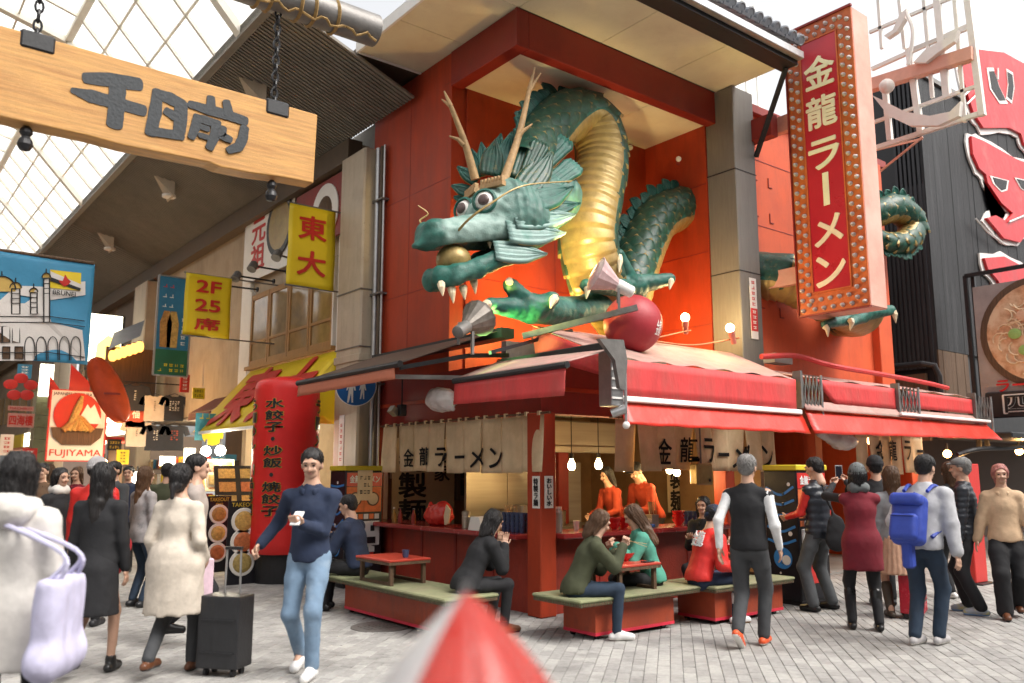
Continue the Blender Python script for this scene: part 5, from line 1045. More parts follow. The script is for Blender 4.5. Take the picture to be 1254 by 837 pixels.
# ---------------------------------------------------------------- ticket machines
m_vred = M('machine_red', (.55, .035, .03), .35, .06); m_vyel = M('machine_yellow_box', (.62, .5, .03), .45, .1); m_vblk = M('machine_black', (.012, .012, .016), .35, .2, 6); m_vblue = M('machine_blue_wave', (.03, .2, .55), .4, .1); m_vw = M('machine_white', (.72, .7, .68), .4, .05); m_vor = M('machine_orange', (.65, .16, .05), .5, .2, 14)
def machine(label, x0, x1, y0, y1, h):
    t = thing('ticket_machine', ((x0 + x1) / 2, (y0 + y1) / 2, 0), label, 'ticket machine', 'meal ticket machines'); w_ = x1 - x0
    bx('cabinet', (x0, y0, .05), (x1, y1, h), m_vblk, t, .012); bx('top_box', (x0 - .02, y0 - .02, h), (x1 + .02, y1, h + .07), m_vyel, t, .01); bx('plinth', (x0 + .02, y0 + .02, 0), (x1 - .02, y1 - .02, .05), m_black, t)
    f = y0 - .006; bx('header_panel', (x0 + .02, f, h - .22), (x1 - .02, y0, h - .03), m_vred, t); text('金龍ラーメン', ((x0 + x1) / 2, f - .003, h - .12), RX, (0, 0, 1), 1, m_vw, t, .03, .002, fit=(w_ * .8, .11))
    for i in range(2):
        a = x0 + .02 + i * (w_ - .04) / 2; b_ = a + (w_ - .05) / 2; bx('menu_photo', (a, f, h - .58), (b_, y0, h - .23), m_vor, t)
        cx = (a + b_) / 2; MB().lathe([(.1, 0), (.1, .006), (.0, .008)], (cx, f, h - .4), (0, -1, 0), 20).build('bowl_picture', m_brwood, t); MB().lathe([(.08, .007), (.0, .009)], (cx, f, h - .4), (0, -1, 0), 20).build('noodle_picture', m_paperc, t)
    for i in range(6): bx('button', (x0 + .04 + i * (w_ - .08) / 6, f, h - .68), (x0 + .025 + (i + 1) * (w_ - .08) / 6, y0, h - .61), m_vw if i % 2 else m_vor, t)
    bx('coin_panel', (x0 + .05, f - .02, h - 1.05), (x1 - .05, y0, h - .71), m_vw, t, .008); bx('note_slot', (x0 + .1, f - .026, h - .85), (x0 + .28, f - .02, h - .8), m_black, t); bx('coin_slot', (x1 - .2, f - .026, h - .85), (x1 - .14, f - .02, h - .77), m_black, t); bx('ticket_tray', (x0 + .12, f - .026, h - 1.02), (x1 - .12, f - .02, h - .93), m_vblk, t)
    # painted wave and droplets on the side, steaming bowl on the front
    for z in np.arange(.25, h - .1, .12):
        y = random.uniform(y0 + .06, y1 - .06); r = random.uniform(.012, .03); MB().lathe([(r, 0), (r, .003)], (x0 - .002, y, z), (-1, 0, 0), 12).build('droplet', m_vw, t)
    for z in np.arange(.75, h - .15, .16):
        P = smooth_path([(x0 - .003, y1 - .03, z + .02), (x0 - .003, (y0 + y1) / 2, z - .05 + random.uniform(-.04, .08)), (x0 - .003, y0 + .04, z + .03)], 6); b_ = MB()
        for p_, q_ in zip(P[:-1], P[1:]): b_.bar(p_, q_, .004, .03)
        b_.build('wave', m_vblue, t)
    MB().lathe([(.13, 0), (.13, .003)], (x0 - .002, (y0 + y1) / 2, .55), (-1, 0, 0), 20).build('blue_disc', m_vblue, t); MB().lathe([(.06, .003), (.06, .006)], (x0 - .002, (y0 + y1) / 2 - .05, .53), (-1, 0, 0), 16).build('white_disc', m_vw, t)
    cx = (x0 + x1) / 2; MB().prism([(-.17, .12), (.17, .12), (.13, -.02), (.07, -.1), (-.07, -.1), (-.13, -.02)], (cx, f, .35), RX, (0, 0, 1), .006).build('bowl_mark', m_vred, t); MB().prism([(-.18, .13), (.18, .13), (.18, .2), (.0, .26), (-.18, .2)], (cx, f, .35), RX, (0, 0, 1), .006).build('noodle_mark', m_vw, t)
    for i in range(3):
        P = [(cx - .1 + .1 * i + .02 * math.sin(k), f - .003, .63 + .03 * k) for k in range(6)]; MB().tube(P, .009, 5).build('steam_mark', m_vw, t)
    return t
machine('black and red ticket machine behind the man in the quilted vest', 2.9, 3.55, -1.42, -.95, 1.62)
machine('black and red ticket machine beside the cream column', -.72, -.12, 3.42, 3.9, 1.62)
ntc = poster('paper_notice', 'yellowed paper notice taped on the left ticket machine', (-.42, 3.405, 1.42), RX, .24, .44, m_paperc, th=.003, cat='notice'); scrib((-.42, 3.401, 1.42), RX, (0, 0, 1), .18, .3, 3, m_ink2, ntc, 3)
# blue pedestrian sign on the column
ps = thing('pedestrian_sign', PB(436, 472, 3.6), 'round blue sign with white walking figures on the cream column', 'sign')
c = PB(436, 473, 3.75); r_ = .29; n_ = (CAM - c); n_.z = 0; n_.normalize(); x_ = Vector((0, 0, 1)).cross(n_)
MB().lathe([(r_, 0), (r_, .015), (0, .015)], c, n_, 36).build('disc', M('sign_blue', (.02, .12, .36), .35, .08), ps); MB().lathe([(r_, .0155), (r_ + .012, .012), (r_ + .012, .0), (r_, -.001)], c, n_, 36, caps=False).build('rim', m_white, ps)
for dx, s_ in ((-.07, 1.0), (.1, .72)):
    o_ = c + x_ * dx + n_ * .02 + Vector((0, 0, -.05)); P2 = [(-.045, .12), (.045, .12), (.07, -.02), (.05, -.02), (.03, .03), (.035, -.2), (.01, -.2), (0, -.06), (-.03, -.2), (-.055, -.2), (-.03, .03), (-.055, -.02), (-.07, -.02)]
    MB().prism([(a * s_, b_ * s_) for a, b_ in P2], o_, x_, (0, 0, 1), .006).build('figure', m_white, ps); MB().lathe([(.032 * s_, 0), (.032 * s_, .006)], o_ + Vector((0, 0, .165 * s_)), n_, 14).build('figure_head', m_white, ps)
MB().bar(c - n_ * .05, (-.2, 4.2, c.z), .03, .03).build('bracket', m_dsteel, ps)
cn = poster('column_notice', 'narrow red and white vertical notice on the cream column', (-.284, 4.45, 2.05), LX, .16, .85, m_white, th=.006, cat='notice'); scrib((-.29, 4.45, 2.1), LX, (0, 0, 1), .1, .7, 8, MATS['notice_red'], cn, 1)
# ---------------------------------------------------------------- shops along the arcade
def pxB(name, label, x0, y0, x1, y1, b, m, txt=None, **k):     # a sign square to the arcade, on the plane y=b
    P0, P1 = PB(x0, y0, b), PB(x1, y1, b); w_, h = abs(P1.x - P0.x), abs(P0.z - P1.z)
    return poster(name, label, ((P0.x + P1.x) / 2, b, (P0.z + P1.z) / 2), RX, w_, h, m, [(s, u * w_, v * h, fw_ * w_, fh * h, mm) for s, u, v, fw_, fh, mm in (txt or [])], **k), (P0 + P1) / 2, w_, h
def pxA(name, label, x0, y0, x1, y1, a, m, txt=None, **k):     # a sign along the arcade, on the plane x=a; (x0,y0) far edge top, (x1,y1) near edge bottom
    P0, P1 = PA(x0, y0, a), PA(x1, y1, a); w_, h = abs(P1.y - P0.y), abs(P0.z - P1.z)
    return poster(name, label, (a, (P0.y + P1.y) / 2, (P0.z + P1.z) / 2), LX, w_, h, m, [(s, u * w_, v * h, fw_ * w_, fh * h, mm) for s, u, v, fw_, fh, mm in (txt or [])], **k), (P0 + P1) / 2, w_, h
m_yel = M('yellow_vinyl', (.72, .53, .015), .45, .06, 2, .03, 12); m_rch = M('red_brush_paint', (.50, .02, .012), .5, .1); m_rcyl = M('red_inflated_nylon', (.66, .022, .02), .4, .08, 3, .04, 14)
lb = thing('arcade_shop_building', (1.5, 10, 0), 'beige plastered shop building with wooden windows behind the yellow signs', 'building')
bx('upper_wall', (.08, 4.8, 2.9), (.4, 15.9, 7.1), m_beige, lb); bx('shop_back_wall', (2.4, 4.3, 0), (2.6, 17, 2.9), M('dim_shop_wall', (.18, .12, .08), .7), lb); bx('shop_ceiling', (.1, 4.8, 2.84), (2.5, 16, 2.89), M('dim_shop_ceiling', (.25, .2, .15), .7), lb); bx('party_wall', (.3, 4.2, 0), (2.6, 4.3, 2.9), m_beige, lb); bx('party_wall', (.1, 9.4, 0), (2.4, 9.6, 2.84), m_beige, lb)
bx('shop_floor', (.0, 4.3, .0), (2.5, 16, .06), m_conc, lb); bx('pilaster', (.0, 9.3, 2.6), (.08, 9.75, 6.9), m_white, lb); bx('pilaster', (.02, 5.0, 3.5), (.08, 5.35, 6.9), m_white, lb)
m_wframe = M('orange_wood_window', (.34, .18, .06), .5, .2, 5, .05, stretch=(6, 6, .6)); m_glasswarm = M('warm_reflecting_glass', (.30, .2, .09), .08, .3, 3, 0, spec=.8)
zz0, zz1 = 3.72, 5.18
for i in range(4):
    y0 = 5.5 + i * .93; w0 = MB().box((.05, y0, zz0), (.08, y0 + .91, zz1)).build('window', m_wframe, lb)
    for (a, b_, c_, d) in ((y0, zz0, y0 + .07, zz1), (y0 + .84, zz0, y0 + .91, zz1), (y0 + .07, zz0, y0 + .84, zz0 + .1), (y0 + .07, zz1 - .1, y0 + .84, zz1), (y0 + .07, zz0 + .45, y0 + .84, zz0 + .5)): bx('frame', (.01, a, b_), (.049, c_, d), m_wframe, w0)
    bx('pane', (.03, y0 + .07, zz0 + .1), (.045, y0 + .84, zz1 - .1), m_glasswarm, w0)
bx('window_sill', (-.05, 5.4, zz0 - .08), (.08, 9.3, zz0 - .01), m_wframe, lb)
for (y0, y1) in ((5.45, 5.5), (9.2, 9.3)): bx('window_jamb', (.0, y0, zz0 - .01), (.08, y1, zz1 + .1), m_white, lb)
# white signs above
t, c, w_, h = pxA('wall_sign', 'white wall sign with red characters and a round noodle picture above the windows', 302, 268, 358, 322, -.02, m_white, [('元\n祖', -.2, .0, .3, .75, m_rch)], cat='sign')
MB().lathe([(.62, 0), (.62, .02), (0, .02)], c + Vector((-.02, -.62, .15)), (-1, 0, 0), 30).build('bowl_picture', m_black, t); MB().lathe([(.5, .021), (.35, .03), (0, .03)], c + Vector((-.02, -.62, .15)), (-1, 0, 0), 24).build('noodle_picture', m_dgold, t)
rw = thing('round_sign', (-.02, 5.9, 6.3), 'red panel with a white disc sign behind the yellow flag', 'sign'); bx('panel', (-.06, 4.9, 5.6), (-.02, 7.0, 6.7), m_redtrim, rw); MB().lathe([(.52, 0), (.52, .02), (0, .02)], (-.065, 5.75, 6.1), (-1, 0, 0), 32).build('disc', m_white, rw); MB().lathe([(.3, .021), (.2, .05), (0, .05)], (-.065, 5.75, 6.1), (-1, 0, 0), 22).build('food_picture', m_brwood, rw)
def flag(label, x0, y0, x1, y1, b, chars, fw_, fh):
    P0, P1 = PB(x0, y0, b), PB(x1, y1, b); t = thing('hanging_flag', (P0.x, b, P1.z), label, 'flag', 'yellow flags on the shop front'); X0, X1, Z0, Z1 = P0.x, P1.x, P1.z, P0.z
    wv = lambda x, z: .025 * math.sin((x - X0) * 5 + 1) * (Z1 - z) / (Z1 - Z0) + .012 * math.sin(z * 7)
    o = MB().grid(lambda u, v: (X0 + (X1 - X0) * u, b + wv(X0 + (X1 - X0) * u, Z0 + (Z1 - Z0) * v), Z0 + (Z1 - Z0) * v), 10, 14).build('cloth', m_yel, t, smooth=True); solid(o, .006)
    n = len(chars)
    for i, ch in enumerate(chars):
        z = Z1 - (Z1 - Z0) * (i + .62) / (n + .3); text(ch, ((X0 + X1) / 2, b, z), RX, (0, 0, 1), 1, m_rch, t, .03, .002, fit=((X1 - X0) * fw_, (Z1 - Z0) * fh), warp=lambda P: (P[0], P[1] - .022 + wv(P[0], P[2]), P[2]))
    for z in (Z1, Z0): MB().cyl((X0 - .02, b, z), (.08, b, z), .014, n=8).build('rod', m_dsteel, t)
    for k in range(2): MB().ball((X0 - .02, b, (Z1, Z0)[k]), .02, 8, 6).build('finial', m_dsteel, t)
flag('yellow flag with two big red characters beside the cream column', 355, 248, 408, 357, 5.0, ['東', '大'], .6, .3)
flag('smaller yellow flag with red seat count lettering', 228, 334, 280, 416, 8.0, ['2F', '25', '席'], .55, .2)
for i, (x, y, x2, y2) in enumerate([(275, 350, 316, 355), (290, 338, 336, 345), (310, 326, 352, 333), (340, 312, 360, 318)]):
    p_, q_ = PA(x, y, -.75), PA(x2, y2, -.03); t = thing('sign_arm_light', q_, ['lowest', 'second lowest', 'second highest', 'highest'][i] + ' arm spotlight among those by the yellow flags', 'lamp', 'arm lights over the shop front')
    MB().cyl(q_, p_, .018, n=8).build('arm', m_black, t); MB().lathe([(.04, -.1), (.075, -.06), (.085, .1), (.07, .1)], p_, (-.4, -.3, -.7), 12).build('lamp_head', m_dsteel, t); MB().lathe([(.05, 0), (.05, .03)], q_ + Vector((.0, 0, 0)), (-1, 0, 0), 10).build('base', m_black, t)
# yellow awning with red characters
ya = thing('yellow_awning', (-.5, 7, 2.2), 'bright yellow shop awning painted with big red characters', 'awning')
pa0, pa1, pa2, pa3 = Vector((-.02, 9.0, 3.6)), Vector((-.02, 4.9, 3.6)), Vector((-1.1, 4.9, 2.35)), Vector((-1.1, 9.0, 2.35))
o = sheet('canopy', pa0, pa1, pa2, pa3, m_yel, ya, .02)
ux = (pa1 - pa0).normalized(); uy = (pa0 - pa3).normalized()
for y, ch in ((7.75, '東'), (5.85, '大')):
    c = Vector((-.56, y, 2.975)) + ux.cross(uy) * .03; text(ch, c, ux, uy, 1, m_rch, ya, .045, .003, fit=(1.55, 1.5))
sheet('side_cheek', (-.02, 4.9, 3.58), (-.02, 4.9, 2.4), (-.03, 4.9, 2.36), (-1.1, 4.9, 2.36), m_yel, ya, 0, 4, 4); bx('front_rail', (-1.13, 4.88, 2.3), (-1.08, 9.02, 2.35), m_white, ya); 
oa = thing('maroon_awning', (-.4, 10.5, 2.6), 'dark maroon awning of the neighbouring shop', 'awning'); sheet('canopy', (.05, 11.2, 3.2), (.05, 9.8, 3.2), (-.5, 9.8, 2.85), (-.5, 11.2, 2.85), M('maroon_canvas', (.12, .03, .03), .7), oa); sheet('valance', (-.5, 11.2, 2.84), (-.5, 9.8, 2.84), (-.51, 9.8, 2.7), (-.51, 11.2, 2.7), MATS['maroon_canvas'], oa, 0, 10, 2)
# red inflated cylinder with vertical lettering
c = PZ(343, 712); cyl = thing('inflatable_cylinder', (c.x, c.y, 0), 'tall red inflated cylinder with black and gold vertical lettering', 'inflatable sign')
dist = (Vector((c.x, c.y, 0)) - Vector((CAM.x, CAM.y, 0))).length; rr = .485; d_ = ray(343, 457); ztop = CAM.z + d_.z * dist / math.hypot(d_.x, d_.y)
pr = [(rr * .96, .42), (rr, .46)] + [(rr * (1 + .006 * math.sin(k * 1.9)), .46 + (ztop - .75) * k / 16) for k in range(1, 16)] + [(rr * (.8 + .2 * math.cos(t)), ztop - .29 + .17 * math.sin(t)) for t in np.linspace(0, 1.5, 6)] + [(rr * .5, ztop - .08), (.02, ztop - .05)]
autosmooth(MB().lathe(pr, (c.x, c.y, 0), n=48).build('tube', m_rcyl, cyl), 50); MB().lathe([(rr * .8, 0), (rr * .8, .42)], (c.x, c.y, 0), n=32).build('fan_base', m_black, cyl)
tc = Vector((CAM.x - c.x, CAM.y - c.y, 0)).normalized(); m_gold2 = M('gold_lettering', (.55, .38, .04), .5)
for ang, tx, wch in ((-22, '水餃子・炒飯・焼餃子', .3), (-78, 'らーめん・一品料理', .3), (76, 'ラーメン・餃子', .3)):
    dv = Matrix.Rotation(R(ang), 3, 'Z') @ tc; xv = Vector((0, 0, 1)).cross(dv).normalized(); n = len(tx); z = ztop - .45; st = (ztop - .75 - .62) / n * 1.0
    for k, ch in enumerate(tx):
        zz_ = z - st * (k + .3)
        for mm, off, bo in ((m_gold2, .006, .055), (m_black, .012, .03)):
            text(ch, Vector((c.x, c.y, zz_)) + dv * (rr + off), xv, (0, 0, 1), 1, mm, cyl, bo, .002, fit=(.06, .06) if ch == '・' else (wch * (1.06 if off < .01 else 1), st * (.9 if off < .01 else .84)), warp=lambda P: tuple(Vector((c.x, c.y, P[2])) + (Vector((P[0] - c.x, P[1] - c.y, 0))).normalized() * (rr + off)))
# takeaway boards with dishes
m_plate = M('oval_plate', (.7, .66, .6), .3, .05); m_food = [M('food_%d' % i, cc, .6, .4, 25, .1, 30) for i, cc in enumerate([(.42, .2, .05), (.5, .3, .08), (.4, .12, .04), (.35, .25, .08)])]
for i, (x0, x1, yb) in enumerate([(258, 277, 700), (284, 312, 715)]):
    b = 5.9 - i * 1.1; t, c, w_, h = pxB('takeout_board', ['black takeaway board with dish pictures nearer the shelves', 'black takeaway board with dish pictures beside the red cylinder'][i], x0 - 4, 608 + i * 6, x1 + 2, yb, b, m_vblk, [('TAKEOUT\nOK!', 0, .42, .8, .12, m_gold2)], bold=.01, cat='sign', group='black takeaway boards')
    for k in range(3):
        cz = c.z + h * (.26 - .25 * k); MB().lathe([(w_ * .4, 0), (w_ * .38, .012), (0, .012)], (c.x, b - .01, cz), (0, -1, 0), 22).build('plate_picture', m_plate, t); MB().lathe([(w_ * .3, .013), (w_ * .2, .03), (0, .034)], (c.x, b - .01, cz), (0, -1, 0), 18).build('dish_picture', m_food[(k + i) % 4], t)
# menu display in the shop front
md = thing('menu_display', (-.3, 8, .8), 'slanted menu panels with food photographs inside the gyoza shop front', 'menu board')
for i, (x, y, wd_, hh) in enumerate([(252, 585, .55, .5), (270, 580, .5, .5), (292, 605, .8, 1.0)]):
    P0 = PB(x, y, 7.6 - .3 * i); rot = Matrix.Rotation(R(-18), 3, 'X'); o = MB().obox(P0, (wd_ / 2, .015, hh / 2), rot).build('menu_panel', m_vblk if i == 2 else m_paperc, md)
    nr_, ncol = (4, 2) if i == 2 else (2, 2)
    for a in range(nr_):
        for b_ in range(ncol):
            q_ = P0 + rot @ Vector(((b_ - (ncol - 1) / 2) * wd_ / ncol * .95, -.02, (a - (nr_ - 1) / 2) * hh / nr_ * .95)); MB().obox(q_, (wd_ / ncol * .36, .004, hh / nr_ * .34), rot).build('dish_photo', m_food[(a + b_ * 2 + i) % 4], o)
t, c, w_, h = pxB('photo_poster', 'blue and yellow sale poster above the menu panels', 240, 506, 268, 540, 8.6, M('poster_cyan', (.08, .34, .42), .4, .3, 8), None); scrib(c + Vector((0, -.012, .2)), RX, (0, 0, 1), w_ * .8, .2, 1, m_yel, t); MB().lathe([(.2, 0), (.2, .01), (0, .01)], c + Vector((.1, -.02, -.15)), (0, -1, 0), 16).build('bowl_picture', m_yel, t)
sc_ = thing('white_cabinet', (-.2, 7.2, 0), 'white counter cabinet under the menu panels', 'cabinet'); bx('body', (-.5, 6.6, 0), (.3, 9.0, .95), m_white, sc_, .02); 
for i in range(3): bx('door_panel', (-.515, 6.65 + i * .78, .1), (-.5, 7.37 + i * .78, .88), m_cardw, sc_)
def lit(name, label, c, r, col, e, es=14, cat='lamp', group=None):
    t = thing(name, c, label, cat, group); autosmooth(MB().ball(c, r, 14, 10).build('globe', M('lit_%s' % name, col, .4, 0, bump=0, emit=es, ecol=col), t), 60); MB().cyl(Vector(c) + Vector((0, 0, r * .9)), Vector(c) + Vector((0, 0, r + .12)), .02).build('cap', m_black, t)
    o, _ = plamp(c, col, e, r + .01); o.parent = t; o.location = (0, -r - .06, -.05); return t
for i, (x, y, b, e) in enumerate([(252, 553, 7.6, 22), (270, 552, 7.4, 22), (168, 585, 13, 20)]): lit('shop_globe', ['left white globe lamp over the menu panels', 'right white globe lamp over the menu panels', 'white globe lamp among the crowd below the hanging shirts'][i], PB(x, y, b), .09 if i < 2 else .13, (1, .93, .75), e)
for i, y in enumerate((6.2, 8.2, 11, 13.5)): lit('ceiling_globe', ['%s globe lamp on the ceiling inside the beige building' % n for n in ('nearest', 'second nearest', 'second farthest', 'farthest')][i], Vector((.9, y, 2.6)), .09, (1, .85, .6), 60, 8, group='ceiling globes in the shops')
# blue and green upright banner
t, c, w_, h = pxB('upright_banner', 'narrow blue and green upright banner with photographs beside the yellow flag', 195, 337, 229, 462, 10.2, M('banner_blue', (.03, .17, .30), .5, .2, 3), None, cat='banner', frame=m_steel)
bx('green_panel', (c.x - w_ * .48, 10.19, c.z - h * .49), (c.x + w_ * .48, 10.193, c.z - h * .24), M('banner_green', (.02, .12, .06), .5), t)
scrib((c.x, 10.18, c.z + h * .40), RX, (0, 0, 1), w_ * .8, h * .06, 1, MATS['notice_red'], t); scrib((c.x, 10.18, c.z + h * .30), RX, (0, 0, 1), w_ * .8, h * .07, 1, m_white, t); scrib((c.x, 10.18, c.z + h * .2), RX, (0, 0, 1), w_ * .8, h * .06, 1, m_white, t); scrib((c.x, 10.18, c.z - h * .42), RX, (0, 0, 1), w_ * .8, h * .1, 2, m_yel, t); scrib((c.x + w_ * .3, 10.18, c.z - h * .05), RX, (0, 0, 1), w_ * .2, h * .3, 5, m_white, t, 1)
for k, dx in enumerate((-.22, -.02)): MB().prism([(-.1, -.4), (.1, -.4), (.12, .1), (.06, .35), (-.05, .35), (-.12, .1)], (c.x + dx * w_, 10.185, c.z - .05), RX, (0, 0, 1), .01).build('photo_figure', m_food[k], t)
# hanging shirts
def shirt(label, x, y, b, m, s=.62, txt='', tm=None):
    c = PB(x, y, b); t = thing('hanging_shirt', c, label, 'shirt', 'printed shirts on hangers'); P2 = [(-.5, .42), (-.2, .5), (-.1, .44), (.1, .44), (.2, .5), (.5, .42), (.62, .12), (.42, .05), (.36, .2), (.37, -.5), (-.37, -.5), (-.36, .2), (-.42, .05), (-.62, .12)]
    o = MB().prism([(a * s, v * s) for a, v in P2], c, RX, (0, 0, 1), .04).build('fabric', m, t); bv = o.modifiers.new('soft', 'BEVEL'); bv.width = .012; bv.segments = 2
    MB().tube([c + Vector((-.3 * s, 0, .46 * s)), c + Vector((0, 0, .56 * s)), c + Vector((.3 * s, 0, .46 * s))], .008, 5).build('hanger', m_black, t)
    if isinstance(txt, int): scrib(c + Vector((0, -.026, .08 * s)), RX, (0, 0, 1), .1 * s * txt, .4 * s, 5, tm, t, txt)
    elif txt: text(txt, c + Vector((0, -.026, .08 * s)), RX, (0, 0, 1), 1, tm or m_ink2, t, .02, .002, fit=(.28 * s, .45 * s))
m_shb = M('black_cotton', (.02, .022, .03), .9, .2, 8); m_shw = M('grey_white_cotton', (.45, .4, .34), .9, .1, 8); m_shr = M('red_cotton', (.45, .08, .05), .9, .1, 8)
for i, (x, y, m, tx, tm) in enumerate([(165, 487, m_shb, 1, m_white), (189, 500, m_shw, 1, m_ink2), (213, 500, m_shb, 4, m_white), (166, 508, m_shr, '福', m_white), (167, 531, m_shw, 1, m_ink2), (190, 536, m_shb, 2, m_white), (213, 536, m_shb, 3, m_shr)]):
    shirt(['black shirt at the upper left of the shirt display', 'pale grey shirt in the middle of the upper row', 'black shirt with white text lines at the upper right', 'red shirt with a white round mark', 'pale shirt at the lower left of the display', 'black shirt with white brush print in the lower row', 'black shirt with red print at the lower right'][i], x, y, 13.5 - .12 * (i < 3), m, .62, tx, tm)
rk = thing('shirt_rack', (-2, 13.6, 2.6), 'thin steel rack the printed shirts hang from', 'rack')
for z in (PB(190, 480, 13.6).z + .2, PB(190, 515, 13.6).z + .2): MB().cyl((PB(150, 500, 13.6).x, 13.6, z), (PB(240, 500, 13.6).x + .6, 13.6, z), .015, n=8).build('rail', m_black, rk)
# gate-like posters, fujiyama board, red ladle disc, lanterns, far signs
t, c, w_, h = pxB('tempura_board', 'white tempura bowl poster board in a red frame', 63, 477, 126, 565, 14, m_cardw, [('JAPANESE TEMPURA BOWL', 0, .44, .92, .055, m_ink2), ('FUJIYAMA', 0, -.4, .9, .12, m_rch)], bold=.01, cat='sign', frame=m_vred)
MB().lathe([(.5, 0), (.5, .01), (0, .01)], c + Vector((-.02, -.02, .25)), (0, -1, 0), 30).build('red_sun', m_rch, t)
MB().prism([(-.05, -.25), (.5, -.25), (.3, .2), (.22, .1), (.15, .2)], c + Vector((.02, -.035, .3)), RX, (0, 0, 1), .008).build('mountain_picture', m_white, t)
MB().prism([(-.55, .1), (-.5, -.12), (-.3, -.3), (.3, -.3), (.5, -.12), (.55, .1)], c + Vector((0, -.04, -.15)), RX, (0, 0, 1), .01).build('bowl_picture', m_brwood, t)
for k in range(7): a = R(35 + 18 * k); o_ = c + Vector((-.3 + .1 * k, -.06 - .004 * k, -.12)); MB().tube([o_, o_ + Vector((math.cos(a) * .3, 0, .25 + .3 * (k == 1))), o_ + Vector((math.cos(a) * .4, -.02, .35 + .45 * (k == 1)))], [.07, .085, .03], 8).build('tempura_piece', m_food[1 if k % 3 else 0], t)
hs_ = thing('red_gable_panels', PB(80, 480, 14.3), 'pair of red gable panels above the tempura board', 'panel')
for x0, x1, y0, y1 in ((58, 82, 462, 500), (84, 112, 448, 480)):
    P0, P1 = PB(x0, y1, 14.3), PB(x1, y0, 14.3); MB().prism([(0, 0), (P1.x - P0.x, 0), (P1.x - P0.x, (P1.z - P0.z) * .35), (0, P1.z - P0.z)], (P0.x, 14.3, P0.z), RX, (0, 0, 1), .06).build('gable', m_vred, hs_)
c = PB(134, 478, 12); ld = thing('giant_red_fan', c, 'big tilted red oval paddle lit from below beside the tempura board', 'sign')
ax = (PB(116, 440, 12) - PB(153, 518, 12)); L_ = ax.length / 2; ax.normalize(); sd = Vector((1, 0, 0)); sd = (sd - ax * sd.dot(ax)).normalized(); nn = ax.cross(sd)
o = MB().grid(lambda u, v: c + ax * (L_ * math.cos(math.pi * u)) + sd * (.30 * math.sin(math.pi * u) ** .8 * (v * 2 - 1)) + nn * (.12 * (v * 2 - 1) ** 2 - .05), 20, 12).build('paddle', M('lacquered_red_orange', (.5, .06, .015), .35, .15, 6, .05, coat=.3), ld, smooth=True); solid(o, .04); bx('hinge_band', (c.x - .12, 11.9, c.z - .1), (c.x + .2, 11.93, c.z - .06), m_redtrim, ld)
for i, (x, y) in enumerate([(147, 480), (152, 498), (128, 566)]): lit('warm_bulb', ['bright warm bulb right of the red paddle', 'small warm bulb under the red paddle', 'warm bulb below the tempura board'][i], PB(x, y, 12.4), .055, (1, .55, .18), 30 if i == 0 else 14, 30)
for i in range(6):
    c = PB(138 + i * 6.6, 436 - i * 2.2, 15 - .1 * i); t = thing('paper_lantern', c, ['%s orange paper lantern in the row under the tiled eave' % n for n in ('first', 'second', 'third', 'fourth', 'fifth', 'sixth')][i] + ' from the left', 'lantern', 'orange lanterns under the eave')
    autosmooth(MB().lathe([(.05, -.13), (.085, -.09), (.1, 0), (.085, .09), (.05, .13)], c, n=16).build('paper', M('glowing_lantern_paper', (.8, .3, .05), .7, .1, bump=0, emit=1.6, ecol=(1, .42, .08)), t), 60); MB().cyl(c + Vector((0, 0, .13)), c + Vector((0, 0, .15)), .05).build('cap', m_black, t)
ev = thing('tiled_eave', PB(150, 420, 15), 'small dark tiled eave above the orange lanterns', 'eave'); P0, P1 = PB(133, 428, 15), PB(172, 412, 14.6); MB().add([P0, P1, P1 + Vector((.2, .5, .5)), P0 + Vector((.2, .5, .5))], [(0, 1, 2, 3)]).build('tiles', m_tile, ev)
bx('board', (P0.x, 15.2, P0.z - 1.6), (P1.x + .6, 15.3, P0.z + .1), m_brwood, ev)
m_litw = M('backlit_white_sign', (.9, .86, .7), .5, .05, bump=0, emit=2.0, ecol=(1, .93, .7))
t, c, w_, h = pxB('lit_sign', 'tall backlit white and yellow sign above the lanterns', 112, 384, 145, 456, 16, m_litw, None, cat='sign', th=.12, frame=m_black); scrib(c + Vector((-.1, -.064, h * .3)), RX, (0, 0, 1), w_ * .6, .2, 1, M('faint_blue_print', (.2, .4, .6), .5), t); MB().prism([(-.3, -.6), (.35, -.5), (.3, .2), (0, .35), (-.25, .1)], c + Vector((.05, -.07, -.15)), RX, (0, 0, 1), .01).build('yellow_picture', M('backlit_yellow', (.9, .6, .1), .5, .2, 4, bump=0, emit=1.4, ecol=(1, .7, .15)), t)
t, c, w_, h = pxB('lit_sign', 'narrow backlit vertical sign left of the red gables', 50, 446, 63, 486, 16, m_litw, cat='sign', th=.1); scrib(c + Vector((0, -.054, 0)), RX, (0, 0, 1), w_ * .6, h * .8, 4, MATS['faint_blue_print'], t, 1)
pxB('lit_sign', 'small backlit english sign right of the red paddle', 127, 512, 141, 532, 15, m_litw, [('SUS', 0, 0, .6, .4, m_ink2)], cat='sign', th=.08)
t, c, w_, h = pxB('flower_sign', 'pink hanging sign with a red flower outline at the far left', 10, 497, 41, 504, 15.2, M('pale_pink_board', (.5, .24, .2), .6, .1), [('MACHIKO', 0, 0, .85, .5, m_rch)], bold=.01, cat='sign')
for k in range(5): a = R(72 * k + 20); MB().ball(PB(25, 475, 15.2) + Vector((.22 * math.cos(a), -.02 * k, .22 * math.sin(a))), (.15, .015, .12), 12, 8).build('petal', m_vred, t)
pxB('name_board', 'pink board with large dark red characters under the flower sign', 10, 506, 41, 524, 15.1, MATS['pale_pink_board'], [('四海樓', 0, 0, .9, .75, m_rch)], cat='sign')
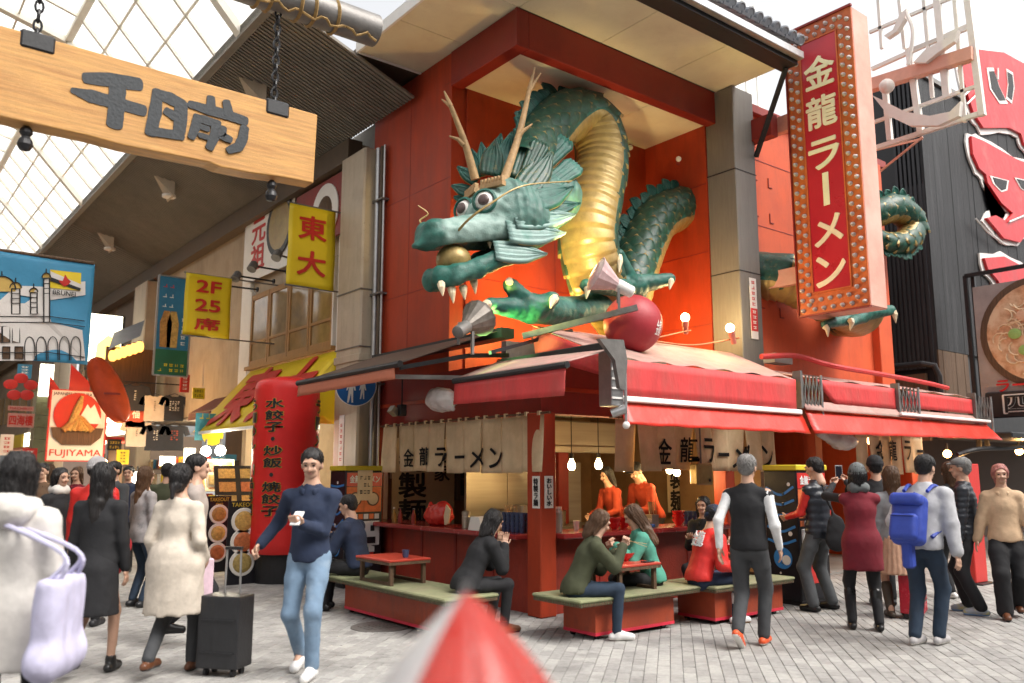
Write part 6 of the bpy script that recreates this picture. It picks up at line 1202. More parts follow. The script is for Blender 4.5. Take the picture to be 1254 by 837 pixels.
tp_ = thing('tiled_column', (PB(52, 560, 16).x, 16, 0), 'green tiled square column behind the crowd at the far left', 'column'); c = PB(50, 560, 16.5)
for k in range(12): bx('tile_course', (c.x - .25, 16.2, k * .3 + .005), (c.x + .25, 16.7, k * .3 + .295), M('green_glazed_tile', (.16, .17, .1), .3, .2, 5), tp_)
# dim shop fronts farther along, and the arcade's far end
for i, (y0, y1, cc) in enumerate([(17.2, 21, (.14, .1, .07)), (21, 26, (.2, .13, .08)), (28.2, 36, (.16, .12, .1)), (36, 46, (.22, .18, .14))]):
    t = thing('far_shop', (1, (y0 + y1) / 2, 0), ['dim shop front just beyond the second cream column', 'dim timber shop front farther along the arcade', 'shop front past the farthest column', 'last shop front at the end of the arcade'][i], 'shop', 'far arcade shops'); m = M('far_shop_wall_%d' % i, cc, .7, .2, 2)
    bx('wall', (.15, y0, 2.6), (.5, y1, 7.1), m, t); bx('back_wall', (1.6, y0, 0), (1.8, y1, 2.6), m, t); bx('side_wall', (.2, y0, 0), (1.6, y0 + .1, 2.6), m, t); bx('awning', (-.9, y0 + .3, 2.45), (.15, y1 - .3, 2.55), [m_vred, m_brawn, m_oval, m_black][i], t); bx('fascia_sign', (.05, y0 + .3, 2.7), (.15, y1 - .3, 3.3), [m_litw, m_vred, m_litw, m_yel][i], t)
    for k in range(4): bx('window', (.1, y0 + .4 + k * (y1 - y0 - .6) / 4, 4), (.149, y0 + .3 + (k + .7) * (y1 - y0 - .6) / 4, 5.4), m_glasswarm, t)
    lit('shop_lamp', ['warm lamp inside the shop beyond the second column', 'warm lamp inside the timber shop front', 'warm lamp inside the shop past the last column', 'warm lamp at the end of the arcade'][i], Vector((.5, (y0 + y1) / 2, 2.2)), .1, (1, .7, .35), 150, 12, group='lamps in far shops')
bx('end_gable', (-12, 46, 0), (.5, 46.3, 10), m_beige, arc)
# crowded small signs along the row
SG = [('white', m_cardw, m_rch), ('yellow', m_yel, m_ink2), ('red', m_vred, m_white), ('backlit', m_litw, m_ink2), ('blue', MATS['banner_blue'], m_white), ('black', m_vblk, m_gold2)]
for i, (x, y, w_, h_, b, k) in enumerate([(160, 455, 12, 24, 17.5, 0), (243, 482, 14, 14, 10.5, 1), (226, 470, 10, 22, 12.2, 2), (70, 430, 14, 22, 18, 3), (30, 455, 16, 18, 17.5, 4), (90, 425, 12, 18, 19, 1), (8, 545, 14, 26, 14.8, 0), (36, 560, 16, 22, 14.6, 2), (140, 545, 16, 14, 14.6, 5), (232, 560, 12, 22, 9.8, 3), (225, 590, 16, 30, 9.2, 0), (150, 560, 14, 18, 13.8, 1), (205, 565, 18, 12, 12.6, 3), (118, 470, 8, 20, 17, 2)]):
    t, c, ww, hh = pxB('shop_sign', SG[k][0] + ' small shop sign, ' + ['under the second column', 'beside the maroon awning', 'beside the blue-green banner', 'behind the picture banner corner', 'left of the narrow backlit sign', 'above the red gables', 'lowest at the left edge', 'left of the tempura board base', 'under the red paddle', 'left of the menu panels', 'over the white cabinet end', 'below the red-marked shirt', 'below the hanging shirts', 'between gables and red paddle'][i], x - w_ / 2, y - h_ / 2, x + w_ / 2, y + h_ / 2, b, SG[k][1], cat='sign', group='small signs along the arcade', th=.05)
    vert = h_ > w_; scrib(c + Vector((0, -.03, 0)), RX, (0, 0, 1), ww * .75, hh * .8, 4 if vert else 2, SG[k][2], t, 1 if vert else 4)
for i in range(8):
    y = 10.2 + i * .75; t = thing('goods_shelf', (.1, y, 0), ('first', 'second', 'third', 'fourth', 'fifth', 'sixth', 'seventh', 'eighth')[i] + ' goods shelf of the souvenir shop counted from the gyoza shop', 'shelf', 'souvenir shelves')
    bx('frame', (.05, y, 0), (.35, y + .7, .1), m_brwood, t)
    for k in range(4):
        bx('shelf_board', (.0, y, .4 + k * .42), (.4, y + .7, .43 + k * .42), m_brwood, t)
        for j in range(4): bx('goods', (.05, y + .04 + j * .16, .432 + k * .42), (.3, y + .17 + j * .16, .432 + k * .42 + random.uniform(.14, .3)), random.choice([m_vred, m_yel, m_cardw, m_paperc, MATS['banner_blue'], m_food[1], m_vblk]), t)
# hanging picture banner
m_bblue = M('banner_sky_blue', (.05, .25, .42), .6, .06, 2, .03, 10); m_bw = M('banner_white', (.66, .62, .58), .6, .05); m_bg = M('banner_gold', (.52, .34, .08), .6, .1); m_bl = M('banner_line_black', (.02, .02, .02), .6)
BB = 7.0; P0, P1 = PB(-14, 312, BB), PB(107, 447, BB); bn = thing('picture_banner', ((P0.x + P1.x) / 2, BB, P1.z), 'light blue picture banner with domed palace and small national flag', 'banner')
X0, X1, Z0, Z1 = P0.x, P1.x, P1.z, PB(100, 322, BB).z
wvb = lambda x, z: .03 * math.sin((x - X0) * 4.2) * (Z1 - z) / (Z1 - Z0) + .01 * math.sin(z * 9 + x * 3)
o = MB().grid(lambda u, v: (X0 + (X1 - X0) * u, BB + wvb(X0 + (X1 - X0) * u, Z0 + (Z1 - Z0) * v), Z0 + (Z1 - Z0) * v), 22, 18).build('cloth', m_bblue, bn, smooth=True); solid(o, .005)
MB().cyl((X0 - .1, BB, Z1 + .02), (PB(115, 322, BB).x, BB, Z1 + .02), .025, n=10).build('pole', m_brwood, bn)
def bpoly(pts, m, lay, name):
    V = [PB(x, y, BB) for x, y in pts]; o = V[0]; b_ = MB().prism([(v.x - o.x, v.z - o.z) for v in V], (o.x, BB, o.z), RX, (0, 0, 1), .002); b_.v = [(v[0], v[1] - .018 - .0035 * lay + wvb(v[0], v[2]), v[2]) for v in b_.v]; return b_.build(name, m, bn)
def bline(pts, lay=6, w_=.009):
    V = [PB(x, y, BB) for x, y in pts]; MB().tube([(v.x, BB - .018 - .0035 * lay + wvb(v.x, v.z), v.z) for v in V], w_, 5).build('outline', m_bl, bn)
bpoly([(-8, 375), (20, 350), (60, 352), (104, 345), (104, 362), (60, 368), (25, 362), (-8, 390)], m_bw, 0, 'cloud')
bpoly([(-8, 372), (30, 372), (45, 362), (55, 362), (62, 395), (100, 405), (104, 442), (-8, 442)], m_bw, 1, 'palace_wall')
for cx_, cy_, r0 in ((2, 355, 17), (19, 353, 7), (41, 358, 5), (56, 340, 5)):
    pts = [(cx_ + r0 * math.cos(t), cy_ - r0 * .95 * math.sin(t)) for t in np.linspace(0, math.pi, 13)]; bpoly(pts + [(cx_ - r0, cy_ + r0 * .15), (cx_ + r0, cy_ + r0 * .15)], m_bg, 2, 'dome'); bline(pts); bline([(cx_, cy_ - r0), (cx_, cy_ - r0 - 5)])
for x0, x1, y0, y1 in ((14, 24, 354, 385), (37, 45, 359, 385), (53, 60, 342, 395)):
    bpoly([(x0, y0), (x1, y0), (x1, y1), (x0, y1)], m_bw, 2, 'tower'); bline([(x0, y0), (x1, y0), (x1, y1), (x0, y1), (x0, y0)])
    for k in range(3): bline([(x0, y0 + 6 + 6 * k), (x1, y0 + 6 + 6 * k)], w_=.006)
for x0, x1, y0, y1 in ((3, 12, 400, 420), (15, 24, 400, 420), (-6, 2, 400, 420), (3, 12, 425, 440), (18, 28, 425, 440)): bpoly([(x0, y0), (x1, y0), (x1, y1), (x0, y1)], m_brwood, 3, 'window'); bline([(x0, y0), (x1, y0), (x1, y1), (x0, y1), (x0, y0)], w_=.006)
for k in range(5): pts = [(36 + 14 * k + 6 * math.cos(t), 425 - 12 * math.sin(t)) for t in np.linspace(0, math.pi, 9)]; bline([(pts[0][0], 442)] + pts + [(pts[-1][0], 442)], w_=.007)
for y in (388, 395, 432): bline([(-8, y), (30, y + .3), (60, y + .5), (103, y + 6)], w_=.007)
bpoly([(61, 331), (99, 335), (98, 357), (60, 353)], m_yel, 3, 'flag_field'); bpoly([(61, 333), (61, 340), (98, 355), (98, 349)], m_bw, 4, 'flag_stripe'); bpoly([(61, 340), (61, 345), (97, 357), (98, 354)], m_bl, 5, 'flag_stripe')
bpoly([(79, 337), (82, 342), (86, 346), (82, 350), (78, 352), (74, 349), (71, 344), (76, 345)], m_rch, 6, 'flag_emblem')
text('BRUNEI', PB(78, 360, BB) + Vector((0, -.05, 0)), RX, (0, 0, 1), 1, m_bl, bn, .01, .002, fit=(.32, .075))
# ---------------------------------------------------------------- black building and signs on the right
bb = thing('black_timber_building', (15, 4, 0), 'black boarded restaurant building with red relief figures on its front', 'building')
BA, BF = 10.1, .05
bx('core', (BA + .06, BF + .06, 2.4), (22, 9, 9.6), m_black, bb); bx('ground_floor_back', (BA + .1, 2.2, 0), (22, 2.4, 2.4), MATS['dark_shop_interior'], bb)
x = BA
i = 0
while x < 15.2:
    w_ = random.uniform(.2, .3); zt = 9.62; bx('plank', (x + .004, BF - random.uniform(0, .012), 3.95), (x + w_ - .004, BF + .055, zt), m_bwood, bb); x += w_
x = BA
while x < 11.3: bx('plank', (x + .004, BF - random.uniform(0, .012), 2.3), (x + .18 - .004, BF + .055, 3.94), m_brwood, bb); x += .18
y = BF + .07; k = 0
while y < 5: bx('corrugation', (BA - .03, y, 3.6), (BA + .05, y + .05, 9.6 if y < .6 else 7.35), m_bcor, bb); y += .09
bx('side_sheet', (BA + .0, .07, 3.6), (BA + .04, 5, 7.3), m_bcor, bb); bx('side_skirt', (BA - .05, .3, 2.2), (BA + .04, 5, 3.5), m_brwood, bb)
bx('roof_flashing', (BA - .06, BF - .06, 9.6), (22, BF + .3, 9.7), m_dsteel, bb)
bx('side_window', (BA - .08, 1.6, 4.2), (BA - .03, 3.2, 6.0), m_black, bb); bx('window_trim', (BA - .11, 1.45, 4.1), (BA - .03, 1.6, 6.1), m_white, bb); bx('window_trim', (BA - .11, 1.6, 6.0), (BA - .03, 3.2, 6.1), m_white, bb)
pp2 = thing('black_vent_pipe', (9.6, .2, 2), 'black bent pipe rail between orange facade and black building', 'pipe'); MB().tube([(9.75, 2.5, 3.65), (9.75, .2, 3.65), (9.8, .0, 3.6), (9.85, -.05, 3.4), (9.85, -.05, 2.4)], .06, 10).build('pipe', m_black, pp2)
# red figures cut from board with ragged white edge
m_figr = M('red_relief_figure', (.50, .008, .014), .4, .2, 2, .05, 8, col2=(.6, .1, .08), stain=.34); m_figw = M('white_relief_edge', (.8, .76, .72), .6, .05)
def figure(label, pts, holes=(), lines=()):
    P = [PB(x, y, BF - .05) for x, y in pts]; c = sum(P, Vector()) / len(P); t = thing('red_relief', c, label, 'relief', 'red relief figures'); Q = [(p_.x - c.x, p_.z - c.z) for p_ in P]
    rg = []
    for i in range(len(Q)):
        a, b_ = Q[i], Q[(i + 1) % len(Q)]
        for f in (0, .33, .66): rg.append((a[0] * (1 - f) + b_[0] * f, a[1] * (1 - f) + b_[1] * f))
    big = []
    for i, q_ in enumerate(rg):
        a, b_ = rg[i - 1], rg[(i + 1) % len(rg)]; d = Vector((b_[0] - a[0], b_[1] - a[1])); d.normalize(); s_ = .10 + random.uniform(-.035, .05); big.append((q_[0] + d.y * s_, q_[1] - d.x * s_))
    ar = sum(Q[i][0] * Q[(i + 1) % len(Q)][1] - Q[(i + 1) % len(Q)][0] * Q[i][1] for i in range(len(Q)))
    if ar < 0: big = [(2 * q_[0] - b_[0], 2 * q_[1] - b_[1]) for q_, b_ in zip(rg, big)]
    MB().prism(big, (c.x, BF - .04, c.z), RX, (0, 0, 1), .04).build('white_edge', m_figw, t); MB().prism(rg, (c.x, BF - .1, c.z), RX, (0, 0, 1), .06).build('red_shape', m_figr, t)
    for hpts in holes:
        H = [PB(x, y, BF - .1) for x, y in hpts]; MB().prism([(p_.x - c.x, p_.z - c.z) for p_ in H], (c.x, BF - .137, c.z), RX, (0, 0, 1), .012).build('white_outline', m_figw, t)
        hc = sum(H, Vector()) / len(H); MB().prism([((p_.x - hc.x) * .78 + hc.x - c.x, (p_.z - hc.z) * .82 + hc.z - c.z) for p_ in H], (c.x, BF - .146, c.z), RX, (0, 0, 1), .012).build('dark_inlay', m_bwood, t)
    for l_ in lines: MB().tube([PB(x, y, BF - .16) for x, y in l_], .022, 5).build('white_line', m_figw, t)
figure('upper red relief shape with raised fingers on the black wall', [(1172, 85), (1180, 70), (1190, 62), (1225, 66), (1270, 90), (1290, 120), (1290, 200), (1262, 190), (1250, 178), (1246, 165), (1232, 158), (1200, 158), (1188, 140), (1180, 115)], [[(1206, 84), (1214, 84), (1222, 108), (1232, 128), (1222, 128), (1210, 110)], [(1230, 85), (1238, 90), (1240, 108), (1237, 128), (1230, 122), (1232, 104)]], [[(1180, 118), (1195, 104)], [(1184, 128), (1200, 112)], [(1222, 84), (1222, 98)]])
figure('middle red relief shape like an open-mouthed face on the black wall', [(1185, 168), (1200, 174), (1240, 196), (1290, 215), (1290, 290), (1262, 275), (1245, 298), (1225, 293), (1204, 268), (1215, 265), (1228, 272), (1236, 262), (1222, 250), (1205, 225), (1203, 215), (1195, 208), (1187, 190)], [[(1210, 216), (1225, 220), (1233, 222), (1231, 234), (1224, 236), (1214, 226)], [(1240, 218), (1256, 222), (1256, 236), (1248, 232)]], [[(1236, 272), (1260, 262)], [(1195, 268), (1210, 285), (1228, 298)]])
figure('lowest red relief shape just above the ramen picture sign', [(1201, 317), (1225, 315), (1262, 335), (1300, 340), (1300, 362), (1225, 362), (1218, 345), (1205, 330)])
# round ramen picture sign on a frame
AS = 10.4; rs = thing('ramen_picture_sign', (AS, -1.6, 2.6), 'large square sign with a noodle bowl photograph at the right edge', 'sign')
q0, q1 = PA(1192, 362, AS), PA(1262, 500, AS); ya_, yb_, zb_, zt_ = q0.y, q0.y - 2.2, PA(1192, 478, AS).z, q0.z + .15
bx('backing', (AS - .02, yb_, zb_ - .5), (AS + .06, ya_, zt_), M('sign_grey_print', (.33, .3, .29), .4, .2, 2), rs)
cy_, cz_ = (ya_ + yb_) / 2, PA(1240, 410, AS).z; rb = (ya_ - yb_) / 2 * .93
MB().lathe([(rb, 0), (rb, .02), (rb * .92, .03), (0, .03)], (AS - .022, cy_, cz_), (-1, 0, 0), 40).build('bowl_rim_picture', m_brwood, rs); MB().lathe([(rb * .88, .032), (0, .034)], (AS - .022, cy_, cz_), (-1, 0, 0), 36).build('soup_picture', M('soup_print', (.6, .33, .18), .4, .3, 6, col2=(.72, .56, .38), stain=.52, sscale=3), rs)
m_nood = M('noodle_print', (.75, .58, .38), .5, .15, 6)
for k in range(60):
    a, r0 = random.uniform(0, 6.28), rb * .7 * math.sqrt(random.random()); P = [(AS - .06 - .0004 * k, cy_ + r0 * math.cos(a) + .13 * math.cos(a * 3 + j * .55), cz_ + r0 * math.sin(a) + .13 * math.sin(a * 3 + j * .55)) for j in range(6)]; MB().tube(P, .014, 4).build('noodle', m_nood, rs)
for k in range(7): a = k * .9; MB().ball((AS - .08, cy_ + rb * .4 * math.cos(a), cz_ + rb * .4 * math.sin(a)), (.02, .12, .1), 10, 6).build('topping', M('topping_print_%d' % (k % 2), ((.3, .5, .15), (.7, .45, .3))[k % 2], .5), rs)
text('ラーメン', (AS - .08, cy_ + .25, PA(1220, 474, AS).z), LX, (0, 0, 1), 1, m_figr, rs, .03, .004, fit=(1.1, .22))
for (p_, q_) in (((AS, ya_ + .12, zt_ + .25), (AS, yb_ - .1, zt_ + .25)), ((AS, ya_ + .12, zt_ + .25), (AS, ya_ + .12, 2.0)), ((AS + .1, ya_ + .02, zt_ + .25), (AS + .1, ya_ + .02, 2.0))): MB().bar(p_, q_, .07, .07).build('frame_post', m_black, rs)
nbd = thing('name_signboard', (AS, -1.6, 2.2), 'black signboard with white outlined brush characters at the right edge', 'sign'); z_ = PA(1235, 496, AS).z; bx('board', (AS - .12, yb_, z_ - .24), (AS - .03, ya_ - .1, z_ + .24), m_black, nbd, .02); text('四天王', (AS - .13, cy_ - .1, z_), LX, (0, 0, 1), 1, m_white, nbd, .05, .003, fit=(1.6, .38)); text('四天王', (AS - .145, cy_ - .1, z_), LX, (0, 0, 1), 1, m_ink2, nbd, .012, .003, fit=(1.52, .33))
# eaves, lanterns and lamps under the right-hand shop
re_ = thing('black_canopy', (11, -.6, 2.2), 'dark curved canopy rail over the lit entrance at the right', 'canopy'); bx('canopy', (9.7, -1.3, 2.2), (16, .0, 2.3), m_black, re_, .02); MB().tube(smooth_path([(8.9, -.7, 1.9), (9.3, -.9, 2.0), (10.5, -1.1, 2.05), (12, -1.2, 2.2)], 6), .04, 8).build('rail', m_black, re_)
for i, (x, y, b, e) in enumerate([(1160, 556, -.3, 10), (1176, 570, -.6, 8), (1248, 553, -.6, 20), (1067, 540, -.1, 10)]): lit('entrance_bulb', ['orange lamp on the timber wall beside the short curtain', 'low orange lamp behind the flat-capped man', 'hanging bulb at the right edge', 'orange lamp above the black beanie'][i], PB(x, y, b), .07, (1, .5, .16), e, 16)
rsx = thing('red_stand_sign', PZ(1200, 712), 'plain red upright panel behind the man in the flat cap', 'sign'); c = PZ(1200, 716); bx('panel', (c.x - .1, c.y, .02), (c.x + .28, c.y + .1, 1.72), m_vred, rsx, .01); bx('foot', (c.x - .14, c.y - .1, 0), (c.x + .32, c.y + .25, .019), m_black, rsx)
wbk = thing('white_office_building', (18, 16, 0), 'pale office building rising behind the upright sign', 'building'); bx('wall', (13, 13, 0), (24, 20, 22), M('pale_facade_panel', (.74, .74, .72), .6, .04, 1), wbk)
for i in range(14): bx('facade_rib', (13 + i * .8, 12.92, 0), (13.06 + i * .8, 13, 22), m_white, wbk)
for j in range(6): bx('floor_band', (12.95, 12.9, 3 + j * 3.2), (24, 12.915, 3.1 + j * 3.2), m_dsteel, wbk)
# ---------------------------------------------------------------- people
FV, RV = Vector((math.sin(TH), math.cos(TH), 0)), Vector((math.cos(TH), -math.sin(TH), 0))
def PD(x, dep): d = ray(x, 578); f = d.x * FV.x + d.y * FV.y; return Vector((CAM.x + d.x * dep / f, CAM.y + d.y * dep / f, 0))
m_skin = M('skin', (.50, .30, .21), .5, .06, 12, .02); m_skin2 = M('skin_tan', (.42, .24, .16), .5, .06, 12, .02)
m_lip = M('lip', (.46, .2, .17), .45); m_eyeb = M('eye_dark', (.02, .015, .012), .2)
HAIR = {'black': M('black_hair', (.014, .012, .012), .4, .3, 40, .2, 90, stretch=(4, 4, .6)), 'brown': M('brown_hair', (.09, .045, .022), .4, .3, 40, .2, 90, stretch=(4, 4, .6)), 'pink': M('pinkish_hair', (.38, .15, .13), .5, .3, 40, .2, 90, stretch=(4, 4, .6)), 'grey': M('grey_hair', (.2, .19, .18), .5, .3, 40, .2, 90)}
def cloth(name, col, rough=.85, col2=None): return M('cloth_' + name, col, rough, .16, 9, .035, 26, col2=col2, stain=.4, sscale=6)
def V3(*a): return np.array(a, float)
_hc = {}
def head_geo(fem):
    if ('h', fem) in _hc: return _hc[('h', fem)]
    j = .9 if fem else 1.0
    pr = [el((0, .01, .03), (.075, .093, .09)), rc((0, -.022, -.005), (0, -.036, -.078 * j), .066, .040 * j), el((0, -.035, -.068), (.052 * j, .05, .04)), rc((0, -.088, .006), (0, -.106, -.028), .007, .012), el((.076, .012, -.012), (.012, .024, .032)), el((-.076, .012, -.012), (.012, .024, .032)),
          rc((0, .022, -.06), (0, .038, -.18), .053 * j, .058 * j), el((.03, -.083, -.03), (.022, .014, .02)), el((-.03, -.083, -.03), (.022, .014, .02)), rc((-.045, -.082, .03), (.045, -.082, .03), .012, .012)]
    def md(P, d):
        e = np.minimum(_ev(el((.032, -.102, .006), (.016, .014, .011)), P), _ev(el((-.032, -.102, .006), (.016, .014, .011)), P)); return np.maximum(d, -e)
    A = sdf_mesh(pr, .0075, .018, md); parts = [(*A, 0)]
    for s_ in (-1, 1):
        b = MB().ball((s_ * .032, -.083, .006), (.0145, .008, .007), 8, 6); parts.append((np.array([tuple(v) for v in b.v]), b.f, 1))
        b = MB().tube([(s_ * .016, -.094, .028), (s_ * .034, -.095, .032), (s_ * .05, -.085, .027)], .004, 5); parts.append((np.array([tuple(v) for v in b.v]), b.f, 3))
    b = MB().ball((0, -.086, -.060), (.019, .007, .005), 10, 6); parts.append((np.array([tuple(v) for v in b.v]), b.f, 2))
    _hc[('h', fem)] = parts; return parts
def hair_geo(style):
    if style in _hc: return _hc[style]
    if style == 'short':
        pr = [el((0, .018, .042), (.086, .103, .093)), el((0, .06, -.01), (.068, .055, .075))]
        md = lambda P, d: np.maximum(np.maximum(d + .004 * wob(P * np.array([1, 1, .5]), 90, 2), -.7 * P[..., 1] - .71 * P[..., 2] - .008 + .006 * np.sin(P[..., 0] * 130)), -.075 - P[..., 2])
    elif style in ('bob', 'long', 'tail'):
        zb = {'bob': -.15, 'long': -.34, 'tail': -.06}[style]
        pr = [el((0, .018, .042), (.091, .107, .097)), rc((0, .045, .0), (0, .075, zb), .085, .07)]
        if style != 'tail': pr += [rc((.072, .0, .03), (.092, .03, max(zb, -.2)), .026, .014), rc((-.072, .0, .03), (-.09, .035, max(zb, -.2)), .026, .014), rc((0, .05, zb * .6), (.02, .085, zb - .03), .07, .05)]
        else: pr += [rc((0, .11, .04), (0, .15, -.16), .04, .02)]
        def md(P, d):
            f = _ev(rc((0, -.1, .0), (0, -.1, -.2), .082, .1), P); f2 = _ev(rc((0, -.03, -.08), (0, .03, -.2), .055, .06), P)
            return np.maximum(np.maximum(d + .006 * wob(P * np.array([1, 1, .16]), 100, 3) + .006 * wob(P, 26, 1), -f), -f2)
    elif style == 'beanie':
        pr = [el((0, .014, .05), (.094, .112, .10)), rc((-.0, .01, .035), (0, .012, .03), .0, .0)][:1]
        md = lambda P, d: np.maximum(d + .0035 * np.sin(np.arctan2(P[..., 1], P[..., 0]) * 36) - .006 * (P[..., 2] < .045), .012 - P[..., 2] - .35 * P[..., 1] * 0 - .25 * P[..., 1])
    elif style == 'cap':
        pr = [el((0, .01, .055), (.092, .112, .07)), rc((-.04, -.11, .05), (.04, -.11, .05), .035, .035, ((0, 0, 1), 4.0))]
        md = lambda P, d: np.maximum(d, .035 - P[..., 2] - .1 * P[..., 1])
    elif style == 'scarf':
        pr = [el((0, .012, .05), (.09, .108, .088)), el((0, .1, .0), (.035, .03, .03)), rc((0, .1, .0), (.02, .13, -.08), .02, .012)]
        md = lambda P, d: np.maximum(d + .004 * wob(P, 60, 6), .02 - P[..., 2] - .45 * P[..., 1])
    A = sdf_mesh(pr, .008, .02, md)
    if style in ('short', 'bob', 'long', 'tail'):        # loose locks lying on the hair mass
        rr_ = random.Random(3); zlo = {'short': -.03, 'bob': -.2, 'long': -.37, 'tail': -.03}[style]; b = MB(); rs_ = np.linspace(.01, .17, 80)
        for k in range(80 if style in ('short', 'tail') else 130):
            ph = rr_.uniform(-2.2, 2.2) + math.pi / 2; z0 = rr_.uniform(.05, .135); z1 = max(zlo, z0 - rr_.uniform(.08, .3)) - rr_.uniform(0, .02); pts = []
            for u in np.linspace(0, 1, 6):
                zz_ = z0 + (z1 - z0) * u; a_ = ph + .25 * math.sin(u * 4 + k); P = np.stack([rs_ * math.cos(a_), .03 + rs_ * math.sin(a_), np.full(80, zz_)], -1); d = md(P, sdf_eval(pr, P, .02)); ins = np.nonzero(d < 0)[0]
                if not len(ins): break
                r0 = rs_[ins[-1]] + .002 + .006 * u * rr_.random(); pts.append((r0 * math.cos(a_), .03 + r0 * math.sin(a_), zz_))
            if len(pts) > 2: b.tube(pts, np.linspace(.0055, .0012, len(pts)), 4, caps=False)
        if b.v: n0 = len(A[0]); A = (np.concatenate([A[0], np.array([tuple(v) for v in b.v])]), np.concatenate([A[1], np.array(b.f) + n0]))
    _hc[style] = A; return A
def hand_geo(grip):
    if ('hd', grip) in _hc: return _hc[('hd', grip)]
    pr = [rc((0, 0, .02), (0, 0, -.02), .026, .03, ((0, 1, 0), 1.5)), rc((-.016, 0, -.035), (.016, 0, -.035), .026, .028, ((0, 1, 0), 1.9)), rc((-.018, 0, -.07), (.018, 0, -.07), .02, .02, ((0, 1, 0), 1.6))]
    for k, (x, L) in enumerate(((-.031, .055), (-.0105, .068), (.0105, .072), (.031, .066))):
        p0 = V3(x, 0, -.08); 
        if grip: p1 = p0 + V3(0, -.03, -.022); p2 = p1 + V3(0, -.014, .03)
        else: p1 = p0 + V3(x * .08, -.010, -L * .55); p2 = p1 + V3(0, -.018, -L * .42)
        pr += [rc(p0, p1, .0098, .009), rc(p1, p2, .009, .0075)]
    t1 = V3(.05, -.016, -.045); pr += [rc((.028, -.004, -.015), t1, .014, .0105), rc(t1, (.045, -.034, -.07) if grip else (.056, -.028, -.075), .0105, .008)]
    A = sdf_mesh(pr, .0062, .007); _hc[('hd', grip)] = A; return A
def ik(a, b, l1, l2, pole):
    a, b, pole = V3(*a), V3(*b), V3(*pole); d = b - a; D = np.linalg.norm(d)
    if D > (l1 + l2) * .999: b = a + d / D * (l1 + l2) * .999; D = (l1 + l2) * .999; d = b - a
    u = d / D; x = (l1 * l1 - l2 * l2 + D * D) / (2 * D); h = math.sqrt(max(l1 * l1 - x * x, 0)); p = pole - u * (pole @ u); p /= np.linalg.norm(p); return a + u * x + p * h, b
def person(label, pos, face, H=1.68, fem=False, hip=.92, lean=0, hands=(None, None), feet=((-.1, 0, .085), (.1, 0, .085)), head=(0, 0), top=None, sleeves=None, bottom=None, shoes=None, hair=('short', 'black'), hat=None, skin=None, grip=(0, 0), toe=(0, 0), boots=0, scarf=None, z=0, h=.0165, side=0):
    """stands at pos facing (r, f) = right and away as seen from the street corner; hands and feet are targets in the body's own metres"""
    s = H / 1.70; fv = (RV * face[0] + FV * face[1]).normalized(); rz = math.atan2(fv.x, -fv.y); skin = skin or m_skin; L = math.radians(lean)
    t = V3(math.sin(side), -math.sin(L), math.cos(L)); t /= np.linalg.norm(t); fwd = V3(0, -math.cos(L), -math.sin(L)); P = V3(0, 0, hip); wa = P + .14 * t; chs = P + .35 * t; shc = P + .485 * t; nb = P + .545 * t; sw = .158 if fem else .182; br = .93 if fem else 1.0
    hc = nb + .10 * t + V3(0, -.02, .06)
    hd = []
    for i in (0, 1):
        sx = -1 if i == 0 else 1; sh = shc + V3(sx * sw, 0, -.035); tg = hands[i]
        if tg is None: tg = (sx * (sw + .07), -.06, hip - .12)
        eb, wr = ik(sh, tg, .285 * br ** .5, .25 * br ** .5, (sx * .35, .8, -.5)); hd.append((sh, eb, wr))
    lg = []
    for i in (0, 1):
        sx = -1 if i == 0 else 1; hj = P + V3(sx * .088, 0, -.03); kn, an = ik(hj, feet[i], .43, .42, (sx * .12, -1, .15)); lg.append((hj, kn, an))
    fl = (fwd, 1.38)
    # body: one skin under the clothes
    core = [rc(P + .07 * t, wa, .105, .11, fl), rc(wa, chs, .11, .13, fl), rc(chs, shc, .13, .1, fl), rc(shc + V3(-sw, 0, -.02), shc + V3(sw, 0, -.02), .05, .05), rc(nb - .04 * t, hc - V3(0, 0, .06), .058, .052)]
    for sh, eb, wr in hd: core += [rc(sh, eb, .046, .038), rc(eb, wr, .037, .027)]
    for hj, kn, an in lg: core += [rc(hj, kn, .075, .05), rc(kn, an, .05, .036), rc(an, an + V3(0, -.1, -.04), .034, .03)]
    parts = [(*sdf_mesh(core, .026, .03), 0)]
    yw, pt = math.radians(head[0]), math.radians(head[1]); HM = np.array(Matrix.Rotation(yw, 3, 'Z') @ Matrix.Rotation(pt, 3, 'X'))
    hx = lambda V: (np.asarray(V) * (1.0 if not fem else .96)) @ HM.T + hc
    for V, F, mi in head_geo(fem): parts.append((hx(V), F, mi))
    for i, (sh, eb, wr) in enumerate(hd):
        V, F = hand_geo(bool(grip[i])); V = V.copy() * br; F = np.array(F)
        if i == 0: V[:, 1] *= -1; F = F[:, ::-1]
        zz_ = -(wr - eb) / np.linalg.norm(wr - eb); th_ = V3(0, -1, .35) - zz_ * (V3(0, -1, .35) @ zz_); th_ /= np.linalg.norm(th_)
        if i == 0 and grip[0] == 2 or i == 1 and grip[1] == 2: th_ = np.cross(zz_, th_)
        yy_ = np.cross(zz_, th_); parts.append((wr + V[:, :1] * th_ + V[:, 1:2] * yy_ + V[:, 2:] * zz_, F, 0))
    V, F, mi = join(parts); hm = HAIR[hair[1]]
    o = mesh_obj('person', V * s, F, [skin, m_eyeb, m_lip, hm], None, mi, True, False); o.location = (pos[0], pos[1], z); o.rotation_euler.z = rz; tag(o, label, 'person')
    def part(nm, A, m, mi=None): return mesh_obj(nm, np.asarray(A[0]) * s, A[1], m, o, mi, True, False)
    if hair[0]: part('hair', (hx(hair_geo(hair[0])[0]), hair_geo(hair[0])[1]), hm)
    if hat: part('hat', (hx(hair_geo(hat[0])[0]), hair_geo(hat[0])[1]), hat[1])
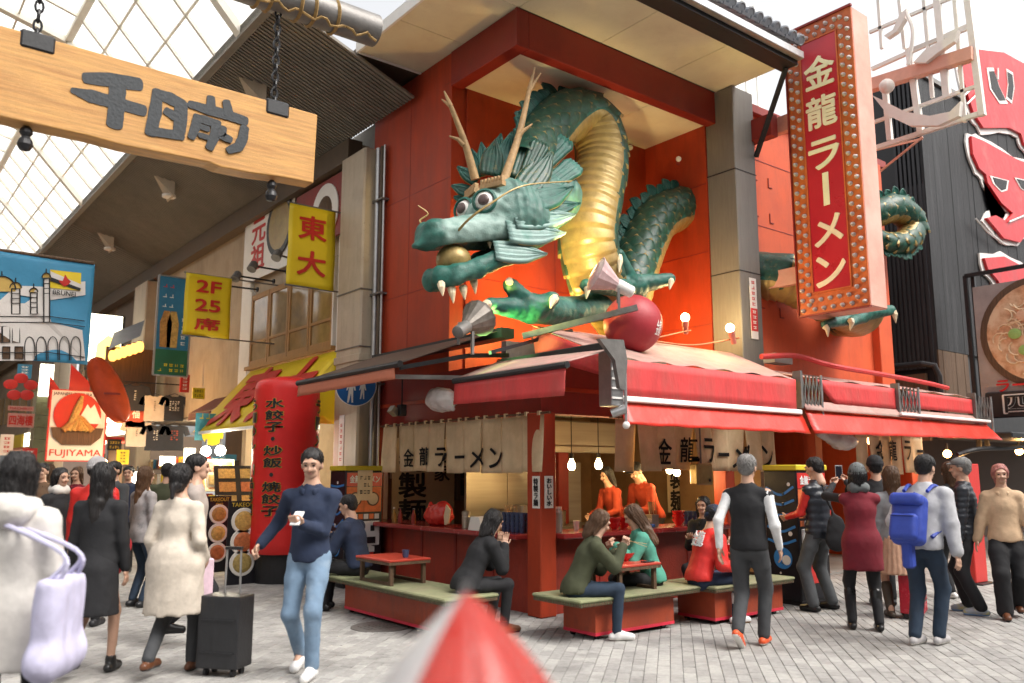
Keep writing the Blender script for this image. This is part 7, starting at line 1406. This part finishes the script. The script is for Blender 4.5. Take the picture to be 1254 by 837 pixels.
    def torso(lo, grow, hemr):
        hm_ = P - V3(0, 0, 1) * (lo + .1); g = grow; up = P - V3(0, 0, lo * .35)
        hq = max(hemr - .01, .152) + g
        return [rc(hm_, P, hemr + g, hq, fl), rc(P, wa, hq, .136 * br + g, fl), rc(wa, chs, .136 * br + g, .152 * br + g, fl), rc(chs, shc - .03 * t, .152 * br + g, .10 + g * .6, fl), rc(nb - .065 * t, hd[0][0], .062 + g * .4, .05 + g * .6), rc(nb - .065 * t, hd[1][0], .062 + g * .4, .05 + g * .6), rc(nb - .06 * t, nb - .03 * t, .075 + g * .3, .066 + g * .3)]
    def sleeve(g, cuff=.04):
        pr = []
        for sh, eb, wr in hd: pr += [rc(sh, eb, .054 + g * .8, .047 + g * .8), rc(eb, wr - (wr - eb) * cuff, .047 + g * .8, .036 + g * .7)]
        return pr
    def garment(nm, lo, g, hemr, slv, m, amp, q=0):
        tp, sp_ = torso(lo, g, hemr), sleeve(g) if slv else []; hz = hip - lo
        def md(Pg, d):
            a = np.maximum(sdf_eval(tp, Pg, .035), (hz - .004 * np.sin(Pg[..., 0] * 40) - Pg[..., 2]))
            if sp_: e = sdf_eval(sp_, Pg, .02); hh = np.clip(.5 + .5 * (a - e) / .03, 0, 1); a = a + (e - a) * hh - .03 * hh * (1 - hh)
            return folds(amp, sd, q)(Pg, a)
        part(nm, sdf_mesh(tp + sp_, h, .03, md), m)
    def folds(amp, sd, quilt=0, lo=None):
        def md(Pg, d):
            X = Pg + .25 * Pg[..., [2, 0, 1]]; r_ = 1 - np.abs(wob(X * np.array([1.3, 1.3, .55]), 15, sd)); r2 = 1 - np.abs(wob(X * np.array([1.1, 1.1, 1.3]), 24, sd + 3)); d = d - amp * .9 * (r_ ** 4 - .35) - amp * .5 * (r2 ** 4 - .35) + amp * .4 * wob(Pg, 9, sd + 5)
            if quilt: d = d - .011 * np.abs(np.sin(math.pi * Pg[..., 2] / quilt)) + .004
            return d
        return md
    sd = len(bpy.data.objects) % 17
    if sleeves: garment('shirt', .02, .0, .13, True, sleeves, .005)
    k = top or {}
    if top: garment(k.get('n', 'jacket'), k.get('lo', .08), k.get('g', .014), k.get('hem', .145), k.get('slv', True), k['m'], k.get('amp', .006), k.get('q', 0))
    if k and not scarf and not k.get('hood'):            # turned-down collar, open at the throat
        cb = nb - .045 * t + .012 * fwd; ring = [cb + .082 * (math.sin(a) * V3(1, 0, 0) - math.cos(a) * fwd * .92) - t * (.03 * (1 - math.cos(a)) / 2 - .012) * -1 * (-1 if math.cos(a) < 0 else 1) for a in np.linspace(-2.55, 2.55, 13)]
        part('collar', sdf_mesh([rc(ring[i], ring[i + 1], .017, .017, (t, .55)) for i in range(12)], .0095, .008), k['m'])
    if k.get('hood'): part('hood', sdf_mesh([el(nb + V3(0, .1, -.03), (.13, .085, .10)), rc(nb + V3(-.1, .03, -.01), nb + V3(.1, .03, -.01), .05, .05)], h, .04, folds(.008, sd + 2)), k['m'])
    if scarf: part('scarf', sdf_mesh([rc(nb + V3(-.05, -.03, .02), nb + V3(.05, -.03, .02), .065, .065), rc(nb + V3(-.05, .04, .03), nb + V3(.05, .04, .03), .06, .06)], .012, .03, folds(.008, sd + 1)), scarf)
    if bottom:
        b = bottom
        if b['n'] == 'skirt':
            le = b.get('len', .5); mid = (lg[0][1] + lg[1][1]) / 2; d = P - V3(0, 0, le); n_ = b.get('pl', 0)
            md = (lambda Pg, dd: dd + .007 * np.sin(np.arctan2(Pg[..., 1], Pg[..., 0]) * n_)) if n_ else folds(.008, sd)
            part('skirt', sdf_mesh([rc(P + .1 * t, P - V3(0, 0, .06), .13, .175, ((0, 1, 0), 1.2)), rc(P - V3(0, 0, .06), d, .175, b.get('r', .2), ((0, 1, 0), 1.15))], h, .02, lambda Pg, dd: np.maximum(md(Pg, dd), d[2] - Pg[..., 2])), b['m'])
        else:
            g = b.get('g', .0); gw = min(g, .004); pr = [rc(P + V3(-.05, 0, .03), P + V3(.05, 0, .03), .1 + gw, .1 + gw, ((0, 1, 0), 1.12)), rc(P + V3(-.045, 0, -.05), P + V3(.045, 0, -.05), .092 + gw, .092 + gw)]
            for hj, kn, an in lg: pr += [rc(hj, hj * .6 + kn * .4, .084 + gw, .076 + g), rc(hj * .6 + kn * .4, kn, .076 + g, .063 + g), rc(kn, an + (kn - an) * .03, .062 + g, .05 + g * 1.3)]
            part('trousers', sdf_mesh(pr, h, .03, folds(.0055, sd + 5)), b['m'])
    m1 = shoes or [m_black, m_black]
    for i, (hj, kn, an) in enumerate(lg):
        tp = math.radians(toe[i]); dr = V3(0, -math.cos(tp), -math.sin(tp)); upv = V3(0, -math.sin(tp), math.cos(tp)); hl = an - dr * .05 - upv * .045; to = an + dr * .155 - upv * .052
        pr = [rc(hl, to, .036, .034), rc(an + dr * .06 - upv * .03, to, .042, .034), rc(an + (kn - an) * (.85 * boots if boots else .06), hl * .4 + (an + dr * .05 - upv * .03) * .6, .062 if boots else .045, .046)]
        A = sdf_mesh(pr, .0135, .02, lambda Pg, d: np.maximum(d, -((Pg - (an - upv * .085)) @ upv)))
        cen_ = np.array([A[0][list(f)].mean(0) for f in A[1]]); mi = (((cen_ - (an - upv * .085)) @ upv) < .022).astype(int); part('shoe', A, m1, mi)
    return o
def hold(o, p):     # a point given in a person's own metres, in the street's axes
    return Matrix.Translation(o.location) @ Matrix.Rotation(o.rotation_euler.z, 4, 'Z') @ Vector(p)
K = dict
navy = cloth('navy', (.018, .028, .06)); blk = cloth('black', (.014, .014, .016)); jean = cloth('faded_jeans', (.16, .24, .34), col2=(.25, .33, .42)); djean = cloth('dark_jeans', (.02, .035, .06)); cream = cloth('cream_wool', (.56, .49, .41)); white_c = cloth('white_down', (.60, .57, .53)); grey_c = cloth('grey_wool', (.22, .22, .23)); char = cloth('charcoal', (.05, .052, .056)); olive = cloth('olive', (.05, .055, .028)); green = cloth('green_sweat', (.07, .27, .20)); redj = cloth('red_jacket', (.60, .025, .02), .5); maroon = cloth('maroon', (.16, .012, .022)); beige_c = cloth('beige_jacket', (.55, .38, .24)); oran = cloth('orange_red_shirt', (.32, .04, .015)); lgrey = cloth('light_grey_jacket', (.40, .40, .42)); puff = cloth('black_puffer', (.02, .023, .03), .4); tan_s = cloth('pleated_tan', (.46, .27, .18)); whs = cloth('white_shirt', (.72, .72, .72)); lilac = cloth('lilac', (.52, .50, .66)); knit = cloth('grey_knit', (.12, .13, .13))
sneak = [M('white_sneaker', (.70, .69, .68), .5, .08), m_white]; bsh = [M('black_shoe', (.014, .014, .014), .3), m_black]; bru = [M('brown_shoe', (.12, .045, .02), .4), m_black]; wboot = [M('white_rubber_boot', (.74, .73, .72), .3, .05), M('tan_sole', (.4, .22, .1), .6)]; ors = [M('orange_shoe', (.7, .1, .03), .4), m_white]; bsn = [M('blue_yellow_sneaker', (.3, .33, .36), .5, .2, col2=(.55, .5, .1), sscale=14), M('sneaker_blue_sole', (.25, .4, .65), .5)]
walk = lambda d=.26, up=.12: ((-.09, -d, .085), (.09, d, .085 + up))
# -- left, in the arcade
p1_ = person('person in white hooded coat seen from behind at the left edge', PD(24, 4.6), (-.15, 1), 1.66, True, top=K(m=white_c, lo=.32, g=.03, hem=.18, hood=1, n='coat'), bottom=K(n='trousers', m=blk), hair=('bob', 'black'), feet=walk(.15, .05), hands=(None, (.26, -.05, .78)), grip=(0, 1))
bag = thing('blur_trail_bag', PD(86, 4.4), 'pale lilac shoulder bag beside the person in the white coat, standing in for a blurred coat', 'bag')  # lilac bag stands in for the pale blurred trail of a coat
_c = PD(86, 4.4); _r = Matrix.Rotation(p1_.rotation_euler.z, 3, 'Z')
Vb, Fb = sdf_mesh([rbx((0, 0, .88), (.07, .2, .22), .06), rc((0, -.15, .68), (0, .15, .68), .09, .09)], .015, .06, lambda P, d: np.maximum(d + .008 * wob(P * np.array([1.2, 1.2, .5]), 22, 2), P[..., 2] - 1.08)); mesh_obj('sack', Vb @ np.array(_r).T + np.array(_c), Fb, lilac, bag, smooth=True)
for yy_ in (-.05, .05): MB().tube(smooth_path([_c + _r @ Vector((yy_ * .6, -.13, 1.05)), _c + _r @ Vector((-.03, -.09, 1.2)), hold(p1_, (.15, -.02 + yy_, 1.375)), _c + _r @ Vector((-.03, .1, 1.2)), _c + _r @ Vector((yy_ * .6, .13, 1.05))], 6), .012, 6).build('strap', lilac, bag)
person('woman with long black hair in black dress walking away', PZ(108, 830), (-.05, 1), 1.63, True, top=K(m=blk, lo=.1, g=.008, n='top'), bottom=K(n='skirt', m=blk, len=.42, r=.2), hair=('long', 'black'), feet=walk(.2, .08), shoes=bsh)
rbag = thing('red_shoulder_bag', PZ(108, 830) + Vector((0, 0, .6)), 'red bag on the shoulder of the black-dressed woman', 'bag'); _c = PZ(135, 826); Vb, Fb = sdf_mesh([rc(_c + Vector((0, .05, .85)), _c + Vector((.05, 0, 1.0)), .09, .08, ((.8, -.6, 0), 2)), rc(_c + Vector((.05, 0, 1.0)), _c + Vector((-.05, .05, 1.4)), .02, .02)], .014, .03); mesh_obj('sack', Vb, Fb, cloth('red_bag', (.45, .02, .03)), rbag, smooth=True)
person('woman in flared cream coat walking into the arcade', PZ(207, 828), (.1, 1), 1.62, True, top=K(m=cream, lo=.42, g=.012, hem=.24, n='coat', amp=.008), bottom=K(n='trousers', m=char), hair=('tail', 'black'), feet=walk(.2, .08), shoes=bru, hands=((-.2, -.12, .95), (.22, -.1, .9)))
person('man in grey-beige jacket with dark vest behind the cream coat', PD(240, 8.2), (.8, .3), 1.72, top=K(m=cloth('taupe', (.34, .29, .26)), lo=.1, g=.02), bottom=K(n='trousers', m=blk), hair=('short', 'black'), feet=walk(.2, .1), shoes=bsh)
pk = thing('pink_paper_bag', PD(252, 7.9), 'pale pink paper bag hanging beside the man in beige', 'bag'); _c = PD(253, 7.9); MB().box((_c.x - .1, _c.y - .05, .45), (_c.x + .1, _c.y + .05, .82), .01).build('sack', cloth('pink_paper', (.62, .45, .52)), pk); MB().tube([_c + Vector((-.05, 0, .82)), _c + Vector((0, 0, .92)), _c + Vector((.05, 0, .82))], .006, 5).build('handle', lilac, pk)
person('woman with long hair in speckled grey blouse deep in the arcade', PD(178, 10.5), (.5, .8), 1.62, True, top=K(m=cloth('speckled', (.3, .28, .28), col2=(.08, .08, .09)), lo=.12), bottom=K(n='trousers', m=djean), hair=('long', 'brown'))
person('person in grey knit hat and red jacket beyond the black-dressed woman', PD(118, 9.2), (.0, 1), 1.7, top=K(m=redj, lo=.1, g=.02), bottom=K(n='trousers', m=blk), hair=('short', 'black'), hat=('beanie', cloth('pale_grey_knit', (.4, .38, .38))))
person('woman in dark coat with white scarf at the back of the crowd', PD(74, 9.8), (.7, -.3), 1.6, True, top=K(m=blk, lo=.25, g=.02, n='coat'), bottom=K(n='trousers', m=blk), hair=('bob', 'black'), scarf=white_c)
person('man in dark jacket far back below the warm bulb', PD(140, 12), (-.3, -.9), 1.7, top=K(m=char, lo=.08, g=.02), bottom=K(n='trousers', m=blk), hair=('short', 'black'))
person('man in brown jacket farthest back below the flower sign', PD(52, 12.5), (.2, -.9), 1.68, top=K(m=cloth('brown', (.12, .07, .04)), lo=.08, g=.02), bottom=K(n='trousers', m=blk), hair=('short', 'black'))
ph_ = person('man in navy jacket and faded jeans walking and looking at his phone', PZ(374, 826), (-.12, -1), 1.74, top=K(m=navy, lo=.06, g=.01, amp=.007), bottom=K(n='trousers', m=jean, g=.004), shoes=sneak, hair=('short', 'black'), hands=((-.42, .0, .98), (.02, -.27, 1.17)), grip=(1, 1), head=(8, 12), feet=((-.1, .16, .12), (.1, -.14, .085)), toe=(12, 0))
_p = hold(ph_, (-.0, -.31, 1.24)); t = thing('phone', _p, 'white phone held up by the man in the navy jacket', 'phone'); _r = Matrix.Rotation(ph_.rotation_euler.z, 3, 'Z') @ Matrix.Rotation(R(-50), 3, 'X'); MB().obox(_p, (.037, .005, .075), _r).build('body', M('white_phone', (.7, .7, .7), .3), t); MB().obox(_p + _r @ Vector((0, .0056, 0)), (.033, .0006, .068), _r).build('screen', MATS['dark_screen'], t)
def suitcase(label, c, rz, w_, d, h, m, handle):
    t = thing('suitcase', (c[0], c[1], 0), label, 'suitcase', rz=0); Rm = Matrix.Rotation(rz, 3, 'Z'); c = Vector((c[0], c[1], 0))
    V, F = sdf_mesh([rc((x, y, zz_), (x, y, h - .07), .07, .07) for x in (-w_ / 2 + .07, w_ / 2 - .07) for y in (-d / 2 + .07, d / 2 - .07) for zz_ in (.12,)] + [el((0, 0, h / 2 + .02), (w_ / 2 * 1.2, d / 2 * 1.2, h / 2 * 1.15))], .016, .05, lambda P, dd: np.maximum(np.maximum(np.abs(P[..., 0]) - w_ / 2, np.abs(P[..., 1]) - d / 2), np.maximum(np.abs(P[..., 2] - h / 2 - .03) - (h / 2 - .03), dd * .0 - 1)) + .004 * (np.abs(np.sin(P[..., 0] * math.pi / .07)) < .25))
    mesh_obj('shell', (V @ np.array(Rm).T) + np.array(c), F, m, t)
    for x in (-w_ / 2 + .06, w_ / 2 - .06):
        for y in (-d / 2 + .06, d / 2 - .06):
            p_ = c + Rm @ Vector((x, y, .03)); MB().cyl(p_ - Rm @ Vector((.012, 0, 0)), p_ + Rm @ Vector((.012, 0, 0)), .03, n=12).build('wheel', m_black, t)
    for x in (-.07, .07): MB().cyl(c + Rm @ Vector((x, d / 2 - .05, h)), c + Rm @ Vector((x * .9, d / 2 - .05, handle)), .009, n=8).build('handle_tube', m_steel, t)
    MB().bar(c + Rm @ Vector((-.075, d / 2 - .05, handle)), c + Rm @ Vector((.075, d / 2 - .05, handle)), .03, .025).build('grip', m_black, t)
    for zz_ in (h * .3, h * .7): MB().obox(c + Rm @ Vector((0, -d / 2 - .003, zz_)), (w_ / 2 * .8, .004, .006), Rm).build('shell_rib', m_black, t)
    return t
_hp = hold(ph_, (-.45, .0, 0)); suitcase('black wheeled suitcase pulled by the man with the phone', (_hp.x - .2, _hp.y + .08, 0), R(-52), .36, .24, .62, M('black_suitcase_shell', (.02, .02, .022), .4, .2, 8), .98)
for i, (x, d, f, fem, hr, cl) in enumerate([(20, 8.6, (.1, 1), 0, 'short', char), (95, 13.5, (0, -1), 1, 'bob', maroon), (158, 14, (.2, -1), 0, 'short', navy), (128, 10.2, (.4, .9), 1, 'bob', beige_c), (205, 12.5, (-.2, 1), 0, 'short', olive), (60, 15, (0, 1), 1, 'long', cream), (222, 15, (0, -1), 0, 'short', grey_c)]):
    person(['dark-jacketed man walking away behind the white coat', 'far-off woman in maroon coming out of the arcade', 'far-off man in navy coming out of the arcade', 'woman with bobbed hair in beige walking into the arcade', 'man in olive walking away below the hanging shirts', 'distant woman in cream with long hair', 'distant man in grey near the shop shelves'][i], PD(x, d), f, 1.62 + .015 * i, bool(fem), top=K(m=cl, lo=.1, g=.015), bottom=K(n='trousers', m=blk), hair=(hr, ('black', 'brown')[i % 2]), h=.02)
# -- seated
sit = lambda x, y, d=.0: None
S_ = .41
person('man in navy coat seated with his back turned on the left bench', (-1.45, 1.6), (-.8, .25), 1.7, hip=S_ + .11, lean=14, feet=((-.12, -.46, .085), (.12, -.38, .085)), top=K(m=navy, lo=.02, g=.028, hem=.16, n='coat'), bottom=K(n='trousers', m=blk), shoes=bsh, hands=((-.12, -.42, .85), (.15, -.42, .85)), head=(0, 12), hair=('short', 'black'))
person('woman in black coat bent over the left bench', (-1.3, -.35), (.75, .35), 1.62, True, hip=S_ + .11, lean=28, feet=((-.1, -.4, .085), (.12, -.33, .085)), top=K(m=blk, lo=.05, g=.03, hem=.18, n='coat'), bottom=K(n='trousers', m=blk), shoes=bru, hands=((-.1, -.4, .9), (.12, -.42, .9)), head=(15, 20), hair=('bob', 'black'))
_o = person('woman in olive jacket eating noodles with chopsticks', (-.60, -1.2), (1, .12), 1.62, True, hip=S_ + .10, lean=24, feet=((-.13, -.40, .085), (.08, -.30, .085)), top=K(m=olive, lo=.05, g=.028, hem=.17), bottom=K(n='trousers', m=djean), shoes=sneak, hands=((-.06, -.50, .92), (.1, -.46, .84)), grip=(1, 1), head=(0, 24), hair=('bob', 'brown'))
_p = hold(_o, (-.04, -.52, .93)); cst = thing('chopsticks', _p, 'pair of chopsticks in the olive-jacket woman\'s hand', 'chopsticks')
for k in (0, 1): MB().bar(_p + Vector((0, 0, .012 * k)), _p + (Vector((.15, -.13, -.03 - .03 * k))), .005, .005).build('chopstick', MATS['pale_wood'], cst)
person('woman in green sweatshirt eating from a red bowl', (.62, -1.12), (-1, -.05), 1.62, True, hip=S_ + .10, lean=18, feet=((-.1, -.28, .085), (.14, -.34, .085)), top=K(m=green, lo=.04, g=.03, hem=.16, n='sweatshirt'), bottom=K(n='trousers', m=blk), shoes=sneak, hands=((-.06, -.44, .82), (.13, -.44, .86)), grip=(1, 1), head=(-12, 26), hair=('long', 'brown'))
_o = person('worker in red jacket and navy headscarf seated on the far bench', (1.0, -1.42), (.75, .3), 1.62, hip=S_ + .10, lean=20, feet=((-.12, -.40, .085), (.12, -.36, .085)), top=K(m=redj, lo=.03, g=.03, hem=.16), bottom=K(n='trousers', m=navy), shoes=wboot, boots=.62, hands=((-.2, -.38, .62), (.15, -.44, .82)), head=(0, 15), hair=('short', 'black'), hat=('scarf', navy))
_V, _F = text_mesh('金龍', 1, .03, .004); _V = _V.copy(); _V[:, 0] *= -.2 / np.ptp(_V[:, 0]); _V[:, 1] *= .17 / np.ptp(_V[:, 1]); _L = math.radians(20)
_bx = _V[:, 0]; _up = .36 + _V[:, 1]; mesh_obj('back_print', np.stack([_bx, -math.sin(_L) * _up + math.cos(_L) * (.139 * np.sqrt(np.clip(1 - (_bx / .2) ** 2, .05, 1)) - .006 + _V[:, 2]), .51 + math.cos(_L) * _up + math.sin(_L) * .13], 1), _F, whs, _o, None, False, False)
person('woman in black with dark hair behind the red-jacketed worker', (2.15, -.62), (-.5, -.8), 1.6, True, hip=S_ + .15, lean=8, feet=((-.1, -.3, .085), (.1, -.3, .085)), top=K(m=blk, lo=.03, g=.02), bottom=K(n='trousers', m=blk), hands=((-.1, -.36, .85), (.1, -.36, .85)), hair=('long', 'black'))
# -- cooks
person('cook in orange shirt with loose dark hair stirring in the kitchen', (2.4, 1.15), (-.6, -.4), 1.6, True, lean=18, top=K(m=oran, lo=.05, g=.012, n='shirt'), bottom=K(n='trousers', m=blk), hands=((-.15, -.42, 1.0), (.15, -.42, 1.0)), hair=('bob', 'black'), head=(0, 15), z=.05)
person('cook in orange shirt and black cap bending over the counter', (3.0, 1.0), (-.75, -.5), 1.72, lean=30, top=K(m=oran, lo=.05, g=.014, n='shirt'), bottom=K(n='trousers', m=blk), hands=((-.15, -.5, .98), (.12, -.5, .98)), hair=('short', 'black'), hat=('cap', blk), head=(0, 30), z=.05)
# -- right
person('man in black vest with white sleeves striding to the right', PZ(922, 792), (.5, .85), 1.72, lean=4, top=K(m=blk, lo=.06, g=.018, slv=False, n='vest'), sleeves=whs, bottom=K(n='trousers', m=char, g=.006), shoes=ors, hair=('short', 'grey'), feet=((-.07, -.12, .085), (.07, .22, .16)), toe=(0, 35), hands=((-.25, -.14, .88), (.25, .1, .88)))
person('man in black quilted vest with red sleeves at the ticket machine', PZ(1008, 748), (-.55, .75), 1.72, top=K(m=puff, lo=.1, g=.022, slv=False, q=.085, n='vest'), sleeves=redj, bottom=K(n='trousers', m=cloth('slate_trousers', (.075, .08, .085)), g=.012), shoes=bsh, hair=('short', 'black'), hands=((-.2, -.3, 1.08), (.12, -.34, 1.05)), head=(0, 14), feet=((-.17, .02, .085), (.17, .0, .085)))
bb2 = thing('black_shoulder_bag', PZ(1022, 748) + Vector((0, 0, .7)), 'slouchy black bag on the shoulder of the man in the quilted vest', 'bag'); _c = PZ(1030, 752); Vb, Fb = sdf_mesh([rc(_c + Vector((0, 0, .82)), _c + Vector((0, 0, 1.0)), .13, .1, ((.62, .78, 0), 2.2)), rc(_c + Vector((0, 0, 1.05)), _c + Vector((-.06, .12, 1.45)), .016, .016)], .015, .04, lambda P, d: d + .008 * wob(P, 24, 3)); mesh_obj('sack', Vb, Fb, blk, bb2, smooth=True)
_o = person('woman in grey knit hat and long maroon vest raising her phone', PZ(1062, 772), (.22, .97), 1.64, True, top=K(m=maroon, lo=.3, g=.022, hem=.19, slv=False, n='vest'), sleeves=blk, bottom=K(n='trousers', m=blk), shoes=bsh, boots=.9, hair=('bob', 'black'), hat=('beanie', knit), scarf=knit, hands=((.06, -.42, 1.55), (.2, -.40, 1.52)), grip=(1, 1), head=(-10, -12), feet=((-.12, .05, .085), (.14, -.02, .085)))
_p = hold(_o, (.12, -.45, 1.60)); t = thing('phone', _p, 'phone held overhead by the woman in the knit hat', 'phone'); _r = Matrix.Rotation(_o.rotation_euler.z, 3, 'Z'); MB().obox(_p, (.037, .005, .075), _r).build('body', M('silver_phone', (.55, .55, .55), .3), t); MB().obox(_p + _r @ Vector((0, .0056, 0)), (.033, .0006, .066), _r).build('screen', MATS['dark_screen'], t)
_b = person('man in light grey jacket wearing a blue backpack', PZ(1138, 790), (.75, .66), 1.74, lean=16, top=K(m=lgrey, lo=.06, g=.03, hem=.15), bottom=K(n='trousers', m=djean, g=.006), shoes=[M('grey_sneaker', (.42, .4, .4), .6), m_white], hair=('short', 'black'), hands=((-.3, -.02, .82), (.25, -.25, .95)), feet=((-.06, -.08, .085), (.08, .1, .085)), toe=(0, 0), head=(0, 10))
bp = thing('backpack', hold(_b, (0, .2, 1.0)), 'blue backpack on the man in the grey jacket', 'backpack'); L_ = math.radians(16); _m = lambda x, y, zz_: tuple(hold(_b, (x, y, zz_)))
RZ = np.array(Matrix.Rotation(_b.rotation_euler.z, 3, 'Z')); TL = np.array(Matrix.Rotation(R(16), 3, 'X')); m_bpk = cloth('blue_backpack', (.03, .06, .34), .6); m_bpd = cloth('dark_blue_trim', (.012, .02, .12), .6)
def bpart(nm, prims, m, k=.02, amp=.003):
    Vb, Fb = sdf_mesh(prims, .0125, k, lambda P, d: d + amp * wob(P, 22, 4)); return mesh_obj(nm, ((Vb @ TL.T) + np.array([0, .24, 1.16])) @ RZ.T + np.array(_b.location), Fb, m, bp, smooth=True)
bpart('main_compartment', [rbx((0, .0, .0), (.155, .09, .24), .07)], m_bpk); bpart('front_pocket', [rbx((0, .10, -.09), (.125, .05, .12), .04)], m_bpk); bpart('lid_flap', [rbx((0, .05, .17), (.15, .09, .06), .045)], m_bpk)
bpart('zip', [rc((-.11, .152, .0), (.11, .152, .0), .007, .007), rc((-.152, .06, .08), (.152, .06, .08), .0, .0)][:1], m_bpd, 0, 0); bpart('side_zip', [rc((.155, .02, -.2), (.157, .02, .16), .008, .008)], m_bpd, 0, 0); bpart('haul_loop', [rc((-.03, -.07, .25), (0, -.08, .28), .01, .01), rc((0, -.08, .28), (.03, -.07, .25), .01, .01)], m_bpd, 0, 0)
for sx in (-1, 1):
    P = smooth_path([(sx * .11, .06, 1.42), (sx * .12, -.1, 1.47), (sx * .14, -.25, 1.33), (sx * .18, -.1, 1.1), (sx * .14, .1, 1.0)], 6); MB().tube([_m(*p_) for p_ in P], .018, 6).build('strap', m_bpk, bp)
MB().box(tuple(Vector(_m(0, .3, .72)) - Vector((.05, .05, 0))), tuple(Vector(_m(0, .3, .98)) + Vector((.05, .05, 0))), .02).build('hanging_pouch', m_bpk, bp)
person('man in black puffer jacket and grey flat cap facing left', PZ(1192, 752), (-.75, .5), 1.72, top=K(m=puff, lo=.1, g=.02, q=.062), bottom=K(n='trousers', m=blk, g=.014), shoes=bsn, hair=('short', 'grey'), hat=('cap', cloth('grey_tweed', (.14, .14, .14))), hands=((-.24, -.1, .82), (.24, -.06, .84)), feet=((-.13, -.05, .085), (.13, .1, .085)))
person('woman with pinkish hair in short beige jacket at the right edge', PZ(1240, 757), (-.35, -.9), 1.64, True, top=K(m=beige_c, lo=.06, g=.026, hem=.15), bottom=K(n='trousers', m=blk, g=.03), shoes=bru, hair=('tail', 'pink'), feet=walk(.16, .05), hands=((-.3, .0, .86), (.3, -.05, .86)))
person('woman in pleated tan skirt and brown boots behind the blue backpack', PZ(1103, 757), (.1, 1), 1.62, True, top=K(m=grey_c, lo=.05, g=.02), bottom=K(n='skirt', m=tan_s, len=.42, r=.24, pl=22), shoes=[M('brown_boot', (.06, .045, .032), .5), m_black], boots=.8, hair=('long', 'brown'))
suitcase('red hard-shell suitcase between the tan skirt and blue jeans', tuple(PZ(1120, 757))[:2], R(20), .36, .24, .66, M('glossy_red_shell', (.4, .01, .025), .25, .1, 5), .74)
person('person in black beanie and jacket lifting both arms behind the maroon vest', PD(1072, 10.6), (.2, .95), 1.74, top=K(m=blk, lo=.06, g=.02), bottom=K(n='trousers', m=blk), hair=('short', 'black'), hat=('beanie', blk), hands=((-.1, -.4, 1.5), (.12, -.4, 1.5)))
person('man in dark jacket with white trainers behind the flat-capped man', PD(1163, 11.2), (-.2, 1), 1.68, top=K(m=char, lo=.08, g=.02), bottom=K(n='trousers', m=blk), shoes=sneak, hair=('bob', 'brown'), fem=True)
# -- nearest to the camera: umbrella standing in for a red blur, child holding it
uc = PD(572, 1.3); child = person('child in red raincoat under the umbrella at the bottom edge', uc + Vector((.05, .05, 0)), (.3, .9), 1.08, True, top=K(m=redj, lo=.3, g=.04, hem=.2, n='raincoat'), bottom=K(n='trousers', m=djean), hair=('bob', 'black'), hands=((-.05, -.16, 1.15), None), grip=(1, 0), h=.02)
um = thing('umbrella', (uc.x, uc.y, .5), 'red umbrella with one white panel at the bottom edge, standing in for a red blur', 'umbrella'); tip = Vector((uc.x, uc.y, 1.425)); rU = .27
for k in range(8):
    a0, a1 = 2 * math.pi * k / 8, 2 * math.pi * (k + 1) / 8; off = math.atan2(-RV.y, -RV.x) - .6
    def fn(u, v):
        a = off + a0 + (a1 - a0) * v; sg_ = 1 - .05 * math.sin(math.pi * v) * u; r_ = rU * math.sin(u * 1.15) / math.sin(1.15) * sg_; return tip + Vector((r_ * math.cos(a), r_ * math.sin(a), -.46 * (.6 * u + .4 * (1 - math.cos(u * 1.35)) / (1 - math.cos(1.35))) + .015 * math.sin(math.pi * v) * u))
    o = MB().grid(fn, 10, 6).build('canopy_panel', M('clear_white_vinyl', (.75, .73, .72), .25, .05, alpha=.42) if k in (0, 1) else M('red_umbrella_vinyl', (.66, .05, .035), .25, .08, alpha=.5), um, smooth=True); solid(o, .003)
    MB().tube([fn(u, 0) + Vector((0, 0, -.012)) for u in np.linspace(0, 1, 8)], .004, 5).build('rib', m_steel, um)
MB().cyl(tip + Vector((0, 0, -.62)), tip + Vector((0, 0, .012)), .006, n=8).build('shaft', m_steel, um); MB().tube([tip + Vector((0, 0, -.62)), tip + Vector((.01, 0, -.67)), tip + Vector((.04, 0, -.68)), tip + Vector((.05, 0, -.65))], .012, 8).build('handle', m_black, um)
